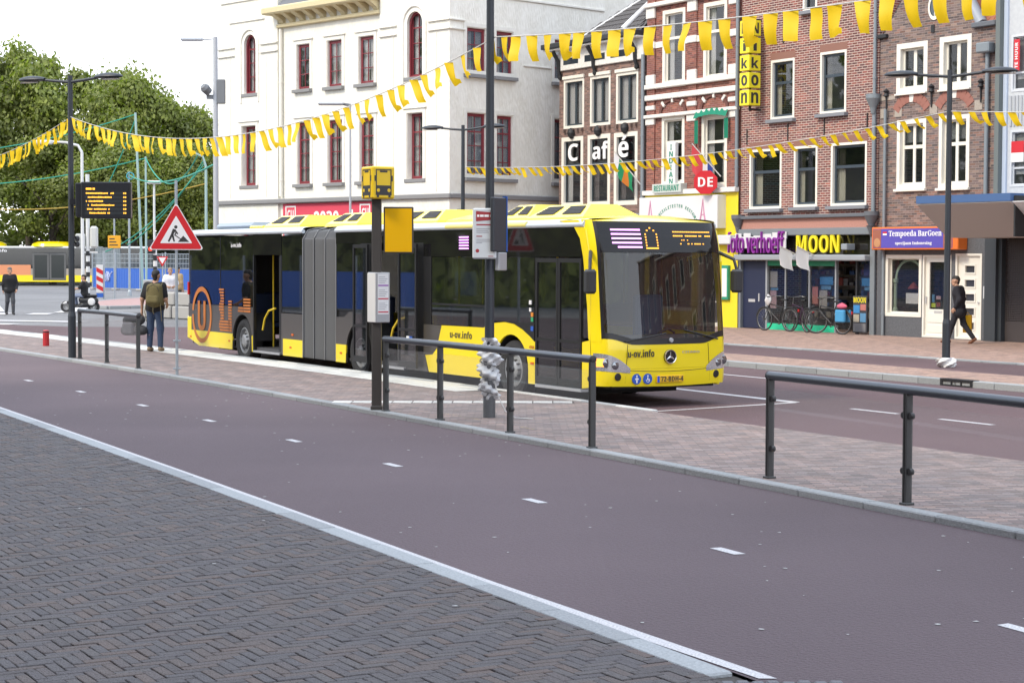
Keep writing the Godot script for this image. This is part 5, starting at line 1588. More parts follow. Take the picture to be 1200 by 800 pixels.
	d2.wall(3.145, 0.20, 3.995, 2.44, slots, 0.05, -0.03)
	dd = part(b, "door", d2, dm)
	for q in slots:
		part(dd, "pane", M.new().box(q[0], q[1], -0.07, q[2], q[3], -0.06), mat("slot_glass", 0.05, 0.05, 0.055, 0.1))
		part(dd, "slot_trim", ring(M.new(), q[0] - 0.04, q[1] - 0.04, q[2] + 0.04, q[3] + 0.04, 0.035, -0.03, -0.01), dm)
	part(dd, "handle", M.new().box(3.88, 1.15, -0.03, 3.94, 1.19, 0.02), mats["steel_plate"])
	part(b, "intercom", M.new().cbox(4.14, 1.28, 0.03, 4.26, 1.62, 0.07, 0.01), mat("intercom_grey", 0.6, 0.62, 0.64, 0.5))
	# sign box
	var sg := part(b, "sign_box", M.new().cbox(0.15, 2.60, 0.03, 3.52, 3.24, 0.40, 0.02), mat("sign_orange", 0.70, 0.16, 0.02, 0.4))
	part(sg, "sign_face", M.new().box(0.21, 2.65, 0.40, 3.32, 3.19, 0.408), mat("sign_violet", 0.09, 0.07, 0.38, 0.4))
	for x in [0.22, 2.98]:
		part(sg, "food_print", M.new().box(x, 2.66, 0.408, x + 0.33, 3.18, 0.413), mat("food_brown", 0.30, 0.10, 0.06, 0.5))
		part(sg, "food_print", M.new().lathe(Vector3(x + 0.17, 2.80, 0.413), Vector3(0, 0, 1), [[0.13, 0.0], [0.09, 0.004], [0.0, 0.005]], 14), mat("food_tan", 0.45, 0.22, 0.10, 0.6))
	text(sg, "lettering", "Tempoeda BarGoen", 0.86, 2.93, 2.92, 3.14, 0.408, mats["letter_white"], 0.006, font_s)
	text(sg, "lettering", "specijaan Indonesing", 1.12, 2.72, 2.55, 2.83, 0.408, mats["letter_white"], 0.006, font_s)
	part(sg, "flag_print", M.new().box(0.62, 3.06, 0.408, 0.78, 3.11, 0.414), mats["sign_red"]); part(sg, "flag_print", M.new().box(0.62, 3.01, 0.408, 0.78, 3.058, 0.414), mats["letter_white"])

	# --- modern building at the right edge
	b = thing("modern_building", "pale metal-clad modern building with a to-let poster and blue-edged canopy", "building", on_row(21.26), ROW_TURN)
	var pale := mottle("pale_panel", L(0.46, 0.48, 0.50), L(0.54, 0.56, 0.57), 1.6, 0.45, 0.02, 0.0, false, 75)
	holes = []
	for k in 3:
		holes.append([0.36 + k * 1.9, 6.75, 2.0 + k * 1.9, 8.25]); holes.append([0.36 + k * 1.9, 4.25, 2.0 + k * 1.9, 5.75]); holes.append([0.36 + k * 1.9, 9.2, 2.0 + k * 1.9, 10.7])
	part(b, "wall", M.new().wall(0.0, 3.3, 6.2, 12.5, holes, 0.15), pale)
	shell(b, 0.0, 6.2, 0.1, 12.5, 9.0, pale, [3.3, 6.2, 8.9])
	var alu := mat("alu_frame", 0.62, 0.64, 0.66, 0.4, 0.2)
	for q in holes: window(b, q[0], q[1], q[2], q[3], {"casing": 0.06, "casing_mat": alu, "sash_mat": alu, "sash": 0.03, "rows": [0.32], "cols": 2, "bar": 0.05, "glass": gl, "deep": 0.1, "blind": mat("pale_blind", 0.55, 0.56, 0.56, 0.8), "blind_f": 0.8})
	var cor := M.new()
	for k in 44: cor.box(0.34 + k * 0.12, 5.85, 0.0, 0.40 + k * 0.12, 6.65, 0.03)
	part(b, "corrugated_panel", cor, mat("corrugated", 0.42, 0.44, 0.46, 0.5, 0.2))
	part(b, "corner_post", M.new().box(-0.03, 3.4, 0.0, 0.12, 12.5, 0.20), mat("post_green_grey", 0.13, 0.15, 0.145, 0.6))
	part(b, "corner_strip", M.new().box(0.13, 3.4, 0.0, 0.26, 12.5, 0.06), mat("strip_pale_blue", 0.45, 0.52, 0.62, 0.5))
	var th := part(b, "to_let_poster", M.new().box(0.46, 7.30, 0.02, 0.66, 8.12, 0.03), mats["sign_red"])
	var thn := Node3D.new(); thn.name = "poster_print"; th.add_child(thn)
	thn.position = Vector3(0.60, 7.36, 0.03); thn.rotation.z = PI / 2
	text(thn, "lettering", "TE HUUR", 0.0, -0.0, 0.68, 0.10, 0.0, mats["letter_white"], 0.004)
	flatten(thn)
	part(b, "to_let_poster", M.new().box(0.42, 5.15, 0.02, 0.85, 5.45, 0.03), mats["sign_red"]); part(b, "to_let_poster", M.new().box(0.42, 4.9, 0.02, 0.85, 5.148, 0.03), mats["paper"])
	# ground floor with dark roller grille
	part(b, "pier", M.new().box(-0.40, 0.12, -0.02, 0.0, 3.3, 0.10), mat("pier_dark", 0.035, 0.042, 0.05, 0.5))
	part(b, "base_wall", M.new().wall(0.0, 0.12, 6.2, 3.3, [[0.12, 0.14, 5.6, 2.9]], 0.2), mats["pier_dark"])
	var gr := M.new()
	for k in 46: gr.box(0.12, 0.72 + k * 0.047, -0.18, 5.6, 0.75 + k * 0.047, -0.15)
	for k in 70: gr.box(0.12 + k * 0.078, 0.7, -0.175, 0.135 + k * 0.078, 2.88, -0.155)
	gr.box(0.12, 0.14, -0.19, 5.6, 0.70, -0.15)
	part(b, "roller_grille", gr, mat("grille_brown", 0.055, 0.045, 0.045, 0.6))
	part(b, "grille_back", M.new().box(0.1, 0.14, -0.30, 5.6, 2.9, -0.27), mat("back_brown", 0.13, 0.10, 0.09, 0.8))
	var gf := M.new()
	var gpt := []
	for k in 22: gpt.append(Vector3(1.05 + 0.17 * sin(k * 0.9) + k * 0.006, 0.26 + 0.36 * absf(sin(k * 0.27)), -0.146))
	gf.tube(gpt, 0.014, 0.014, 4)
	part(b, "graffiti", gf, mat("graffiti_white", 0.6, 0.62, 0.63, 0.7))
	# canopy: wedge with raised front edge
	var can := M.new()
	var cp := PackedVector2Array([Vector2(0.0, 2.90), Vector2(1.9, 2.90), Vector2(3.0, 3.74), Vector2(3.0, 3.76), Vector2(0.0, 3.76)])
	can.xf = Transform3D(Basis(Vector3(0, 0, 1), Vector3(0, 1, 0), Vector3(-1, 0, 0)), Vector3.ZERO)     # outline x -> out to the street, depth -> along the front
	can.ext(cp, -3.2, 0.0)
	var cn := part(b, "canopy", can, mat("canopy_grey", 0.40, 0.365, 0.345, 0.7))
	part(cn, "canopy_edge", M.new().box(-0.01, 3.765, -0.01, 3.2, 3.96, 3.02), mat("canopy_blue", 0.05, 0.11, 0.25, 0.5))
	var can2 := M.new()
	can2.xf = can.xf
	can2.ext(cp, -6.2, -3.26)
	part(b, "canopy", can2, mat("canopy_white", 0.65, 0.66, 0.67, 0.5))
	part(b, "canopy_edge", M.new().box(3.205, 2.9, 0.0, 3.255, 3.9, 2.9), black)

func lead_tex() -> ImageTexture:      # leaded lights: fine grid of cames with tinted diamonds
	var im := Image.create(128, 128, false, Image.FORMAT_RGBA8)
	im.fill(Color(0.25, 0.30, 0.34, 0.75))
	var r := RandomNumberGenerator.new(); r.seed = 8
	for k in 40:
		im.fill_rect(Rect2i((r.randi() % 8) * 16, (r.randi() % 8) * 16, 16, 16), Color(0.22 + r.randf() * 0.14, 0.27 + r.randf() * 0.13, 0.30 + r.randf() * 0.12, 0.75))
	for k in 8:
		im.fill_rect(Rect2i(k * 16, 0, 2, 128), Color(0.05, 0.06, 0.07, 1)); im.fill_rect(Rect2i(0, k * 16, 128, 2), Color(0.05, 0.06, 0.07, 1))
	return ImageTexture.create_from_image(im)

func neon_sign():
	# yellow cube sign on the photo shop, five boxes on a rod
	var root := thing("cube_sign", "yellow vertical sign of five letter boxes projecting from the photo shop house", "sign", on_row(11.32, 0.42), ROW_TURN)
	var yl := mat("sign_box_yellow", 0.80, 0.68, 0.02, 0.4)
	var ink := mat("print_dark", 0.03, 0.03, 0.03, 0.5)
	for k in 5:
		var y := 9.20 - k * 0.535
		var c := Node3D.new(); c.name = "letter_box"; root.add_child(c, true)
		c.position = Vector3(0, y, 0); c.rotation.y = 0.0
		part(c, "box", M.new().cbox(-0.23, 0.0, -0.23, 0.23, 0.47, 0.23, 0.01), yl)
		var ch := "Nikon"[k]
		var wd := 0.07 if ch == "i" else 0.14
		text(c, "lettering", ch, -wd, 0.07, wd, 0.40, 0.23, ink, 0.006)
		var s := Node3D.new(); s.name = "side_face"; c.add_child(s)
		s.rotation.y = PI / 2
		text(s, "lettering", ch, -wd, 0.07, wd, 0.40, 0.23, ink, 0.006)
		flatten(s)
	part(root, "rod", M.new().cyl(Vector3(0, 6.9, 0), Vector3(0, 9.8, 0), 0.04), mats["iron_black"])
	for y in [6.95, 9.72]: part(root, "bracket", M.new().cyl(Vector3(0, y, 0), Vector3(0, y, -0.45), 0.03), mats["iron_black"])

func white_building():
	var st := mottle("cream_stucco", L(0.735, 0.71, 0.62), L(0.83, 0.81, 0.73), 4.0, 0.85, 0.012, 0.6, false, 81)
	var st2 := mottle("cream_stucco_band", L(0.70, 0.68, 0.60), L(0.78, 0.76, 0.69), 3.0, 0.85, 0.02, 0.0, false, 82)
	st.uv1_scale = Vector3(0.3, 0.08, 0.3)      # rain streaks run down the plaster
	var wine := mat("wine_red_frame", 0.20, 0.025, 0.035, 0.5)
	var gl: Material = mats["pane_glass"]
	var sill := mat("grey_sill", 0.22, 0.22, 0.22, 0.7)
	var net: Material = mats["net_curtain"]
	var ocher := mottle("ochre_cornice", L(0.55, 0.46, 0.26), L(0.66, 0.57, 0.36), 1.0, 0.7, 0.03, 0.0, false, 83)
	var b := thing("white_building", "large cream stucco corner building with wine-red windows and bracketed cornice", "building", W(-2.22, 66.0), -0.811)
	# left front: x runs from -14.04 to 0 at the corner
	var rect_up := [[-8.90, 8.79, -8.10, 10.51], [-6.99, 8.77, -6.12, 10.51], [-5.09, 8.76, -4.22, 10.50]]
	var rect_lo := [[-12.40, 5.18, -11.46, 7.54], [-8.88, 5.15, -8.08, 7.52], [-6.96, 5.15, -6.10, 7.51], [-5.04, 5.15, -4.22, 7.49], [-2.17, 5.16, -1.33, 7.51]]
	var arched := [[-12.25, 8.83, -11.46, 11.16], [-2.20, 8.81, -1.36, 11.14]]
	var holes := []
	for q in rect_up + rect_lo + arched: holes.append(q)
	var gfl := [[-12.5, 1.0, -11.3, 3.4], [-2.4, 1.0, -1.2, 3.4], [-9.0, 0.2, -7.6, 3.2]]
	part(b, "wall", M.new().wall(-10.0, 0.1, -3.73, 11.25, holes + gfl, 0.28), st)
	part(b, "wall", M.new().wall(-14.04, 0.1, -10.0, 16.0, holes + gfl, 0.28, 0.12), st)
	part(b, "wall", M.new().wall(-3.73, 0.1, 0.12, 16.0, holes + gfl, 0.28, 0.12), st)
	var side := M.new()
	for q in [[-14.04, -1], [-10.0, 1], [-3.73, -1]]:
		side.quad(Vector3(q[0], 0.1, -0.3), Vector3(q[0], 0.1, 0.12), Vector3(q[0], 16, 0.12), Vector3(q[0], 16, -0.3))
	side.quad(Vector3(-14.04, 0.1, 0.1), Vector3(-14.04, 0.1, -12), Vector3(-14.04, 16, -12), Vector3(-14.04, 16, 0.1))
	part(b, "return_wall", side, st)
	var rooms := M.new()
	rooms.box(-13.9, 0.1, -3.1, -0.3, 15.8, -3.0)
	for y in [4.3, 8.1, 11.3]: rooms.box(-13.9, y, -3.0, -0.3, y + 0.15, -0.35)
	part(b, "inner_floor", rooms, mats["room_plaster"])
	var o := {"casing": 0.06, "casing_mat": wine, "sash_mat": wine, "sash": 0.05, "cols": 2, "bar": 0.028, "glass": gl, "deep": 0.16, "proud": -0.10, "sill_mat": sill, "sill_over": 0.16, "sill_h": 0.13, "sill_out": 0.16}
	for i in rect_up.size():
		var q: Array = rect_up[i]
		var oo := o.duplicate(); oo["rows"] = [0.33, 0.66]
		if i > 0: oo["curtain"] = net; oo["curtain_w"] = 0.46
		window(b, q[0], q[1], q[2], q[3], oo)
	for i in rect_lo.size():
		var q: Array = rect_lo[i]
		var oo := o.duplicate(); oo["rows"] = [0.25, 0.5, 0.73]; oo["heavy"] = 3; oo["curtain"] = net; oo["curtain_w"] = 0.44
		window(b, q[0], q[1], q[2], q[3], oo)
	for q in rect_up + rect_lo:      # stucco surrounds
		var zz := 0.12 if (q[0] < -10.0 or q[0] > -3.7) else 0.0
		var s := M.new()
		s.box(q[0] - 0.16, q[1], zz, q[0] - 0.02, q[3] + 0.16, zz + 0.03); s.box(q[2] + 0.02, q[1], zz, q[2] + 0.16, q[3] + 0.16, zz + 0.03)
		s.box(q[0] - 0.02, q[3] + 0.02, zz, q[2] + 0.02, q[3] + 0.16, zz + 0.03)
		part(b, "surround", s, st2)
		part(b, "label_mould", M.new().cbox(q[0] - 0.22, q[3] + 0.162, zz, q[2] + 0.22, q[3] + 0.22, zz + 0.08, 0.01), st2)
	for q in arched:
		var x0: float = q[0]; var x1: float = q[2]; var r := (x1 - x0) / 2; var cx := (x0 + x1) / 2; var cy: float = q[3] - r
		# wall corners above the arch
		var c := M.new()
		for k in 12:
			var a := PI * k / 12; var a2 := PI * (k + 1) / 12
			var p0 := Vector2(cx + r * cos(a), cy + r * sin(a)); var p1 := Vector2(cx + r * cos(a2), cy + r * sin(a2))
			c.quad(Vector3(p1.x, p1.y, 0.121), Vector3(p0.x, p0.y, 0.121), Vector3(p0.x, q[3] + 0.01, 0.121), Vector3(p1.x, q[3] + 0.01, 0.121))
			c.quad(Vector3(p0.x, p0.y, 0.121), Vector3(p1.x, p1.y, 0.121), Vector3(p1.x, p1.y, -0.1), Vector3(p0.x, p0.y, -0.1))
		part(b, "arch_filling", c, st)
		var oo := o.duplicate(); oo["rows"] = [0.28, 0.53, 0.78]; oo["heavy"] = 3; oo["proud"] = 0.0; oo["curtain"] = net; oo["curtain_w"] = 0.4
		var w := window(b, x0, q[1], x1, q[3] - 0.02, oo)
		var ar := M.new()
		var pts := []
		for k in 13: pts.append(Vector3(cx + (r - 0.04) * cos(PI * k / 12), cy + (r - 0.04) * sin(PI * k / 12), -0.04))
		ar.tube(pts, 0.05, 0.05, 6)
		part(w, "arch_frame", ar, wine)
		for rr in [0.20, 0.62]:      # raised archivolts
			var mo := []
			mo.append(Vector3(cx + r + rr, cy - (2.3 if rr < 0.5 else 0.0), 0.13))
			for k in 17: mo.append(Vector3(cx + (r + rr) * cos(PI * k / 16), cy + (r + rr) * sin(PI * k / 16), 0.13))
			mo.append(Vector3(cx - r - rr, cy - (2.3 if rr < 0.5 else 0.0), 0.13))
			part(b, "archivolt", M.new().tube(mo, 0.05 if rr < 0.5 else 0.035, -1, 6), st2)
	# pilaster caps, panel mouldings
	for q in [[-14.04, -12.86], [-11.12, -10.0], [-3.73, -2.76], [-1.02, 0.10]]:
		for y in [[10.36, 10.42], [10.68, 10.74]]:
			part(b, "cap_moulding", M.new().cbox(q[0], y[0], 0.12, q[1] + (0.06 if q[1] > 0 else 0.0), y[1], 0.20, 0.01), st2)
	for q in [[-13.22, -10.85], [-2.9, -0.65]]:
		part(b, "panel_moulding", M.new().cbox(q[0], 11.68, 0.12, q[1], 11.75, 0.18, 0.01), st2)
		part(b, "panel_moulding", M.new().cbox(q[0] - 0.6, 12.5, 0.12, q[1] + 0.4, 12.58, 0.18, 0.01), st2)
	for x in [-13.25, -3.0, -0.62, -10.8]:
		part(b, "panel_moulding", M.new().box(x, 4.7, 0.12, x + 0.06, 10.3, 0.14), st2)
	part(b, "string_course", M.new().cbox(-14.10, 4.42, 0.12, 0.26, 4.60, 0.26, 0.03), sill)
	part(b, "string_course", M.new().cbox(-9.98, 4.43, 0.0, -3.75, 4.59, 0.119, 0.02), sill)
	pipe(b, -9.82, 4.7, 11.2, st2, 0.07, 0.1)
	# cornice with brackets over the middle part
	part(b, "cornice", M.new().cbox(-10.3, 11.72, -0.1, -3.74, 12.0, 0.72, 0.05), ocher)
	part(b, "cornice", M.new().cbox(-9.99, 11.24, -0.05, -3.74, 11.38, 0.20, 0.02), ocher)
	part(b, "cornice_back", M.new().box(-9.99, 11.38, -0.05, -3.74, 11.72, 0.03), st2)
	for k in 10:
		var x := -9.85 + k * 0.64
		var br := M.new()
		br.xf = Transform3D(Basis(Vector3(0, 0, 1), Vector3(0, 1, 0), Vector3(-1, 0, 0)), Vector3(x + 0.26, 0, 0))
		br.ext(PackedVector2Array([Vector2(0.0, 11.40), Vector2(0.12, 11.40), Vector2(0.2, 11.5), Vector2(0.42, 11.62), Vector2(0.6, 11.72), Vector2(0.0, 11.72)]), 0.0, 0.26)
		part(b, "cornice_bracket", br, ocher)
	# slate roof behind the cornice
	var rf := M.new()
	rf.quad(Vector3(-9.9, 12.0, 0.3), Vector3(-3.7, 12.0, 0.3), Vector3(-3.7, 14.4, -2.2), Vector3(-9.9, 14.4, -2.2))
	rf.quad(Vector3(-9.9, 14.4, -2.2), Vector3(-3.7, 14.4, -2.2), Vector3(-3.7, 14.4, -12), Vector3(-9.9, 14.4, -12))
	part(b, "roof", rf, mottle("slate", L(0.10, 0.105, 0.12), L(0.17, 0.175, 0.19), 0.8, 0.6, 0.05, 0.0, false, 84))
	var flat_r := M.new()
	flat_r.box(-14.0, 15.9, -12, -10.0, 16.1, 0.1); flat_r.box(-3.7, 15.9, -12, 0.1, 16.1, 0.1)
	part(b, "tower_roof", flat_r, mats["roof_felt"])
	for q in gfl: window(b, q[0], q[1], q[2], q[3], {"casing": 0.08, "casing_mat": wine, "sash_mat": wine, "cols": 2, "rows": [0.6], "glass": gl, "deep": 0.2, "proud": -0.05})
	# banner
	var bn := part(b, "banner", M.new().box(-9.72, 2.6, 0.05, -4.22, 4.40, 0.085), mat("banner_pink", 0.60, 0.055, 0.095, 0.6))
	var lw := mat("letter_white", 0.8, 0.8, 0.78, 0.5)
	for x in [-9.55, -4.95]:
		part(bn, "logo_frame", ring(M.new(), x, 3.0, x + 0.66 if x < -6 else x + 0.62, 4.32, 0.06, 0.085, 0.09), lw)
		text(bn, "lettering", "CU", x + 0.12, 3.75, x + 0.52, 4.16, 0.085, lw, 0.005)
		text(bn, "lettering", "2030", x + 0.12, 3.4, x + 0.52, 3.6, 0.085, lw, 0.005)
	text(bn, "lettering", "cu2030.nl", -8.55, 3.48, -5.35, 4.12, 0.085, lw, 0.005)
	# right-hand front, turned round the corner
	var rn := Node3D.new(); rn.name = "side_front"; b.add_child(rn)
	rn.rotation.y = PI / 2 ; rn.position = Vector3(0.12, 0, 0.12)
	var hr := [[0.82, 8.85, 1.72, 10.48], [2.25, 8.85, 3.05, 10.47], [0.83, 5.18, 1.73, 7.47], [2.28, 5.18, 3.05, 7.45], [5.20, 5.13, 6.0, 7.47], [5.20, 8.84, 6.0, 10.4]]
	part(rn, "wall", M.new().wall(0.0, 0.1, 12.0, 16.0, hr, 0.28), st)
	for i in hr.size():
		var q: Array = hr[i]
		var oo := o.duplicate(); oo["rows"] = [0.33, 0.66] if q[1] > 8 else [0.25, 0.5, 0.73]
		oo["proud"] = -0.08; oo["glass"] = glass("pane_sky", 0.10, 0.14, 0.18, 0.35)
		oo["curtain"] = net; oo["curtain_w"] = 0.4
		if q[1] < 8: oo["heavy"] = 3
		window(rn, q[0], q[1], q[2], q[3], oo)
		part(rn, "surround", ring(M.new(), q[0] - 0.16, q[1], q[2] + 0.16, q[3] + 0.17, 0.14, 0.0, 0.03), st2)
	part(rn, "string_course", M.new().cbox(0.0, 4.42, 0.0, 11.9, 4.60, 0.14, 0.03), sill)
	part(rn, "panel_moulding", M.new().cbox(2.6, 11.66, 0.0, 7.85, 11.74, 0.06, 0.01), st2)
	part(rn, "panel_moulding", M.new().cbox(3.6, 9.3, 0.0, 5.0, 9.36, 0.05, 0.01), st2)
	for y in [[10.36, 10.42], [10.68, 10.74]]: part(rn, "cap_moulding", M.new().cbox(0.0, y[0], 0.0, 0.7, y[1], 0.08, 0.01), st2)
	part(rn, "inner_floor", M.new().box(0.3, 0.1, -2.6, 11.8, 15.8, -2.5), mats["room_plaster"])
	part(rn, "inner_floor", M.new().box(0.3, 7.9, -2.5, 11.8, 8.05, -0.3), mats["room_plaster"])
	part(rn, "rear_wall", M.new().box(11.9, 0.1, -12, 12.0, 16, -0.01), st)
	part(rn, "vent_box", M.new().cbox(0.35, 3.85, 0.0, 0.55, 4.05, 0.05, 0.01), sill)
	flatten(rn)


# ---- street furniture -------------------------------------------------------
func double_lamp(label: String, x: float, z: float, y0: float, turn := -0.42, h := 6.15, group := "double-headed street lamps") -> Node3D:
	var t := thing("street_lamp", label, "street lamp", W(x, z, y0), turn, group)
	var dk := mat("lamp_dark", 0.022, 0.028, 0.036, 0.45)
	h -= y0
	part(t, "base", M.new().lathe(Vector3.ZERO, Vector3.UP, [[0.085, 0.0], [0.085, 0.9], [0.068, 1.0]], 16), dk)
	part(t, "pole", M.new().tube([Vector3(0, 0.98, 0), Vector3(0, h * 0.6, 0), Vector3(0, h + 0.08, 0)], 0.068, 0.052, 14), dk)
	for s in [-1, 1]:
		var arm := part(t, "arm", M.new().tube([Vector3(0, h - 0.06, 0), Vector3(s * 0.35, h - 0.03, 0), Vector3(s * 0.72, h + 0.01, 0)], 0.034, 0.03, 10), dk)
		var hd := M.new()
		hd.grid(14, 10, func(u: float, v: float):
			var a := TAU * u; var q := v
			var w := pow(sin(PI * clampf(q * 0.94 + 0.06, 0, 1)), 0.55)
			return Vector3(s * (0.66 + 0.72 * q), h + 0.02 + sin(a) * w * (0.085 if sin(a) > 0 else 0.045), cos(a) * w * 0.15))
		var head := part(t, "lamp_head", hd, dk)
		var gl := M.new()
		gl.grid(8, 6, func(u: float, v: float):
			var w := sin(PI * (0.1 + 0.8 * v))
			return Vector3(s * (0.84 + 0.48 * v), h - 0.028 - 0.02 * sin(PI * u), (u - 0.5) * 0.22 * w))
		part(head, "lens", gl, mat("lamp_lens", 0.45, 0.46, 0.45, 0.2))
	return t

func railing(label: String, posts: Array, y0: float, ext0 := 0.0, ext1 := 0.0):
	var t := thing("glass_railing", label, "railing", Vector3.ZERO, 0.0, "glazed railings along the cycle path")
	var dk := mat("railing_metal", 0.06, 0.062, 0.062, 0.42, 0.35)
	var top := mat("handrail_metal", 0.075, 0.085, 0.10, 0.32, 0.5)
	var pts := []
	var n := posts.size()
	for p in posts: pts.append(W(p[0], p[1], 1.19))
	var d0: Vector3 = (pts[0] - pts[1]).normalized(); var d1: Vector3 = (pts[n - 1] - pts[n - 2]).normalized()
	pts[0] += d0 * ext0; pts[n - 1] += d1 * ext1
	var hr := part(t, "handrail", M.new().tube(pts, 0.045, 0.045, 16, false), top)
	for e in [[pts[0], d0], [pts[n - 1], d1]]:
		part(hr, "end_cap", M.new().lathe(e[0], e[1], [[0.046, -0.02], [0.046, 0.0], [0.03, 0.012], [0.0, 0.016]], 16), mat("rail_cap", 0.02, 0.02, 0.022, 0.5))
	var gm := glass("railing_glass", 0.45, 0.52, 0.50, 0.04, 0.02, 0.0)
	for i in n:
		var p := W(posts[i][0], posts[i][1], y0)
		var dir: Vector3 = (W(posts[min(i + 1, n - 1)][0], posts[min(i + 1, n - 1)][1]) - W(posts[max(i - 1, 0)][0], posts[max(i - 1, 0)][1])).normalized()
		var a := atan2(-dir.z, dir.x)
		var po := M.new()
		po.cbox(-0.028, 0.0, -0.036, -0.006, 1.0, 0.036, 0.004); po.cbox(0.006, 0.0, -0.036, 0.028, 1.0, 0.036, 0.004)
		po.box(-0.008, 0.0, -0.02, 0.008, 0.995, 0.02)
		var pm := part(t, "post", po, dk, p)
		pm.rotation.y = a
		part(pm, "post_foot", M.new().cbox(-0.05, -0.005, -0.05, 0.05, 0.02, 0.05, 0.005), dk)
		for y in [0.30, 0.80]:
			for s in [-1, 1]:
				if (i == 0 and s < 0) or (i == n - 1 and s > 0): continue
				part(pm, "clamp", M.new().lathe(Vector3(s * 0.05, y, -0.022), Vector3(0, 0, 1), [[0.0, 0.0], [0.03, 0.002], [0.03, 0.042], [0.0, 0.044]], 12), mats["rail_cap"])
		if i < n - 1:
			var q := W(posts[i + 1][0], posts[i + 1][1], y0)
			var l := (q - p).length()
			var g := M.new().box(0.06, 0.10, -0.006, l - 0.06, 0.90, 0.006)
			var gp := part(t, "pane", g, gm, p)
			gp.rotation.y = atan2(-(q - p).z, (q - p).x)

func flag_mesh(r: RandomNumberGenerator, w: float, h: float, bias: float) -> ArrayMesh:
	var m := M.new()
	var sk := bias + r.randf_range(-0.12, 0.16); var cu := r.randf_range(-0.3, 0.3); var tp := r.randf_range(0.5, 0.86); var lift := r.randf_range(0.0, 0.15); var fold := r.randf_range(0.0, 1.0)
	m.grid(4, 6, func(u: float, v: float):
		var d := 1.0 - v
		var x := (u - 0.5) * w * lerpf(1.0, tp, d) + sk * h * d
		var y := -h * d * (1.0 - 0.18 * lift * d)
		var z := 0.06 * sin(d * 3.0 + cu * 3.0) * d + lift * h * d * d * 0.8 + 0.025 * sin(u * 4.0 + fold * 6.0) * d
		if fold > 0.6 and d > 0.8 and u > 0.6: x += 0.05; y += 0.04
		return Vector3(x, y, z))
	return m.mesh(mats["bunting_cloth"])

func bunting(label: String, a: Vector3, b: Vector3, sag: float, t0 := 0.0, t1 := 1.0, gap := 0.36, fw := 0.20, fh := 0.35, lean := 0.0, bias := 0.34):
	var t := thing("bunting", label, "bunting", Vector3.ZERO, 0.0, "strings of yellow bunting over the street")
	var pos := func(s: float) -> Vector3: return a.lerp(b, s) - Vector3(0, 4.0 * sag * s * (1.0 - s), 0)
	var pts := []
	for k in 33: pts.append(pos.call(lerpf(t0, t1, k / 32.0)))
	part(t, "cord", M.new().tube(pts, 0.008, 0.008, 5), mat("cord_white", 0.55, 0.55, 0.53, 0.8))
	var r := RandomNumberGenerator.new(); r.seed = int(a.x * 100) + 999
	var shapes := []
	for k in 10: shapes.append(flag_mesh(r, fw, fh, bias))
	var len := (b - a).length() * (t1 - t0)
	var n := int(len / gap)
	var dir := (b - a); dir.y = 0
	var ang := atan2(-dir.z, dir.x)
	for k in n:
		var s := lerpf(t0, t1, (k + 0.5 + r.randf_range(-0.12, 0.12)) / n)
		var o := MeshInstance3D.new()
		o.name = "flag"; o.mesh = shapes[r.randi() % shapes.size()]
		o.position = pos.call(s) + Vector3(0, -0.005, 0)
		o.rotation = Vector3(lean + r.randf_range(-0.15, 0.25), ang + r.randf_range(-0.35, 0.35) + 0.2, 0)
		t.add_child(o, true)

func triangle(m: M, r: float, z0: float, z1: float, round := 0.12, flip := false) -> M:
	var p := PackedVector2Array()
	for k in 3:
		var a := PI / 2 + TAU * k / 3 + (PI if flip else 0.0)
		var c := Vector2(cos(a), sin(a)) * (r - round * r * 2.0)
		for j in 5:
			var b := a - PI / 3 + TAU / 3 * j / 4.0
			p.append(c + Vector2(cos(b), sin(b)) * round * r)
	return m.ext(p, z0, z1)

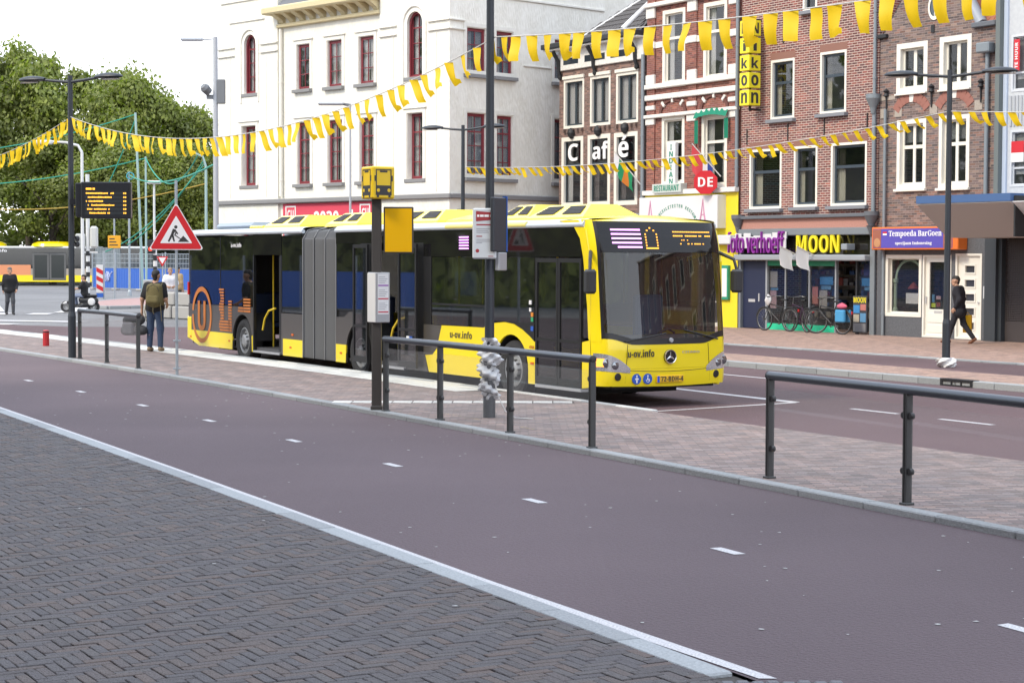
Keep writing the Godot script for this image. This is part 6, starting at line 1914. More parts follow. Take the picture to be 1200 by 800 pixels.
func street_furniture():
	var dk := mat("lamp_dark", 0.022, 0.028, 0.036, 0.45)
	double_lamp("dark double-headed street lamp carrying the electronic departure display", -9.52, 40.25, 0.16)
	double_lamp("dark double-headed street lamp wrapped in plastic with a white notice board", -0.31, 25.58, 0.16)
	double_lamp("dark double-headed street lamp beside the walking man in front of the takeaway", 8.98, 38.46, 0.12)
	double_lamp("dark double-headed street lamp rising behind the bus before the white building", -1.46, 55.0, 0.12)
	double_lamp("dark double-headed street lamp on the island beyond the lamp with the display", -18.8, 54.9, 0.02)
	double_lamp("dark double-headed street lamp on the island nearer than the plastic-wrapped lamp", 8.9, 10.9, 0.16)
	var g := 5.34
	var pA := W(-9.5, 40.2, g); var pB := W(-0.24, 25.55, 5.36); var pC := W(8.98, 10.95, 5.36); var pZ := W(-18.7, 54.8, 5.3)
	bunting("string of yellow flags from the display lamp to the plastic-wrapped lamp", pA, pB, 0.86, 0.0, 1.0, 0.35, 0.15, 0.34)
	bunting("string of large yellow flags crossing in front of the brick houses", pB, pC, 0.34, 0.0, 0.9, 0.37, 0.18, 0.34, 0.0, 0.06)
	bunting("string of yellow flags dropping from the display lamp towards the trees", pA, pZ, 0.70, 0.0, 1.0, 0.33, 0.16, 0.34)
	bunting("string of small yellow flags between the lamps across the road", W(-1.4, 54.9, 5.0), W(8.95, 38.5, 5.38), 0.36, 0.0, 1.0, 0.36, 0.15, 0.28, 0.7)
	bunting("string of small yellow flags running past the modern building", W(9.0, 38.4, 5.38), W(19.4, 21.9, 5.4), 0.4, 0.0, 0.8, 0.36, 0.18, 0.30, 0.5)
	railing("glazed railing beside the yellow bus stop pole", [[-1.80, 26.55], [-0.97, 25.15], [-0.02, 23.34], [0.93, 21.49]], 0.16, 0.05, 0.02)
	railing("long glazed railing standing alone on the island past the front of the bus", [[2.59, 18.62], [3.55, 16.64], [4.45, 14.62], [5.3, 12.6], [6.1, 10.6]], 0.16, 0.03, 0.1)
	railing("glazed railing under the departure display beside the man with the backpack", [[-9.28, 39.93], [-8.36, 38.37], [-7.31, 36.37]], 0.16, 0.03, 0.03)

	# bus stop pole
	var yl := mat("stop_yellow", 0.74, 0.50, 0.01, 0.35)
	var steel := mat("stop_pole_brown", 0.055, 0.050, 0.045, 0.45, 0.2)
	var s := thing("bus_stop_pole", "brown bus stop pole with yellow bus cube, yellow panel and timetable case", "bus stop", W(-1.95, 26.8, 0.16), 0.0)
	part(s, "pole", M.new().cbox(-0.07, 0.0, -0.05, 0.07, 3.04, 0.05, 0.012), steel)
	part(s, "foot", M.new().cbox(-0.085, 0.0, -0.065, 0.085, 0.06, 0.065, 0.01), steel)
	var cube := Node3D.new(); cube.name = "bus_cube"; s.add_child(cube)
	cube.position = Vector3(0.02, 3.03, 0.02); cube.rotation.y = 0.54
	part(cube, "cube", M.new().cbox(-0.18, 0.0, -0.18, 0.18, 0.46, 0.18, 0.018), yl)
	var ink := mat("print_dark", 0.03, 0.03, 0.03, 0.5)
	for f in 2:
		var face := Node3D.new(); face.name = "bus_symbol"; cube.add_child(face, true)
		face.rotation.y = -PI / 2 * f
		var k := M.new()
		ring(k, -0.125, 0.05, 0.125, 0.42, 0.016, 0.181, 0.184)
		k.box(-0.125, 0.066, 0.1805, 0.125, 0.19, 0.1835); k.box(-0.06, 0.375, 0.1805, 0.06, 0.40, 0.1835)
		k.box(-0.11, 0.02, 0.181, -0.075, 0.05, 0.184); k.box(0.075, 0.02, 0.181, 0.11, 0.05, 0.184)
		k.box(-0.145, 0.25, 0.181, -0.125, 0.33, 0.184); k.box(0.125, 0.25, 0.181, 0.145, 0.33, 0.184)
		part(face, "symbol", k, ink)
		for x in [-0.085, 0.085]: part(face, "symbol_lamp", M.new().lathe(Vector3(x, 0.12, 0.1836), Vector3(0, 0, 1), [[0.026, 0.0], [0.0, 0.002]], 12), yl)
		flatten(face)
	var pn := part(s, "panel_frame", M.new().cbox(0.10, 2.25, -0.03, 0.53, 2.92, 0.03, 0.01), steel)
	part(pn, "panel", M.new().box(0.122, 2.275, 0.03, 0.508, 2.895, 0.034), mat("panel_yellow", 0.72, 0.40, 0.005, 0.12))
	part(s, "panel_bracket", M.new().box(0.07, 2.5, -0.015, 0.10, 2.56, 0.015), steel)
	var tt := Node3D.new(); tt.name = "timetable_case"; s.add_child(tt)
	tt.position = Vector3(0.03, 1.26, 0.0); tt.rotation.y = 0.62
	part(tt, "case", M.new().cbox(-0.12, 0.0, -0.12, 0.12, 0.72, 0.12, 0.012), mat("case_silver", 0.36, 0.37, 0.38, 0.4, 0.3))
	part(tt, "side_sheet", M.new().box(-0.124, 0.01, -0.11, -0.1201, 0.71, 0.11), mat("case_white", 0.66, 0.66, 0.64, 0.5))
	part(tt, "sheet", M.new().box(-0.09, 0.12, 0.12, 0.09, 0.70, 0.124), mats["paper"])
	for k in 3:
		var y := 0.145 + k * 0.19
		part(tt, "sheet_line", M.new().box(-0.085, y, 0.124, 0.085, y + 0.018, 0.126), mat(["line_crimson", "line_crimson", "line_violet"][k], [0.5, 0.5, 0.25][k], 0.03, [0.06, 0.06, 0.35][k], 0.6))
		for j in 4: part(tt, "print_row", M.new().box(-0.075, y + 0.045 + j * 0.028, 0.124, 0.03 + 0.02 * (j % 3), y + 0.052 + j * 0.028, 0.1255), mat("print_grey", 0.28, 0.28, 0.30, 0.7))
	# boards on the wrapped lamp
	var nb := thing("notice_board", "white notice board with red heading fixed to the plastic-wrapped lamp", "notice board", W(-0.38, 25.44, 2.34), 0.16)
	part(nb, "board", M.new().cbox(-0.165, 0.0, -0.02, 0.165, 0.69, 0.02, 0.018), mat("board_grey_white", 0.52, 0.55, 0.56, 0.5))
	var hd := PackedVector2Array([Vector2(-0.12, 0.51), Vector2(0.13, 0.535), Vector2(0.13, 0.63), Vector2(-0.12, 0.65)])
	part(nb, "heading", M.new().ext(hd, 0.02, 0.023), mat("heading_red", 0.30, 0.02, 0.025, 0.5))
	for q in [[-0.105, 0.03], [-0.065, 0.05], [-0.005, 0.06], [0.07, 0.035]]: part(nb, "heading_print", M.new().box(q[0], 0.57, 0.023, q[0] + q[1], 0.60, 0.0245), mats["letter_white"])
	for q in [[0.455, 0.22, "heading_red", 0.018], [0.405, 0.19, "print_grey", 0.010], [0.38, 0.16, "print_grey", 0.010], [0.355, 0.17, "print_grey", 0.010], [0.30, 0.08, "heading_red", 0.014], [0.26, 0.23, "print_grey", 0.008], [0.235, 0.22, "print_grey", 0.008], [0.215, 0.08, "print_grey", 0.008], [0.03, 0.07, "heading_red", 0.010]]:
		var x0 := -0.115 if q[0] > 0.1 else 0.05
		part(nb, "print_row", M.new().box(x0, q[0], 0.02, x0 + q[1], q[0] + q[3], 0.0215), mats[q[2]])
	part(nb, "seal", M.new().lathe(Vector3(-0.10, 0.11, 0.0205), Vector3(0, 0, 1), [[0.026, 0.0], [0.016, 0.001], [0.0, 0.0012]], 14), mats["heading_red"])
	part(nb, "clamp", M.new().box(-0.02, 0.05, -0.075, 0.02, 0.08, -0.02), dk)
	part(nb, "clamp", M.new().box(-0.02, 0.60, -0.075, 0.02, 0.63, -0.02), dk)
	var bb := thing("sign_case", "dark sign case with blue edge on the far side of the plastic-wrapped lamp", "sign case", W(-0.19, 25.55, 2.44), 1.12)
	part(bb, "case", M.new().cbox(-0.20, 0.0, -0.03, 0.20, 0.74, 0.03, 0.012), dk)
	part(bb, "blue_edge", M.new().box(0.185, 0.0, -0.031, 0.215, 0.76, 0.034), mat("edge_blue", 0.01, 0.09, 0.36, 0.5))
	part(bb, "small_case", M.new().cbox(-0.05, -0.26, -0.03, 0.20, -0.01, 0.035, 0.01), mat("case_silver", 0.36, 0.37, 0.38, 0.4, 0.3))
	part(bb, "bracket", M.new().box(-0.14, 0.3, -0.09, -0.08, 0.36, -0.03), dk)
	# plastic wrapped round the lamp foot
	var pw := M.new()
	pw.grid(26, 34, func(u: float, v: float):
		var a := TAU * u
		var r := 0.105 + 0.035 * sin(v * 22.0 + a) + 0.03 * sin(a * 3.0 + v * 31.0) + 0.02 * sin(a * 5.0 - v * 47.0)
		r *= 0.85 + 0.3 * sin(PI * v)
		return Vector3(cos(-a) * r, v * 0.86, sin(-a) * r))
	var pl := mat("plastic_film", 0.62, 0.64, 0.66, 0.28)
	pl.transparency = BaseMaterial3D.TRANSPARENCY_ALPHA; pl.albedo_color.a = 0.82
	pl.cull_mode = BaseMaterial3D.CULL_DISABLED
	var wrap := thing("plastic_wrap", "crumpled white plastic sheet tied round the foot of the lamp by the railing", "plastic sheet", W(-0.31, 25.58, 0.40))
	part(wrap, "sheet", pw, pl)
	var tie := []
	for k in 40: tie.append(Vector3(cos(k * 0.62) * 0.135, 0.06 + k * 0.019, sin(k * 0.62) * 0.135))
	part(wrap, "cord", M.new().tube(tie, 0.008, 0.008, 5), mat("cord_dark", 0.06, 0.06, 0.06, 0.8))
	part(wrap, "loose_cord", M.new().tube([Vector3(0.06, 0.3, 0.1), Vector3(0.13, 0.05, 0.12), Vector3(0.22, -0.14, 0.14), Vector3(0.36, -0.228, 0.2), Vector3(0.6, -0.232, 0.3)], 0.008, 0.008, 5), mat("cord_white", 0.55, 0.55, 0.53, 0.8))
	# departure display on the first lamp
	var dd := thing("departure_display", "black electronic departure display with amber text on the lamp above the railing", "display", W(-8.70, 40.0, 3.16), 0.06)
	part(dd, "housing", M.new().cbox(-0.53, 0.0, -0.12, 0.53, 0.78, 0.10, 0.02), mat("display_black", 0.012, 0.014, 0.018, 0.35))
	part(dd, "rear_housing", M.new().cbox(-0.66, 0.03, -0.22, -0.45, 0.76, 0.02, 0.02), mats["display_black"])
	part(dd, "arm", M.new().box(-0.80, 0.30, -0.2, -0.62, 0.42, -0.1), mats["display_black"])
	var amb := glow("display_amber", 1.0, 0.45, 0.04, 1.0)
	var r := RandomNumberGenerator.new(); r.seed = 77
	for q in [[-0.42, 0.12], [-0.28, 0.05]]: part(dd, "display_text", M.new().box(q[0], 0.61, 0.10, q[0] + q[1], 0.65, 0.103), amb)
	for k in 6:
		var y := 0.52 - k * 0.084
		part(dd, "line_band", M.new().box(-0.44, y - 0.012, 0.10, 0.44, y + 0.045, 0.1015), mat("display_band", 0.02, 0.026, 0.03, 0.4))
		var x := -0.42 + 0.04 * (k % 2)
		var xe: float = [0.16, 0.12, -0.05, 0.18, 0.08, 0.1][k]
		while x < xe:
			var w := r.randf_range(0.016, 0.03)
			if r.randf() > 0.12: part(dd, "display_text", M.new().box(x, y, 0.1015, x + w, y + r.randf_range(0.026, 0.036), 0.1035), amb)
			x += w + 0.006
		part(dd, "display_text", M.new().box(0.37, y, 0.1015, 0.39, y + 0.034, 0.1035), amb); part(dd, "display_text", M.new().box(0.40, y, 0.1015, 0.43, y + 0.034, 0.1035), amb)
	# road works sign
	var rw := thing("roadworks_sign", "red and white triangular road works sign on a grey pole behind the bus", "traffic sign", W(-6.23, 34.57, 0.16), 0.12)
	var gv := mat("galvanised", 0.33, 0.37, 0.40, 0.45, 0.4)
	part(rw, "pole", M.new().cyl(Vector3(0, 0.0, 0), Vector3(0, 3.60, 0), 0.027, 12), gv)
	for y in [0.10, 0.62]: part(rw, "pole_clamp", M.new().box(-0.07, y, -0.035, 0.07, y + 0.03, 0.035), gv)
	var pt := Node3D.new(); pt.name = "sign_plate"; rw.add_child(pt); pt.position = Vector3(0, 2.61, 0.045)
	part(pt, "back_plate", triangle(M.new(), 0.585, -0.012, 0.0, 0.06), gv)
	part(pt, "white_edge", triangle(M.new(), 0.585, 0.0, 0.003, 0.06), mat("reflective_white", 0.70, 0.70, 0.70, 0.45))
	part(pt, "red_border", triangle(M.new(), 0.555, 0.003, 0.006, 0.06), mat("reflective_red", 0.52, 0.012, 0.018, 0.4))
	part(pt, "white_field", triangle(M.new(), 0.34, 0.006, 0.009, 0.03), mats["reflective_white"])
	var wk := M.new()
	wk.lathe(Vector3(-0.005, 0.13, 0.0092), Vector3(0, 0, 1), [[0.032, 0.0], [0.0, 0.002]], 12)
	for q in [[Vector2(-0.03, 0.09), Vector2(-0.07, 0.0), 0.032], [Vector2(-0.07, 0.0), Vector2(-0.035, -0.14), 0.02], [Vector2(-0.07, 0.0), Vector2(-0.14, -0.14), 0.022], [Vector2(-0.03, 0.08), Vector2(0.03, 0.0), 0.018], [Vector2(-0.02, -0.02), Vector2(0.12, -0.12), 0.01], [Vector2(0.0, 0.03), Vector2(-0.03, -0.03), 0.012]]:
		var a: Vector2 = q[0]; var b: Vector2 = q[1]; var w: float = q[2]
		var nn := (b - a).orthogonal().normalized() * w
		wk.quad(Vector3(a.x + nn.x, a.y + nn.y, 0.0105), Vector3(b.x + nn.x * 0.7, b.y + nn.y * 0.7, 0.0105), Vector3(b.x - nn.x * 0.7, b.y - nn.y * 0.7, 0.0105), Vector3(a.x - nn.x, a.y - nn.y, 0.0105))
	wk.tri(Vector3(0.03, -0.145, 0.0105), Vector3(0.24, -0.145, 0.0105), Vector3(0.13, -0.03, 0.0105))
	part(pt, "worker_symbol", wk, ink)
	# red bollard
	var bo := thing("red_bollard", "short red bollard on the island beside the lamp with the display", "bollard", W(-11.4, 45.5, 0.16))
	part(bo, "post", M.new().lathe(Vector3.ZERO, Vector3.UP, [[0.078, 0.0], [0.078, 0.36], [0.06, 0.385], [0.0, 0.39]], 16), mat("bollard_red", 0.42, 0.015, 0.02, 0.45))
	part(bo, "cap_ring", M.new().lathe(Vector3(0, 0.33, 0), Vector3.UP, [[0.081, 0.0], [0.081, 0.03]], 16), dk)
	# crumpled plastic at the right-hand lamp foot
	var pf := M.new()
	pf.grid(16, 10, func(u: float, v: float):
		var a := -TAU * u
		var rr := (0.09 + 0.05 * sin(PI * v)) * (1.0 + 0.22 * sin(a * 4.0 + v * 9.0) + 0.12 * sin(a * 7.0 - v * 17.0))
		return Vector3(cos(a) * rr * 1.4, v * 0.20, sin(a) * rr))
	solo("plastic_scrap", pf, mat("plastic_white", 0.66, 0.66, 0.65, 0.6), "scrap of white plastic round the foot of the lamp near the walking man", "plastic sheet", "", W(8.98, 38.42, 0.12))
	# gully grates by the far kerb
	for q in [[4.0, 41.4], [8.05, 34.35]]:
		var gu := thing("gully_grate", "dark iron gully mouth in the kerb %s" % ("opposite the lamp by the takeaway" if q[1] < 38 else "just past the front of the bus"), "gully", W(f1(q[1]), q[1], 0.0), -1.047, "kerb gullies across the road")
		part(gu, "frame", M.new().wall(-0.42, 0.004, 0.42, 0.11, [[-0.36, 0.03, -0.14, 0.09], [-0.11, 0.03, 0.11, 0.09], [0.14, 0.03, 0.36, 0.09]], 0.2, 0.02), mats["iron_black"])
		part(gu, "cover", M.new().box(-0.42, 0.112, -0.16, 0.42, 0.135, 0.025), mats["iron_black"])

func cloth_flag(called: String, label: String, at: Vector3, turn: float, pole_to: Vector3, stripes: Array, w: float, h: float, group := ""):
	# pole from the wall outward, cloth hanging from its outer part in stripes along the pole
	var t := thing(called, label, "flag", at, turn, group)
	part(t, "pole", M.new().tube([Vector3.ZERO, pole_to], 0.02, 0.016, 8), mat("flag_pole", 0.62, 0.60, 0.56, 0.5))
	var n := stripes.size()
	for i in n:
		var m := M.new()
		var s0 := float(i) / n; var s1 := float(i + 1) / n
		m.grid(4, 8, func(u: float, v: float):
			var s := lerpf(s0, s1, u)
			var base := pole_to * lerpf(1.0 - w, 0.98, s)
			var d := 1.0 - v
			return base + Vector3(-0.08 * d * s, -h * d, 0.06 * sin(s * 7.0 + d * 4.0) * d))
		part(t, "cloth", m, stripes[i])

func flags_and_wares():
	var wt := mat("cloth_white", 0.66, 0.66, 0.66, 0.85); var rd := mat("cloth_red", 0.55, 0.06, 0.07, 0.85); var bl := mat("cloth_blue", 0.03, 0.06, 0.25, 0.85)
	var gn := mat("cloth_green", 0.01, 0.22, 0.09, 0.85); var og := mat("cloth_orange", 0.55, 0.17, 0.02, 0.85)
	cloth_flag("national_flag", "red, white and blue flag on a slanting pole by the red octagonal sign", on_row(9.45, 0.05, 4.95), ROW_TURN, Vector3(-0.55, 1.05, 0.75), [bl, wt, rd, rd], 0.72, 0.85)
	cloth_flag("cafe_flag", "green, white and orange flag hanging from a pole between cafe and restaurant", on_row(5.2, 0.05, 4.75), ROW_TURN, Vector3(-0.6, 1.2, 0.75), [gn, og, gn, wt], 0.65, 0.62)
	for q in [[13.45, 2.45], [14.2, 2.45]]:
		cloth_flag("shop_flag", "plain white flag %s over the photo shop window" % ("below the M of the yellow letters" if q[0] < 14 else "below the double O of the yellow letters"), on_row(q[0], 0.3, q[1]), ROW_TURN, Vector3(-0.12, 0.26, 0.55), [wt], 0.75, 0.55, "white flags over the photo shop window")
	# pavement board leaning by the photo shop door
	var b := thing("poster_board", "tall advertising board with yellow heading beside the photo shop door", "poster board", on_row(16.05, 0.10, 0.147), ROW_TURN)
	part(b, "board", M.new().cbox(-0.30, 0.04, -0.03, 0.30, 1.12, 0.03, 0.01), mat("board_dark", 0.04, 0.04, 0.045, 0.5))
	text(b, "heading", "MOON", -0.26, 0.92, 0.26, 1.08, 0.03, mat("letter_yellow", 0.75, 0.62, 0.01, 0.45), 0.004)
	for q in [[-0.26, 0.62, 0.0, 0.85, "poster_blue"], [0.03, 0.70, 0.26, 0.88, "poster_salmon"], [-0.26, 0.36, -0.02, 0.58, "ware_cream"], [0.02, 0.36, 0.26, 0.62, "poster_sky"], [-0.26, 0.08, 0.26, 0.32, "ware_grey"]]:
		part(b, "picture", M.new().box(q[0], q[1], 0.03, q[2], q[3], 0.034), mats[q[4]])

func bicycle(label: String, at: Vector3, turn: float, col: Material, steer := 0.0, bag: Material = null):
	var t := thing("bicycle", label, "bicycle", at, turn, "bicycles parked at the photo shop")
	var blk := mat("bike_black", 0.015, 0.015, 0.016, 0.5); var chrome := mat("bike_chrome", 0.22, 0.22, 0.22, 0.35, 0.7); var rubber: Material = mats["tyre_rubber"]
	var wheel := func(c: Vector3, st: float, called: String):
		var n := Node3D.new(); n.name = called; t.add_child(n, true); n.position = c; n.rotation.y = st
		var pts := []
		for k in 33: pts.append(Vector3(cos(TAU * k / 32), sin(TAU * k / 32), 0) * 0.335)
		part(n, "tyre", M.new().tube(pts, 0.019, 0.019, 6, false), rubber)
		var pr := []
		for k in 33: pr.append(Vector3(cos(TAU * k / 32), sin(TAU * k / 32), 0) * 0.31)
		part(n, "rim", M.new().tube(pr, 0.011, 0.011, 5, false), chrome)
		var sp := M.new()
		for k in 18: sp.tube([Vector3(0, 0, 0.02 * (k % 2 * 2 - 1)), Vector3(cos(TAU * k / 18), sin(TAU * k / 18), 0) * 0.31], 0.003, 0.003, 3, false)
		sp.cyl(Vector3(0, 0, -0.04), Vector3(0, 0, 0.04), 0.025, 8)
		part(n, "spokes", sp, chrome)
	var rw := Vector3(-0.54, 0.352, 0); var fw := Vector3(0.56, 0.352, 0)
	wheel.call(rw, 0.0, "wheel"); wheel.call(fw, steer, "wheel")
	var bb := Vector3(-0.08, 0.30, 0); var st := Vector3(-0.25, 0.80, 0); var hd := Vector3(0.36, 0.82, 0); var hl := Vector3(0.41, 0.66, 0)
	var f := M.new()
	f.tube([bb, st], 0.017); f.tube([bb, hl], 0.02); f.tube([st + Vector3(0.03, -0.08, 0), hd], 0.016); f.tube([hl, hd], 0.02)
	for s in [-0.05, 0.05]:
		f.tube([bb, rw + Vector3(0, 0, s)], 0.01); f.tube([st + Vector3(0.02, -0.06, 0), rw + Vector3(0, 0, s)], 0.009)
	part(t, "frame", f, col)
	var fk := M.new()
	for s in [-0.05, 0.05]: fk.tube([hl + Vector3(0, 0, s * 0.5), Vector3(0.47, 0.52, s), fw + Vector3(0, 0, s)], 0.011)
	part(t, "fork", fk, col)
	var hb := M.new()
	hb.tube([hd, Vector3(0.32, 1.02, 0)], 0.014)
	hb.tube([Vector3(0.12, 1.04, -0.28), Vector3(0.28, 1.06, -0.22), Vector3(0.34, 1.03, 0), Vector3(0.28, 1.06, 0.22), Vector3(0.12, 1.04, 0.28)], 0.012)
	var hbar := part(t, "handlebar", hb, chrome)
	for s in [-0.28, 0.28]: part(hbar, "grip", M.new().cyl(Vector3(0.05, 1.035, s), Vector3(0.16, 1.045, s), 0.018, 8), blk)
	var sd := M.new()
	sd.grid(10, 6, func(u: float, v: float):
		var a := -TAU * u; var w := lerpf(0.095, 0.025, pow(v, 0.8)) * sin(PI * clampf(v * 0.9 + 0.08, 0, 1)) * 1.3
		return Vector3(-0.42 + 0.28 * v, 0.95 + 0.028 * sin(a), w * cos(a)))
	sd.tube([st, Vector3(-0.29, 0.94, 0)], 0.012)
	part(t, "saddle", sd, blk)
	for c in [rw, fw]:
		var mg := []
		for k in 12: mg.append(c + Vector3(cos(0.2 + 2.6 * k / 11.0), sin(0.2 + 2.6 * k / 11.0), 0) * 0.37)
		part(t, "mudguard", M.new().tube(mg, 0.02, 0.02, 5), blk)
	part(t, "chain_guard", M.new().cbox(-0.56, 0.27, 0.045, 0.06, 0.36, 0.065, 0.02), blk)
	var rk := M.new()
	rk.tube([Vector3(-0.25, 0.74, 0.06), Vector3(-0.78, 0.74, 0.06)], 0.007); rk.tube([Vector3(-0.25, 0.74, -0.06), Vector3(-0.78, 0.74, -0.06)], 0.007)
	for s in [-0.06, 0.06]: rk.tube([Vector3(-0.72, 0.74, s), rw + Vector3(0, 0, s)], 0.006)
	part(t, "carrier", rk, blk)
	part(t, "rear_lamp", M.new().cbox(-0.93, 0.60, -0.03, -0.89, 0.68, 0.03, 0.008), mats["reflector_red"])
	part(t, "stand", M.new().tube([bb + Vector3(-0.06, 0, 0.03), Vector3(-0.22, 0.0, 0.16)], 0.01), chrome)
	part(t, "crank", M.new().tube([bb + Vector3(0.0, 0.0, 0.08), bb + Vector3(0.14, -0.09, 0.08), bb + Vector3(0.14, -0.09, 0.17)], 0.012), chrome)
	if bag:
		for s in [-1, 1]: part(t, "pannier", M.new().cbox(-0.74, 0.36, s * 0.11 - 0.055, -0.36, 0.72, s * 0.11 + 0.055, 0.03), bag)
	return t

func bikes():
	mat("reflector_red", 0.5, 0.02, 0.02, 0.3)
	bicycle("black city bicycle with a white bag on the handlebar against the shop window", on_row(13.0, 0.65, 0.147), ROW_TURN + PI + 0.06, mat("bike_frame_dark", 0.02, 0.02, 0.022, 0.35))
	bicycle("dark purple bicycle with a red rear lamp between two other bicycles", on_row(13.85, 0.55, 0.147), ROW_TURN + PI - 0.22, mat("bike_frame_plum", 0.05, 0.02, 0.05, 0.35))
	bicycle("black bicycle with blue panniers and turned front wheel by the shop door", on_row(15.45, 0.75, 0.147), ROW_TURN + PI + 0.05, mat("bike_frame_dark", 0.02, 0.02, 0.022, 0.35), 0.7, mat("pannier_blue", 0.05, 0.26, 0.48, 0.6))
	var bag := M.new()
	bag.grid(12, 8, func(u: float, v: float):
		var a := -TAU * u; var r := sin(PI * (0.06 + 0.9 * v)) * 0.12 * (1.0 + 0.15 * sin(a * 3.0 + v * 5.0))
		return Vector3(cos(a) * r, v * 0.34, sin(a) * r * 0.7))
	solo("carrier_bag", bag, mat("bag_white", 0.6, 0.6, 0.6, 0.5), "white plastic bag hanging from the handlebar of the first bicycle", "bag", "", on_row(12.68, 0.75, 0.92), ROW_TURN)
	var cl := M.new()
	cl.grid(12, 8, func(u: float, v: float):
		var a := -TAU * u; var r := sin(PI * (0.05 + 0.92 * v)) * 0.2
		return Vector3(cos(a) * r, v * 0.2, sin(a) * r * 0.5))
	solo("folded_jacket", cl, mat("jacket_pink", 0.55, 0.10, 0.16, 0.8), "pink and orange jacket laid over the blue panniers of the parked bicycle", "jacket", "", on_row(15.98, 0.75, 0.87), ROW_TURN)


# ---- figures: tapered capsules joined into one smooth surface -----------------
func skin_mesh(out: M, bones: Array, cell: float, sm: float):
	# bones: [a, b, ra, rb]; smooth union by summed exponentials, meshed as surface nets
	var lo := Vector3(1e9, 1e9, 1e9); var hi := -lo
	for q in bones:
		var r: float = maxf(q[2], q[3]) + cell * 3.0 + sm
		for p in [q[0], q[1]]:
			lo = lo.min(p - Vector3.ONE * r); hi = hi.max(p + Vector3.ONE * r)
	var nx := int((hi.x - lo.x) / cell) + 2; var ny := int((hi.y - lo.y) / cell) + 2; var nz := int((hi.z - lo.z) / cell) + 2
	var F := PackedFloat32Array(); F.resize(nx * ny * nz); F.fill(0.0)
	for q in bones:
		var a: Vector3 = q[0]; var b: Vector3 = q[1]; var ra: float = q[2]; var rb: float = q[3]
		var reach := maxf(ra, rb) + cell * 1.5 + sm * 3.0
		var l := ((a.min(b) - Vector3.ONE * reach - lo) / cell).floor(); var h := ((a.max(b) + Vector3.ONE * reach - lo) / cell).ceil()
		var ab := b - a; var dd := maxf(ab.length_squared(), 1e-8)
		for k in range(max(0, int(l.z)), min(nz, int(h.z) + 1)):
			for j in range(max(0, int(l.y)), min(ny, int(h.y) + 1)):
				var base := (k * ny + j) * nx
				for i in range(max(0, int(l.x)), min(nx, int(h.x) + 1)):
					var p := lo + Vector3(i, j, k) * cell
					var t := clampf((p - a).dot(ab) / dd, 0.0, 1.0)
					var d := p.distance_to(a + ab * t) - lerpf(ra, rb, t)
					if d < sm * 4.0: F[base + i] += exp(-d / sm)
	var vid := {}
	var V := []
	var off := [0, 1, nx, nx + 1, nx * ny, nx * ny + 1, nx * ny + nx, nx * ny + nx + 1]
	var cor := [Vector3(0, 0, 0), Vector3(1, 0, 0), Vector3(0, 1, 0), Vector3(1, 1, 0), Vector3(0, 0, 1), Vector3(1, 0, 1), Vector3(0, 1, 1), Vector3(1, 1, 1)]
	var edges := [[0, 1], [2, 3], [4, 5], [6, 7], [0, 2], [1, 3], [4, 6], [5, 7], [0, 4], [1, 5], [2, 6], [3, 7]]
	for k in nz - 1:
		for j in ny - 1:
			var base := (k * ny + j) * nx
			for i in nx - 1:
				var id := base + i
				var m := 0
				for c in 8:
					if F[id + off[c]] > 1.0: m |= 1 << c
				if m == 0 or m == 255: continue
				var s := Vector3.ZERO; var n := 0
				for e in edges:
					var in0: int = (m >> int(e[0])) & 1; var in1: int = (m >> int(e[1])) & 1
					if in0 == in1: continue
					var f0 := log(maxf(F[id + off[e[0]]], 1e-5)); var f1_ := log(maxf(F[id + off[e[1]]], 1e-5))
					s += cor[e[0]].lerp(cor[e[1]], f0 / (f0 - f1_)); n += 1
				vid[id] = V.size()
				V.append(lo + (Vector3(i, j, k) + s / n) * cell)
	var faces := []
	var N := []
	N.resize(V.size()); N.fill(Vector3.ZERO)
	for id in vid:
		var i: int = id % nx; var j: int = (id / nx) % ny; var k: int = id / (nx * ny)
		for ax in 3:
			var st: int = [1, nx, nx * ny][ax]
			var in0 := F[id] > 1.0; var in1 := F[id + st] > 1.0
			if in0 == in1: continue
			var b: int = [nx, nx * ny, 1][ax]; var c: int = [nx * ny, 1, nx][ax]
			if not (vid.has(id - b) and vid.has(id - c) and vid.has(id - b - c)): continue
			var q := [vid[id - b - c], vid[id - c], vid[id], vid[id - b]]
			if not in0: q.reverse()
			faces.append(q)
			var nn: Vector3 = (V[q[2]] - V[q[0]]).cross(V[q[3]] - V[q[1]])
			for x in q: N[x] += nn
	for q in faces:
		out.trin(V[q[0]], V[q[1]], V[q[2]], N[q[0]].normalized(), N[q[1]].normalized(), N[q[2]].normalized())
		out.trin(V[q[0]], V[q[2]], V[q[3]], N[q[0]].normalized(), N[q[2]].normalized(), N[q[3]].normalized())

func standing() -> Dictionary:
	return {"pelvis": Vector3(0, 0.96, 0), "chest": Vector3(0, 1.30, 0), "neck": Vector3(0, 1.47, -0.01), "head": Vector3(0, 1.63, 0.02),
		"sl": Vector3(0.18, 1.42, 0), "sr": Vector3(-0.18, 1.42, 0), "el": Vector3(0.24, 1.14, -0.03), "er": Vector3(-0.24, 1.14, -0.03), "wl": Vector3(0.25, 0.90, 0.03), "wr": Vector3(-0.25, 0.90, 0.03),
		"hl": Vector3(0.09, 0.93, 0), "hr": Vector3(-0.09, 0.93, 0), "kl": Vector3(0.10, 0.50, 0.02), "kr": Vector3(-0.10, 0.50, 0.02), "al": Vector3(0.10, 0.09, -0.02), "ar": Vector3(-0.10, 0.09, -0.02), "face": Vector3(0, 0, 1)}

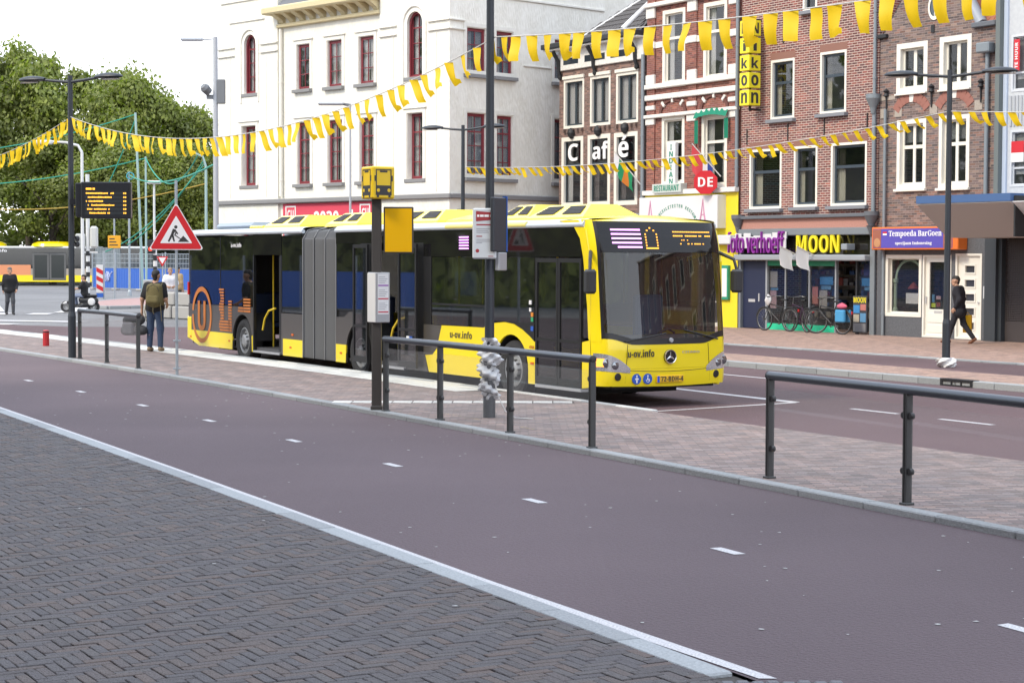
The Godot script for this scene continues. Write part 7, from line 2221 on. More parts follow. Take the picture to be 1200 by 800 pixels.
func hand(out: M, w: Vector3, e: Vector3, side: float, curl: float):
	var d := (w - e).normalized()                     # along the forearm
	var x := Vector3(side, 0, 0) - d * d.x * side      # outward
	if x.length() < 0.1: x = Vector3(0, 0, 1)
	x = x.normalized()
	var f := d.cross(x).normalized() * (-side)          # across the palm, towards the thumb
	var bones := [[w - d * 0.02, w + d * 0.05, 0.028, 0.03]]
	for k in 4:
		var o := (k - 1.5) * 0.021
		bones.append([w + d * 0.04 + f * o * 0.7, w + d * 0.095 + f * o, 0.016, 0.013])
		var a := w + d * 0.095 + f * o
		var len: float = [0.036, 0.044, 0.042, 0.032][k]
		var d2 := (d * cos(curl) - x * sin(curl)).normalized(); var d3 := (d * cos(curl * 2.1) - x * sin(curl * 2.1)).normalized()
		bones.append([a, a + d2 * len, 0.0115, 0.010])
		bones.append([a + d2 * len, a + d2 * len + d3 * len * 0.8, 0.010, 0.008])
	var tb := w + d * 0.03 + f * 0.032
	var td := (d * 0.75 + f * 0.6 - x * 0.25).normalized()
	bones.append([w + d * 0.01 + f * 0.012, tb, 0.02, 0.015]); bones.append([tb, tb + td * 0.04, 0.013, 0.011]); bones.append([tb + td * 0.04, tb + td * 0.07 + d * 0.006, 0.011, 0.008])
	skin_mesh(out, bones, 0.0055, 0.004)

func person(label: String, at: Vector3, turn: float, J: Dictionary, o: Dictionary, scl := 1.0) -> Node3D:
	var t := thing("person", label, "person", at, turn)
	t.scale = Vector3.ONE * scl
	var skin: Material = o.get("skin", mat("skin", 0.42, 0.24, 0.16, 0.6))
	var face: Vector3 = J.face
	var hd: Vector3 = J.head
	var sx := face.cross(Vector3.UP).normalized()
	# body ------------------------------------------------------------------
	var arms := [["l", 1.0], ["r", -1.0]]
	var body := []
	body.append([J.pelvis + (J.hl - J.hr) * 0.4, J.pelvis - (J.hl - J.hr) * 0.4, 0.125, 0.125])
	for s in [0.35, -0.35]: body.append([J.pelvis + (J.hl - J.hr) * s * 1.0, J.chest + (J.sl - J.sr) * s * 0.6, 0.105, 0.12])
	body.append([J.chest + (J.sl - J.sr) * 0.3, J.chest - (J.sl - J.sr) * 0.3, 0.115, 0.115])
	body.append([J.sl.lerp(J.sr, 0.06), J.sr.lerp(J.sl, 0.06), 0.068, 0.068])
	body.append([J.neck - Vector3(0, 0.06, 0), J.head - Vector3(0, 0.05, 0), 0.062, 0.058])
	for q in arms:
		body.append([J["s" + q[0]], J["e" + q[0]], 0.056, 0.043]); body.append([J["e" + q[0]], J["w" + q[0]], 0.043, 0.028])
		body.append([J["h" + q[0]], J["k" + q[0]], 0.088, 0.056]); body.append([J["k" + q[0]], J["k" + q[0]].lerp(J["a" + q[0]], 0.35), 0.054, 0.056]); body.append([J["k" + q[0]].lerp(J["a" + q[0]], 0.35), J["a" + q[0]], 0.056, 0.038])
	var bm := M.new()
	skin_mesh(bm, body, 0.023, 0.018)
	# head with jaw, nose, ears on a finer grid
	var hb := [[hd + Vector3(0, 0.035, 0) - face * 0.018, hd + Vector3(0, 0.03, 0) + face * 0.022, 0.088, 0.08], [hd + face * 0.03 + Vector3(0, -0.02, 0), hd + face * 0.055 + Vector3(0, -0.085, 0), 0.068, 0.038], [hd + face * 0.03 + Vector3(0, -0.08, 0) + sx * 0.03, hd + face * 0.03 + Vector3(0, -0.08, 0) - sx * 0.03, 0.03, 0.03], [hd + face * 0.098 + Vector3(0, 0.01, 0), hd + face * 0.118 + Vector3(0, -0.028, 0), 0.010, 0.015], [hd - Vector3(0, 0.10, 0) - face * 0.02, hd - Vector3(0, 0.02, 0), 0.055, 0.06], [hd + face * 0.092 + Vector3(0, -0.06, 0) + sx * 0.018, hd + face * 0.092 + Vector3(0, -0.06, 0) - sx * 0.018, 0.009, 0.009]]
	for s in [-1, 1]: hb.append([hd + sx * s * 0.086 + Vector3(0, 0.015, 0) - face * 0.005, hd + sx * s * 0.086 + Vector3(0, -0.025, 0), 0.016, 0.011])
	skin_mesh(bm, hb, 0.0095, 0.008)
	for q in arms: hand(bm, J["w" + q[0]], J["e" + q[0]], q[1], o.get("curl", 0.5))
	var bn := part(t, "body", bm, skin)
	for s in [-1, 1]: part(bn, "eye", M.new().lathe(hd + face * 0.088 + sx * s * 0.033 + Vector3(0, 0.012, 0), face, [[0.012, 0.0], [0.008, 0.006], [0.0, 0.008]], 8), mat("eye_dark", 0.03, 0.025, 0.02, 0.3))
	# clothes ----------------------------------------------------------------
	var g := 0.018
	var top := []
	for k in 5: top.append([body[k][0], body[k][1], body[k][2] + g, body[k][3] + g])
	top[0] = [J.pelvis + (J.hl - J.hr) * 0.4 + Vector3(0, o.get("hem", 0.0), 0), J.pelvis - (J.hl - J.hr) * 0.4 + Vector3(0, o.get("hem", 0.0), 0), 0.125 + g + o.get("loose", 0.0), 0.125 + g + o.get("loose", 0.0)]
	for q in arms:
		var sl: float = o.get("sleeve", 1.0)
		if sl <= 0.5: top.append([J["s" + q[0]], J["s" + q[0]].lerp(J["e" + q[0]], sl * 2.0), 0.074 + o.get("loose", 0.0) * 0.4, 0.068 + o.get("loose", 0.0) * 0.4])
		else:
			top.append([J["s" + q[0]], J["e" + q[0]], 0.074, 0.062]); top.append([J["e" + q[0]], J["e" + q[0]].lerp(J["w" + q[0]], 0.92), 0.060, 0.046])
	var tm := M.new(); skin_mesh(tm, top, 0.024, 0.02)
	part(t, o.get("top_name", "shirt"), tm, o.top)
	var leg := [[J.pelvis + (J.hl - J.hr) * 0.4, J.pelvis - (J.hl - J.hr) * 0.4, 0.135, 0.135]]
	for q in arms:
		leg.append([J["h" + q[0]], J["k" + q[0]], 0.102, 0.074]); leg.append([J["k" + q[0]], J["a" + q[0]] - (J["a" + q[0]] - J["k" + q[0]]).normalized() * 0.02, 0.074, 0.060])
	var lm := M.new(); skin_mesh(lm, leg, 0.024, 0.018)
	part(t, "trousers", lm, o.legs)
	for q in arms:
		var a: Vector3 = J["a" + q[0]]
		var fd: Vector3 = J.get("f" + q[0], Vector3(face.x, 0, face.z).normalized())
		var sm := M.new()
		skin_mesh(sm, [[a - fd * 0.05 - Vector3(0, 0.045, 0), a + fd * 0.10 - Vector3(0, 0.05, 0), 0.040, 0.042], [a + fd * 0.10 - Vector3(0, 0.05, 0), a + fd * 0.17 - Vector3(0, 0.055, 0), 0.042, 0.03], [a, a - Vector3(0, 0.03, 0), 0.046, 0.048]], 0.013, 0.010)
		part(t, "shoe", sm, o.shoes)
	if o.has("hair"):
		var hm := M.new()
		var hl: float = o.get("hair_low", 0.0)
		skin_mesh(hm, [[hd + Vector3(0, 0.062, 0) - face * 0.02, hd + Vector3(0, 0.07, 0) + face * 0.028, 0.086, 0.076], [hd - face * 0.045 + Vector3(0, 0.03, 0), hd - face * 0.055 + Vector3(0, -0.04 - hl, 0), 0.072, 0.045]], 0.011, 0.008)
		part(t, "hair", hm, o.hair)
	return t

func people():
	var black := mat("cloth_black", 0.014, 0.014, 0.016, 0.9); var denim := mottle("denim", L(0.018, 0.032, 0.07), L(0.045, 0.075, 0.14), 0.4, 0.9, 0.03, 0.0, false, 91)
	var suit := mat("cloth_suit", 0.012, 0.012, 0.018, 0.85); var grey := mat("cloth_grey", 0.055, 0.058, 0.065, 0.9); var wht := mat("cloth_shirt_white", 0.62, 0.62, 0.66, 0.9)
	var hair_d := mat("hair_dark", 0.014, 0.011, 0.01, 0.7); var hair_g := mat("hair_grey", 0.14, 0.12, 0.11, 0.8); var shoe_b := mat("shoe_brown", 0.14, 0.05, 0.02, 0.5); var shoe_k := mat("shoe_black", 0.02, 0.02, 0.02, 0.5)
	var shoe_t := mat("shoe_tan", 0.22, 0.16, 0.10, 0.7); var jeans_l := mat("jeans_light", 0.22, 0.26, 0.36, 0.9); var tan := mat("cloth_tan", 0.36, 0.26, 0.14, 0.9)
	# man with the backpack, seen from behind
	var J := standing()
	J.wl = Vector3(0.31, 0.88, 0.02); J.el = Vector3(0.27, 1.14, -0.05); J.wr = Vector3(-0.20, 1.02, 0.20); J.er = Vector3(-0.25, 1.14, -0.02)
	J.al = Vector3(0.12, 0.09, -0.02); J.ar = Vector3(-0.12, 0.09, 0.0); J.kl = Vector3(0.11, 0.50, 0.0); J.kr = Vector3(-0.11, 0.5, 0.03)
	J.head = Vector3(-0.01, 1.63, 0.04)
	person("man in black t-shirt and jeans waiting on the island with his back turned", W(-8.25, 43.0, 0.168), PI - 0.18, J, {"top": black, "sleeve": 0.4, "legs": denim, "shoes": shoe_t, "hair": hair_d, "loose": 0.0, "hair_low": 0.02}, 1.06)
	var bp := thing("backpack", "olive green backpack worn by the man in the black t-shirt", "backpack", W(-8.22, 42.78, 0.168 + 1.06 * 0.98), -0.18)
	var olive := mottle("olive_canvas", L(0.085, 0.070, 0.025), L(0.15, 0.125, 0.05), 0.5, 0.9, 0.04, 0.0, false, 92)
	var bm := M.new()
	skin_mesh(bm, [[Vector3(-0.09, 0.12, 0.0), Vector3(-0.09, 0.42, -0.01), 0.12, 0.10], [Vector3(0.09, 0.12, 0.0), Vector3(0.09, 0.42, -0.01), 0.12, 0.10], [Vector3(0, 0.1, 0.03), Vector3(0, 0.4, 0.0), 0.13, 0.11]], 0.02, 0.02)
	part(bp, "main_bag", bm, olive)
	var bq := M.new(); skin_mesh(bq, [[Vector3(-0.09, 0.12, 0.11), Vector3(0.09, 0.12, 0.11), 0.075, 0.075], [Vector3(-0.08, 0.2, 0.10), Vector3(0.08, 0.2, 0.10), 0.06, 0.06]], 0.016, 0.014)
	part(bp, "front_pocket", bq, olive)
	part(bp, "zip", M.new().tube([Vector3(-0.15, 0.34, 0.11), Vector3(-0.1, 0.45, 0.09), Vector3(0, 0.5, 0.08), Vector3(0.1, 0.45, 0.09), Vector3(0.15, 0.34, 0.11)], 0.006), mat("strap_dark", 0.03, 0.028, 0.02, 0.8))
	for x in [-0.17, 0.0, 0.17]: part(bp, "loose_strap", M.new().tube([Vector3(x, 0.08, 0.08), Vector3(x * 1.15, -0.12, 0.10), Vector3(x * 1.1 + 0.02, -0.34 if x != 0.0 else -0.18, 0.08)], 0.011, 0.009, 5), mat("strap_olive", 0.13, 0.11, 0.06, 0.9))
	for x in [-0.12, 0.12]: part(bp, "shoulder_strap", M.new().tube([Vector3(x, 0.44, -0.08), Vector3(x * 1.1, 0.53, -0.16), Vector3(x * 1.2, 0.50, -0.28), Vector3(x * 1.2, 0.2, -0.30), Vector3(x * 1.3, 0.02, -0.12)], 0.02, 0.018, 6), olive)
	var dg := thing("duffel_bag", "large dark grey and black bag hanging from the hand of the man with the backpack", "bag", W(-8.72, 43.0, 0.168 + 0.36), -0.18)
	var dm := M.new(); skin_mesh(dm, [[Vector3(-0.22, 0.12, 0), Vector3(0.2, 0.12, 0), 0.12, 0.11], [Vector3(-0.18, 0.34, 0), Vector3(0.15, 0.36, 0), 0.11, 0.10]], 0.022, 0.02)
	part(dg, "bag_body", dm, mat("bag_charcoal", 0.035, 0.037, 0.042, 0.85))
	part(dg, "side_pocket", M.new().cbox(-0.26, 0.03, 0.05, 0.0, 0.30, 0.14, 0.03), mat("bag_slate", 0.085, 0.09, 0.10, 0.85))
	part(dg, "handle", M.new().tube([Vector3(-0.12, 0.44, 0), Vector3(-0.03, 0.50, 0), Vector3(0.14, 0.51, 0.0), Vector3(0.16, 0.44, 0)], 0.014), black)
	# man walking on the crossing
	J = standing()
	J.wl = Vector3(0.20, 0.93, 0.20); J.el = Vector3(0.27, 1.14, 0.0); J.wr = Vector3(-0.23, 0.92, -0.06)
	J.kl = Vector3(0.09, 0.51, 0.12); J.al = Vector3(0.09, 0.09, 0.14); J.kr = Vector3(-0.09, 0.50, 0.0); J.ar = Vector3(-0.09, 0.10, -0.20)
	person("man in black leather jacket and grey trousers walking over the crossing", W(-20.1, 74.5), 0.5, J, {"top": black, "top_name": "jacket", "legs": grey, "shoes": shoe_k, "hair": hair_g, "hem": -0.06, "loose": 0.0}, 1.07)
	# man in the dark suit by the takeaway
	J = standing()
	J.chest = Vector3(0, 1.30, 0.03); J.neck = Vector3(0, 1.46, 0.06); J.head = Vector3(0, 1.62, 0.11); J.sl = Vector3(0.18, 1.42, 0.03); J.sr = Vector3(-0.18, 1.42, 0.03)
	J.kl = Vector3(0.08, 0.52, 0.16); J.al = Vector3(0.08, 0.10, 0.28); J.kr = Vector3(-0.08, 0.52, -0.08); J.ar = Vector3(-0.08, 0.14, -0.36)
	J.el = Vector3(0.25, 1.15, -0.08); J.wl = Vector3(0.24, 0.93, 0.06); J.er = Vector3(-0.25, 1.15, -0.02); J.wr = Vector3(-0.27, 0.92, 0.05)
	J["fr"] = Vector3(0, -0.55, 0.83)
	person("man in dark suit and brown shoes striding past the takeaway", W(11.66, 48.5, 0.149), atan2(-0.86, -0.51), J, {"top": suit, "top_name": "jacket", "legs": suit, "shoes": shoe_b, "hair": hair_d, "hem": -0.14, "loose": 0.025}, 1.0)
	var cb := thing("carrier_bag", "flat yellow carrier bag in the hand of the man in the dark suit", "bag", W(11.90, 48.62, 0.43), atan2(-0.86, -0.51) + PI / 2)
	part(cb, "bag", M.new().cbox(-0.11, 0.0, -0.05, 0.11, 0.46, 0.05, 0.01), mat("bag_yellow", 0.72, 0.40, 0.01, 0.5))
	part(cb, "handle", M.new().tube([Vector3(-0.08, 0.43, 0), Vector3(0, 0.53, 0), Vector3(0.08, 0.43, 0)], 0.008, 0.008, 5), mats["bag_yellow"])
	# two people behind the concrete blocks
	J = standing()
	J.wl = Vector3(0.12, 1.05, 0.22); J.el = Vector3(0.28, 1.12, 0.02); J.wr = Vector3(-0.14, 1.05, 0.2); J.er = Vector3(-0.28, 1.12, 0.0)
	person("man in white shirt standing behind the concrete blocks", W(-14.05, 76.5, 0.0), 0.35, J, {"top": wht, "sleeve": 0.45, "legs": mat("cloth_navy", 0.02, 0.025, 0.06, 0.9), "shoes": shoe_k, "hair": mat("hair_thin", 0.33, 0.21, 0.15, 0.8), "loose": 0.02}, 1.06)
	person("person in tan jacket standing close behind the man in the white shirt", W(-13.95, 77.6, 0.0), 2.6, standing(), {"top": tan, "top_name": "jacket", "legs": grey, "shoes": shoe_k, "hair": hair_d, "hair_low": 0.08}, 1.08)
	# rider on the scooter, facing left
	J = standing()
	for k in ["pelvis", "chest", "neck", "head", "sl", "sr", "hl", "hr"]: J[k] = J[k] + Vector3(0, -0.20, -0.15)
	J.kl = Vector3(0.13, 0.70, 0.30); J.kr = Vector3(-0.13, 0.70, 0.30); J.al = Vector3(0.13, 0.36, 0.22); J.ar = Vector3(-0.13, 0.36, 0.22)
	J.el = Vector3(0.28, 1.0, 0.0); J.er = Vector3(-0.28, 1.0, 0.0); J.wl = Vector3(0.25, 0.98, 0.28); J.wr = Vector3(-0.25, 0.98, 0.28)
	person("rider in black top and pale jeans sitting on the scooter at the crossing", W(-17.95, 77.5, 0.0), -PI / 2 - 0.1, J, {"top": black, "sleeve": 0.45, "legs": jeans_l, "shoes": shoe_k, "hair": hair_d})
	var sc := thing("scooter", "black and white motor scooter standing at the crossing behind the display lamp", "scooter", W(-17.95, 77.5, 0.0), -PI / 2 - 0.1)
	for z in [-0.55, 0.62]: 
		var wl := part(sc, "wheel", M.new().lathe(Vector3(0, 0.24, z), Vector3(1, 0, 0), [[0.14, -0.05], [0.24, -0.05], [0.24, 0.05], [0.14, 0.05]], 20), mats["tyre_rubber"])
		part(wl, "rim", M.new().lathe(Vector3(0, 0.24, z), Vector3(1, 0, 0), [[0.145, -0.04], [0.04, -0.02], [0.04, 0.02], [0.145, 0.04]], 16), mat("bike_chrome", 0.5, 0.5, 0.5, 0.25, 0.8))
	var bd := M.new(); skin_mesh(bd, [[Vector3(0, 0.50, -0.6), Vector3(0, 0.52, -0.05), 0.15, 0.14], [Vector3(0, 0.36, -0.45), Vector3(0, 0.3, 0.0), 0.14, 0.10], [Vector3(-0.1, 0.27, -0.05), Vector3(-0.1, 0.27, 0.36), 0.06, 0.06], [Vector3(0.1, 0.27, -0.05), Vector3(0.1, 0.27, 0.36), 0.06, 0.06]], 0.028, 0.02)
	part(sc, "body", bd, mat("scooter_black", 0.02, 0.02, 0.022, 0.3))
	var fs := M.new(); skin_mesh(fs, [[Vector3(-0.08, 0.30, 0.40), Vector3(-0.1, 0.85, 0.36), 0.08, 0.07], [Vector3(0.08, 0.30, 0.40), Vector3(0.1, 0.85, 0.36), 0.08, 0.07], [Vector3(0, 0.42, 0.62), Vector3(0, 0.36, 0.8), 0.07, 0.05]], 0.028, 0.02)
	part(sc, "front_shield", fs, mat("scooter_white", 0.6, 0.6, 0.6, 0.3))
	part(sc, "seat", M.new().cbox(-0.13, 0.64, -0.68, 0.13, 0.74, 0.0, 0.04), black)
	part(sc, "handlebar", M.new().tube([Vector3(-0.33, 1.0, 0.26), Vector3(0, 0.98, 0.36), Vector3(0.33, 1.0, 0.26)], 0.02), black)
	part(sc, "rear_panel", M.new().lathe(Vector3(0.15, 0.45, -0.5), Vector3(1, 0, 0), [[0.16, 0.0], [0.12, 0.04], [0.0, 0.05]], 14), mats["scooter_white"])
	part(sc, "fork", M.new().tube([Vector3(0, 0.9, 0.36), Vector3(0, 0.24, 0.62)], 0.03), mats["bike_chrome"])

# ---- trees and the far side of the square --------------------------------------
func crown_mesh(sd: int, rx: float, ry: float, lobes: int, leaves: int, size: float, mt: Material) -> ArrayMesh:
	var r := RandomNumberGenerator.new(); r.seed = sd
	var m := M.new(); m.use_col = true
	var L_ := []
	for k in lobes:
		var a := r.randf() * TAU; var e := r.randf_range(-0.75, 1.0)
		var rad := sqrt(maxf(0.0, 1.0 - e * e)) * r.randf_range(0.35, 1.0)
		L_.append([Vector3(cos(a) * rad * rx, e * ry * 0.78, sin(a) * rad * rx), r.randf_range(0.16, 0.36) * rx, r.randf_range(0.72, 1.25)])
	for k in leaves:
		var q: Array = L_[r.randi() % lobes]
		var d := Vector3(r.randfn(), r.randfn(), r.randfn()).normalized()
		var rr: float = q[1] * pow(r.randf(), 0.4) * (1.0 + 0.22 * r.randfn()) * (1.0 if r.randf() < 0.72 else r.randf_range(1.0, 1.45))
		var p: Vector3 = q[0] + Vector3(d.x, d.y * 0.72, d.z) * rr
		var n := (d + Vector3(r.randfn(), r.randfn(), r.randfn()) * 0.7 + Vector3(0, 0.35, 0)).normalized()
		var u := n.cross(Vector3(r.randfn(), r.randfn(), r.randfn())).normalized(); var v := n.cross(u)
		var s := size * r.randf_range(0.6, 1.35)
		var g: float = r.randf_range(0.7, 1.3) * q[2]
		m.cur = Color(0.215 * g, 0.245 * g, 0.062 * g * r.randf_range(0.7, 1.3))
		m.quad(p - u * s * 0.5 - v * s * 0.32, p + u * s * 0.5 - v * s * 0.22, p + u * s * 0.42 + v * s * 0.36, p - u * s * 0.46 + v * s * 0.30)
	return m.mesh(mt)

func trees():
	var leaf := StandardMaterial3D.new()
	leaf.vertex_color_use_as_albedo = true; leaf.roughness = 0.6
	leaf.backlight_enabled = true; leaf.backlight = Color(0.8, 0.9, 0.35)
	leaf.cull_mode = BaseMaterial3D.CULL_DISABLED
	var bark := mottle("bark", L(0.06, 0.05, 0.04), L(0.12, 0.10, 0.08), 0.8, 0.95, 0.04, 3.0, false, 95)
	var crowns := []
	for k in 4: crowns.append(crown_mesh(300 + k, 6.4, 6.6, 38, 34000, 0.29, leaf))
	var trunk := M.new()
	trunk.tube([Vector3(0, 0, 0), Vector3(0.1, 3, 0.05), Vector3(-0.05, 7, 0)], 0.42, 0.28, 10)
	for k in 9:
		var a := k * 2.4; var y := 4.0 + k * 0.6
		trunk.tube([Vector3(0, y, 0), Vector3(cos(a) * 1.6, y + 1.8, sin(a) * 1.6), Vector3(cos(a) * 3.6, y + 4.0, sin(a) * 3.6)], 0.18, 0.05, 7)
	var tm := trunk.mesh(bark)
	# [x, z, height, spread, label]
	var list := [[-49.0, 168, 22.5, 1.05, "tallest leafy tree beyond the passing bus at the open sky side"], [-41.5, 160, 21.0, 0.95, "tall leafy tree behind the display lamp beyond the passing bus"], [-36.0, 168, 19.5, 0.95, "broad leafy tree beyond the bus between the pole group and the display"], [-32.0, 158, 18.0, 0.85, "rounded leafy tree behind the group of thin poles"], [-27.5, 162, 15.5, 0.75, "lower leafy tree beside the corner of the white building"], [-46.0, 150, 13.0, 0.8, "low leafy tree standing close behind the distant bus beneath the taller trees"], [-37.5, 152, 12.5, 0.8, "low spreading tree behind the distant bus and the walking man"], [-31.0, 150, 12.0, 0.75, "low spreading tree behind the blue building-site fence"], [-25.5, 152, 11.5, 0.7, "low dark tree behind the fence next to the white building"], [-56.0, 158, 19.0, 0.95, "leafy tree beyond the tail of the distant bus"], [-23.0, 172, 13.0, 0.8, "leafy tree farthest back beside the white building"]]
	var extra := [[-62, 96, 15, 0.9], [-52, 82, 14, 0.85], [-46, 68, 13, 0.8], [-74, 112, 16, 0.95]]
	for k in extra.size(): list.append(extra[k] + ["leafy tree %s in the line beside the square away from the street" % ["third", "second", "first", "fourth"][k]])
	for i in list.size():
		var q: Array = list[i]
		var t := thing("leafy_tree", q[4], "tree", W(q[0], q[1], -0.02), i * 1.7, "trees round the square")
		var h: float = q[2]; var sp: float = q[3]
		var tk := part(t, "trunk", tm, bark)
		tk.scale = Vector3(sp, h / 21.0 * 1.15, sp)
		var cr := part(t, "crown", crowns[i % 4], leaf)
		cr.scale = Vector3(sp, h / 21.0 * 1.28, sp); cr.position = Vector3(0, h * 0.60, 0)
	# dense planting at the foot of the trees
	var hm := crown_mesh(350, 22.0, 2.6, 60, 16000, 0.5, leaf)
	var hg := MeshInstance3D.new(); hg.name = "hedge"; hg.mesh = hm; add_child(hg)
	hg.material_override = leaf
	hg.position = W(-41, 166, 2.2); hg.scale = Vector3(1.3, 1.0, 0.16)
	var h2 := MeshInstance3D.new(); h2.name = "shrubbery"; h2.mesh = hm; add_child(h2)
	h2.position = W(-49, 66, 3.2); h2.rotation.y = PI / 2 - 0.2; h2.scale = Vector3(1.4, 2.0, 0.12)
	h2.set_meta("kind", "stuff"); tag(h2, "tall dense shrubbery behind the blue fence away from the shops", "greenery")
	hg.set_meta("kind", "stuff"); tag(hg, "dark dense greenery at the foot of the trees behind the distant bus", "greenery")

func slim_pole(label: String, x: float, z: float, h: float, r: float, mt: Material, kind := 0, lean := 0.0):
	var t := thing("slim_pole", label, "pole", W(x, z, 0.0), 0.0, "thin poles on the square")
	part(t, "pole", M.new().tube([Vector3.ZERO, Vector3(lean * 0.5, h * 0.5, 0), Vector3(lean, h, 0)], r, r * 0.8, 10), mt)
	part(t, "foot", M.new().lathe(Vector3.ZERO, Vector3.UP, [[r * 1.8, 0.0], [r * 1.6, 0.25], [r, 0.35]], 10), mt)
	if kind == 1:      # curved arm with a lamp to the left
		part(t, "arm", M.new().tube([Vector3(lean, h, 0), Vector3(lean - 0.2, h + 0.35, 0), Vector3(lean - 0.8, h + 0.5, 0), Vector3(lean - 1.6, h + 0.55, 0)], r * 0.8, r * 0.6, 8), mt)
		part(t, "lamp_head", M.new().cbox(lean - 2.4, h + 0.40, -0.18, lean - 1.5, h + 0.62, 0.18, 0.06), mat("lamp_white", 0.6, 0.6, 0.58, 0.4))
	elif kind == 2:    # short hooked top
		part(t, "hook", M.new().tube([Vector3(lean, h, 0), Vector3(lean - 0.15, h + 0.5, 0), Vector3(lean - 0.7, h + 0.75, 0)], r * 0.8, r * 0.5, 8), mt)
	elif kind == 3:    # flat lamp on top
		part(t, "lamp_head", M.new().cbox(lean - 0.35, h, -0.2, lean + 0.35, h + 0.18, 0.2, 0.05), mat("lamp_white", 0.6, 0.6, 0.58, 0.4))
	elif kind == 4:    # flat floodlight arm and camera
		part(t, "arm", M.new().cyl(Vector3(0, h - 0.06, 0), Vector3(-0.45, h - 0.1, 0), 0.025), mt)
		part(t, "lamp_head", M.new().cbox(-1.15, h - 0.14, -0.13, -0.4, h - 0.02, 0.13, 0.04), mat("lamp_pale", 0.5, 0.54, 0.58, 0.4))
		part(t, "bracket", M.new().box(-0.3, h - 2.05, -0.05, 0.3, h - 1.9, 0.05), mat("camera_grey", 0.16, 0.17, 0.18, 0.5))
		part(t, "camera", M.new().lathe(Vector3(-0.28, h - 1.75, 0.1), Vector3(-0.5, 0.6, 0.6), [[0.0, -0.15], [0.14, -0.12], [0.16, 0.1], [0.1, 0.2], [0.0, 0.2]], 12), mats["camera_grey"])
		part(t, "junction_box", M.new().cbox(0.06, h - 2.2, -0.1, 0.32, h - 1.4, 0.1, 0.02), mats["camera_grey"])
	return t

func wire(label: String, a: Vector3, b: Vector3, sag: float, mt: Material):
	var pts := []
	for k in 17:
		var s := k / 16.0
		pts.append(a.lerp(b, s) - Vector3(0, 4 * sag * s * (1 - s), 0))
	solo("cable", M.new().tube(pts, 0.035, 0.035, 5), mt, label, "cable", "cables strung between the poles")

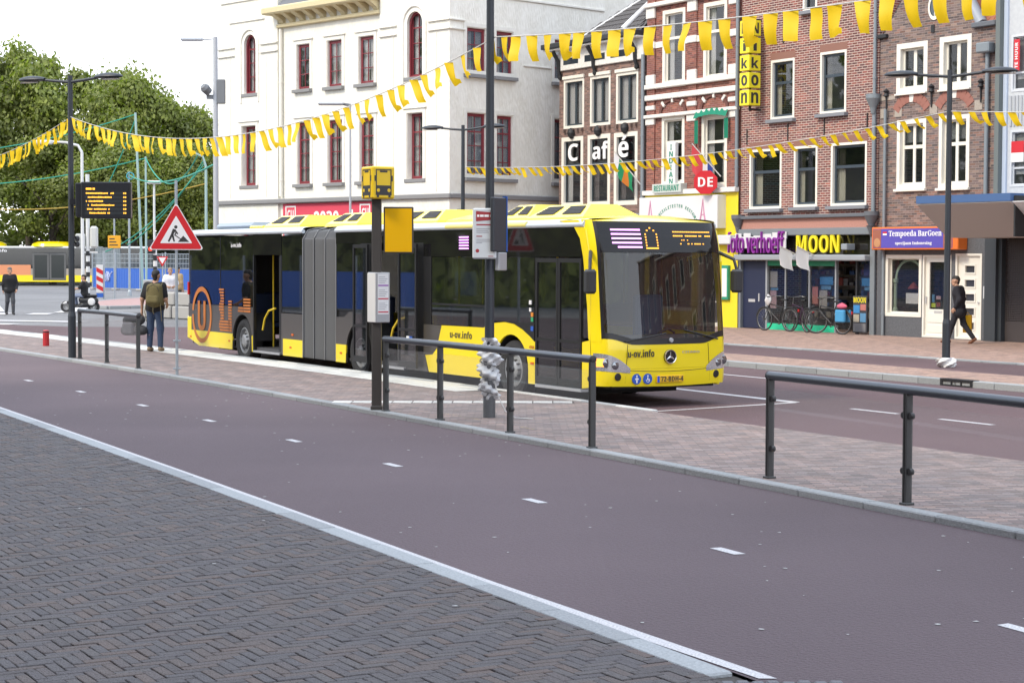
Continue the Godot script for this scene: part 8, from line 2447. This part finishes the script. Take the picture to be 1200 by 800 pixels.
func square():
	var gv := mat("galvanised", 0.33, 0.37, 0.40, 0.45, 0.4); var wp := mat("pole_white", 0.62, 0.63, 0.62, 0.5); var teal := mat("cable_teal", 0.02, 0.28, 0.20, 0.7); var pg := mat("pole_green_grey", 0.30, 0.42, 0.40, 0.5)
	# building-site fence
	var A := Vector2(-29.4, 130.6); var B := Vector2(-14.0, 112.0)
	var dir := (B - A).normalized(); var n := 7; var seg := (B - A).length() / n
	var fence := thing("site_fence", "blue sheet building-site fence with wire mesh above", "fence", W(A.x, A.y), atan2(dir.y, dir.x))
	var fb := mat("fence_blue", 0.02, 0.10, 0.42, 0.5)
	for k in n:
		var x := k * seg
		var sh := M.new()
		for j in 14:
			var a := x + 0.05 + j * (seg - 0.1) / 14.0; var w := (seg - 0.1) / 14.0
			sh.quad(Vector3(a, 0.15, 0.0), Vector3(a + w * 0.6, 0.15, 0.0), Vector3(a + w * 0.6, 1.5, 0.0), Vector3(a, 1.5, 0.0))
			sh.quad(Vector3(a + w * 0.6, 0.15, 0.0), Vector3(a + w, 0.15, -0.06), Vector3(a + w, 1.5, -0.06), Vector3(a + w * 0.6, 1.5, 0.0))
		part(fence, "blue_sheet", sh, fb)
		var ms := M.new()
		for j in 18: ms.cyl(Vector3(x + 0.05 + j * seg / 18.0, 1.5, 0), Vector3(x + 0.05 + j * seg / 18.0, 2.5, 0), 0.016, 4)
		for j in 4: ms.cyl(Vector3(x + 0.03, 1.55 + j * 0.31, 0), Vector3(x + seg - 0.03, 1.55 + j * 0.31, 0), 0.018, 4)
		part(fence, "mesh_panel", ms, gv)
		part(fence, "post", M.new().cyl(Vector3(x, 0, 0.03), Vector3(x, 2.6, 0.03), 0.05, 8), gv)
		part(fence, "foot_block", M.new().cbox(x - 0.35, 0, -0.15, x + 0.35, 0.15, 0.2, 0.03), mat("concrete", 0.34, 0.33, 0.31, 0.9))
	var gr := M.new()
	var gp := []
	for k in 26: gp.append(Vector3(0.9 + k * 0.07 + 0.25 * sin(k * 1.3), 0.95 + 0.38 * sin(k * 2.1), 0.02))
	gr.tube(gp, 0.05, 0.05, 4)
	part(fence, "graffiti", gr, mat("graffiti_pale", 0.45, 0.5, 0.72, 0.7))
	# same kind of fence along the side of the square that the bus windows mirror
	var fence2 := thing("site_fence", "blue sheet fence along the side of the square away from the shops", "fence", W(-47, 92), atan2(-46.0, 11.0))
	for k in 9:
		part(fence2, "blue_sheet", M.new().box(k * 4.0, 0.1, -0.03, k * 4.0 + 3.9, 1.7, 0.03), fb)
		part(fence2, "post", M.new().cyl(Vector3(k * 4.0 - 0.05, 0, 0), Vector3(k * 4.0 - 0.05, 2.4, 0), 0.05, 8), gv)
	# striped marker board
	var mk := thing("marker_board", "red and white striped marker board in front of the blue fence", "marker board", W(-20.95, 94.6, 0.0), 0.25)
	part(mk, "board", M.new().cbox(-0.17, 0.5, -0.02, 0.17, 1.9, 0.02, 0.01), wp)
	for k in 3:
		var st := M.new(); st.ext(PackedVector2Array([Vector2(-0.165, 0.72 + k * 0.42), Vector2(0.165, 0.54 + k * 0.42), Vector2(0.165, 0.76 + k * 0.42), Vector2(-0.165, 0.94 + k * 0.42)]), 0.02, 0.026)
		part(mk, "stripe", st, mats["reflective_red"])
	part(mk, "post", M.new().cyl(Vector3(0.21, 0, -0.05), Vector3(0.21, 2.6, -0.05), 0.05, 8), gv)
	part(mk, "blue_foot", M.new().box(-0.17, 0.25, -0.02, 0.17, 0.46, 0.02), fb)
	# traffic light with banded pole
	var tl := thing("traffic_light", "white pole with black bands carrying traffic lights seen from behind", "traffic light", W(-22.2, 97.5, 0.0), 0.1)
	part(tl, "pole", M.new().cyl(Vector3.ZERO, Vector3(0, 6.6, 0), 0.10, 12), wp)
	for k in 5: part(tl, "band", M.new().lathe(Vector3(0, 0.15 + k * 0.55, 0), Vector3.UP, [[0.105, 0.0], [0.105, 0.25]], 12), mats["iron_black"])
	part(tl, "signal_box", M.new().cbox(0.12, 2.75, -0.18, 0.52, 3.9, 0.18, 0.10), mat("signal_grey", 0.52, 0.53, 0.50, 0.5))
	part(tl, "signal_box", M.new().cbox(-0.62, 2.75, -0.2, -0.14, 3.5, 0.15, 0.05), mats["signal_grey"])
	for k in 2: part(tl, "lens_hood", M.new().lathe(Vector3(-0.5, 2.95 + k * 0.3, 0.16), Vector3(-0.6, 0, 0.8), [[0.14, 0.0], [0.13, 0.2], [0.0, 0.02]], 12), mats["iron_black"])
	part(tl, "cross_bar", M.new().box(-0.35, 2.5, -0.05, 0.5, 2.58, 0.05), wp)
	var yb := thing("yellow_board", "small yellow direction board on a thin pole behind the traffic light", "traffic sign", W(-20.6, 96.5, 0.0), 0.0)
	part(yb, "pole", M.new().cyl(Vector3.ZERO, Vector3(0, 4.6, 0), 0.045, 8), gv)
	var ybp := part(yb, "board", M.new().cbox(-0.32, 2.75, 0.05, 0.34, 3.4, 0.09, 0.015), mat("board_amber", 0.70, 0.34, 0.01, 0.5))
	for k in 3: part(ybp, "print_row", M.new().box(-0.24, 2.88 + k * 0.16, 0.09, 0.2 - 0.08 * k, 2.94 + k * 0.16, 0.095), ink_mat())
	# small give-way sign, signal beside it
	var gy := thing("give_way_sign", "small red and white give-way triangle above the heads by the fence", "traffic sign", W(-18.3, 97.5, 0.0), 0.0)
	part(gy, "pole", M.new().cyl(Vector3.ZERO, Vector3(0, 2.5, 0), 0.04, 8), gv)
	part(gy, "red_plate", triangle(M.new(), 0.36, 0.045, 0.055, 0.06, true).mesh(mats["reflective_red"]), mats["reflective_red"], Vector3(0, 2.15, 0))
	part(gy, "white_plate", triangle(M.new(), 0.22, 0.055, 0.06, 0.05, true).mesh(mats["reflective_white"]), mats["reflective_white"], Vector3(0, 2.16, 0))
	var sg := thing("traffic_light", "black and white banded signal post standing in front of the fence beside the backpack man", "traffic light", W(-18.9, 98.6, 0.0), 0.0)
	part(sg, "pole", M.new().cyl(Vector3.ZERO, Vector3(0, 3.1, 0), 0.10, 10), wp)
	for k in 3: part(sg, "band", M.new().lathe(Vector3(0, 0.9 + k * 0.6, 0), Vector3.UP, [[0.105, 0.0], [0.105, 0.3]], 10), mats["iron_black"])
	part(sg, "signal_box", M.new().cbox(-0.36, 2.5, -0.15, 0.05, 3.2, 0.2, 0.04), mats["iron_black"])
	part(sg, "red_lamp", M.new().lathe(Vector3(-0.2, 2.72, 0.21), Vector3(0, 0, 1), [[0.11, 0.0], [0.0, 0.03]], 12), glow("signal_red", 1.0, 0.05, 0.02, 0.9))
	part(sg, "cabinet", M.new().cbox(-0.6, 0, -0.2, -0.12, 1.1, 0.2, 0.03), mat("cabinet_grey", 0.35, 0.37, 0.37, 0.6))
	# concrete blocks
	var con: Material = mats["concrete"]
	var spots := [[-13.35, 71.3, 0.0, "bottom block nearest the backpack man"], [-11.9, 69.6, 0.0, "bottom block in the middle"], [-10.45, 67.9, 0.0, "bottom block nearest the bus tail"], [-13.2, 71.2, 0.50, "top block nearest the backpack man"], [-11.7, 69.5, 0.50, "top block nearer the bus tail"]]
	for q in spots:
		var cbm := M.new()
		cbm.cbox(-0.98, 0.0, -0.35, 0.98, 0.48, 0.35, 0.04)
		for s in [-0.5, 0.5]: cbm.cbox(s - 0.14, 0.47, -0.1, s + 0.14, 0.50, 0.1, 0.005)
		solo("concrete_block", cbm, con, "pale concrete barrier, %s" % q[3], "concrete block", "concrete blocks behind the bus tail", W(q[0], q[1], q[2]), -0.82)
	# poles and cables
	slim_pole("white street light with curved arm behind the display", -21.9, 95.0, 7.6, 0.09, wp, 1)
	slim_pole("thin grey pole with a teal cable coil standing right of the display", -22.6, 110.0, 7.3, 0.07, gv)
	slim_pole("slim leaning pole with green cables, the tallest on the square", -21.9, 110.5, 10.8, 0.08, pg, 0, 0.9 - 1.3)
	slim_pole("pale green pole between the leaning pole and the coil pole", -22.0, 112.0, 8.3, 0.07, pg)
	slim_pole("white lamp post with a flat head behind the road works sign", -19.2, 100.0, 6.2, 0.07, wp, 3)
	slim_pole("pale pole with hooked top near the white building", -15.6, 95.0, 6.9, 0.08, pg, 2)
	slim_pole("tall grey pole with floodlight and camera at the corner of the white building", -9.85, 62.0, 9.6, 0.10, mat("pole_pale_grey", 0.40, 0.42, 0.44, 0.45), 4)
	slim_pole("thin pale lamp post in front of the white building", -5.3, 61.0, 7.3, 0.045, mat("pole_pale_grey", 0.40, 0.42, 0.44, 0.45), 5)
	var lh := thing("lamp_head", "small grey lamp head on the thin post before the white building", "street lamp", W(-5.85, 61.0, 7.28), 0.0)
	part(lh, "head", M.new().cbox(-0.5, 0.0, -0.12, 0.35, 0.10, 0.12, 0.04), mats["pole_pale_grey"])
	part(lh, "joint", M.new().cyl(Vector3(0.3, 0.05, 0), Vector3(0.58, 0.0, 0), 0.05), mats["camera_grey"])
	wire("green cable from the leaning pole to the open sky side", W(-22.3, 110.5, 10.7), W(-40, 118, 8.6), 0.7, teal)
	wire("green cable from the pale green pole past the display", W(-22.0, 112.0, 8.2), W(-42, 120, 7.0), 0.8, teal)
	wire("green cable sagging from the pale green pole to the hooked pole", W(-22.0, 112.0, 8.2), W(-16.0, 95.0, 7.5), 1.5, teal)
	wire("green cable from the hooked pole down to the fence", W(-15.7, 95.0, 7.2), W(-22.3, 108.0, 3.0), 0.5, teal)
	wire("second green cable from the hooked pole down to the fence", W(-15.7, 95.0, 7.0), W(-24.0, 110.0, 2.6), 0.6, teal)
	wire("green cable falling from the top of the leaning pole", W(-22.3, 110.5, 10.4), W(-25.5, 114.0, 5.2), 0.3, teal)
	wire("yellow rope strung low between the trees and the poles", W(-40, 118, 6.2), W(-17, 104.0, 6.4), 1.2, mat("rope_ochre", 0.35, 0.24, 0.04, 0.8))
	wire("thin green cable running along the poles to the grey camera pole", W(-22.6, 110, 7.1), W(-9.9, 62.0, 5.4), 0.5, teal)
	var cx := []
	for k in 30: cx.append(Vector3(0.22 * cos(k * 0.7) + 0.1, 7.05 + 0.2 * sin(k * 0.7), 0.09 + 0.002 * k))
	solo("cable_coil", M.new().tube(cx, 0.03, 0.03, 5), mat("coil_blue", 0.05, 0.35, 0.42, 0.6), "coil of blue-green cable at the top of the thin grey pole", "cable", "", W(-22.6, 110.0))

func ink_mat() -> Material:
	return mat("print_dark", 0.03, 0.03, 0.03, 0.5)

# ---- streets outside the picture whose shade and mirror images the photograph shows ----
func plain_house(label: String, at: Vector3, turn: float, w: float, h: float, mt: Material, storeys: int, cols: int):
	var b := thing("town_house", label, "house", at, turn, "houses outside the picture")
	var holes := []
	var sh := h / (storeys + 0.6)
	for s in storeys:
		for c in cols:
			var x := (c + 0.5) * w / cols
			holes.append([x - 0.55, 0.9 + s * sh, x + 0.55, 0.9 + s * sh + sh * 0.58])
	part(b, "wall", M.new().wall(0, 0.1, w - 0.02, h, holes, 0.2), mt)
	shell(b, 0, w - 0.02, 0.1, h, 9.0, mt, [])
	for q in holes: window(b, q[0], q[1], q[2], q[3], {"casing": 0.10, "casing_mat": mats["cream_frame"], "sash_mat": mats["teal_sash"], "rows": [0.6], "glass": mats["pane_glass"]})
	part(b, "cornice", M.new().cbox(0, h - 0.1, 0.0, w - 0.02, h + 0.25, 0.4, 0.05), mats["white_trim"])

func off_picture():
	var ms: Array = [mats["red_brick"], mats["brown_brick"], mats["grey_brown_brick"], mats["mixed_brick"]]
	var x := 27.6
	for k in 6:
		var w: float = [7.0, 9.0, 6.5, 8.0, 7.5, 9.0][k]
		plain_house(["red brick house next past the modern building", "brown brick house two doors past the modern building", "grey brick house three doors past the modern building", "mixed brick house four doors past the modern building", "red brick house five doors past the modern building", "brown brick house at the end of the shop row"][k], on_row(x), ROW_TURN, w, [9.0, 10.0, 8.6, 9.6, 9.2, 10.4][k], ms[k % 4], 3, 3)
		x += w + 0.05
	var t := -34.0
	for k in 6:
		var w: float = [11.0, 10.0, 12.0, 11.0, 10.0, 9.0][k]
		plain_house(["grey brick house at the near end of the facing row", "red brick house second in the facing row", "brown brick house third in the facing row", "mixed brick house fourth in the facing row", "grey brick house fifth in the facing row", "red brick house last in the facing row"][k], W(-7.0 - 0.5 * t, 0.866 * t, 0.0), 2.0944, w, [16.0, 17.5, 17.0, 18.0, 16.5, 15.0][k], ms[(k + 2) % 4], 4, 4)
		t += w + 0.05

func _ready():
	rng.seed = 7
	font_b = SystemFont.new(); font_b.font_names = PackedStringArray(["Droid Sans"]); font_b.font_weight = 700
	font_r = SystemFont.new(); font_r.font_names = PackedStringArray(["Droid Sans"])
	font_s = SystemFont.new(); font_s.font_names = PackedStringArray(["Droid Serif"]); font_s.font_weight = 700
	world_env()
	ground()
	near_pavement()
	shop_row()
	neon_sign()
	white_building()
	off_picture()
	trees()
	build_bus()
	build_far_bus()
	var cloth := mat("bunting_cloth", 0.80, 0.58, 0.010, 0.6)
	cloth.cull_mode = BaseMaterial3D.CULL_DISABLED
	cloth.backlight_enabled = true; cloth.backlight = Color(0.75, 0.60, 0.05)
	street_furniture()
	flags_and_wares()
	bikes()
	square()
	people()
	litter()
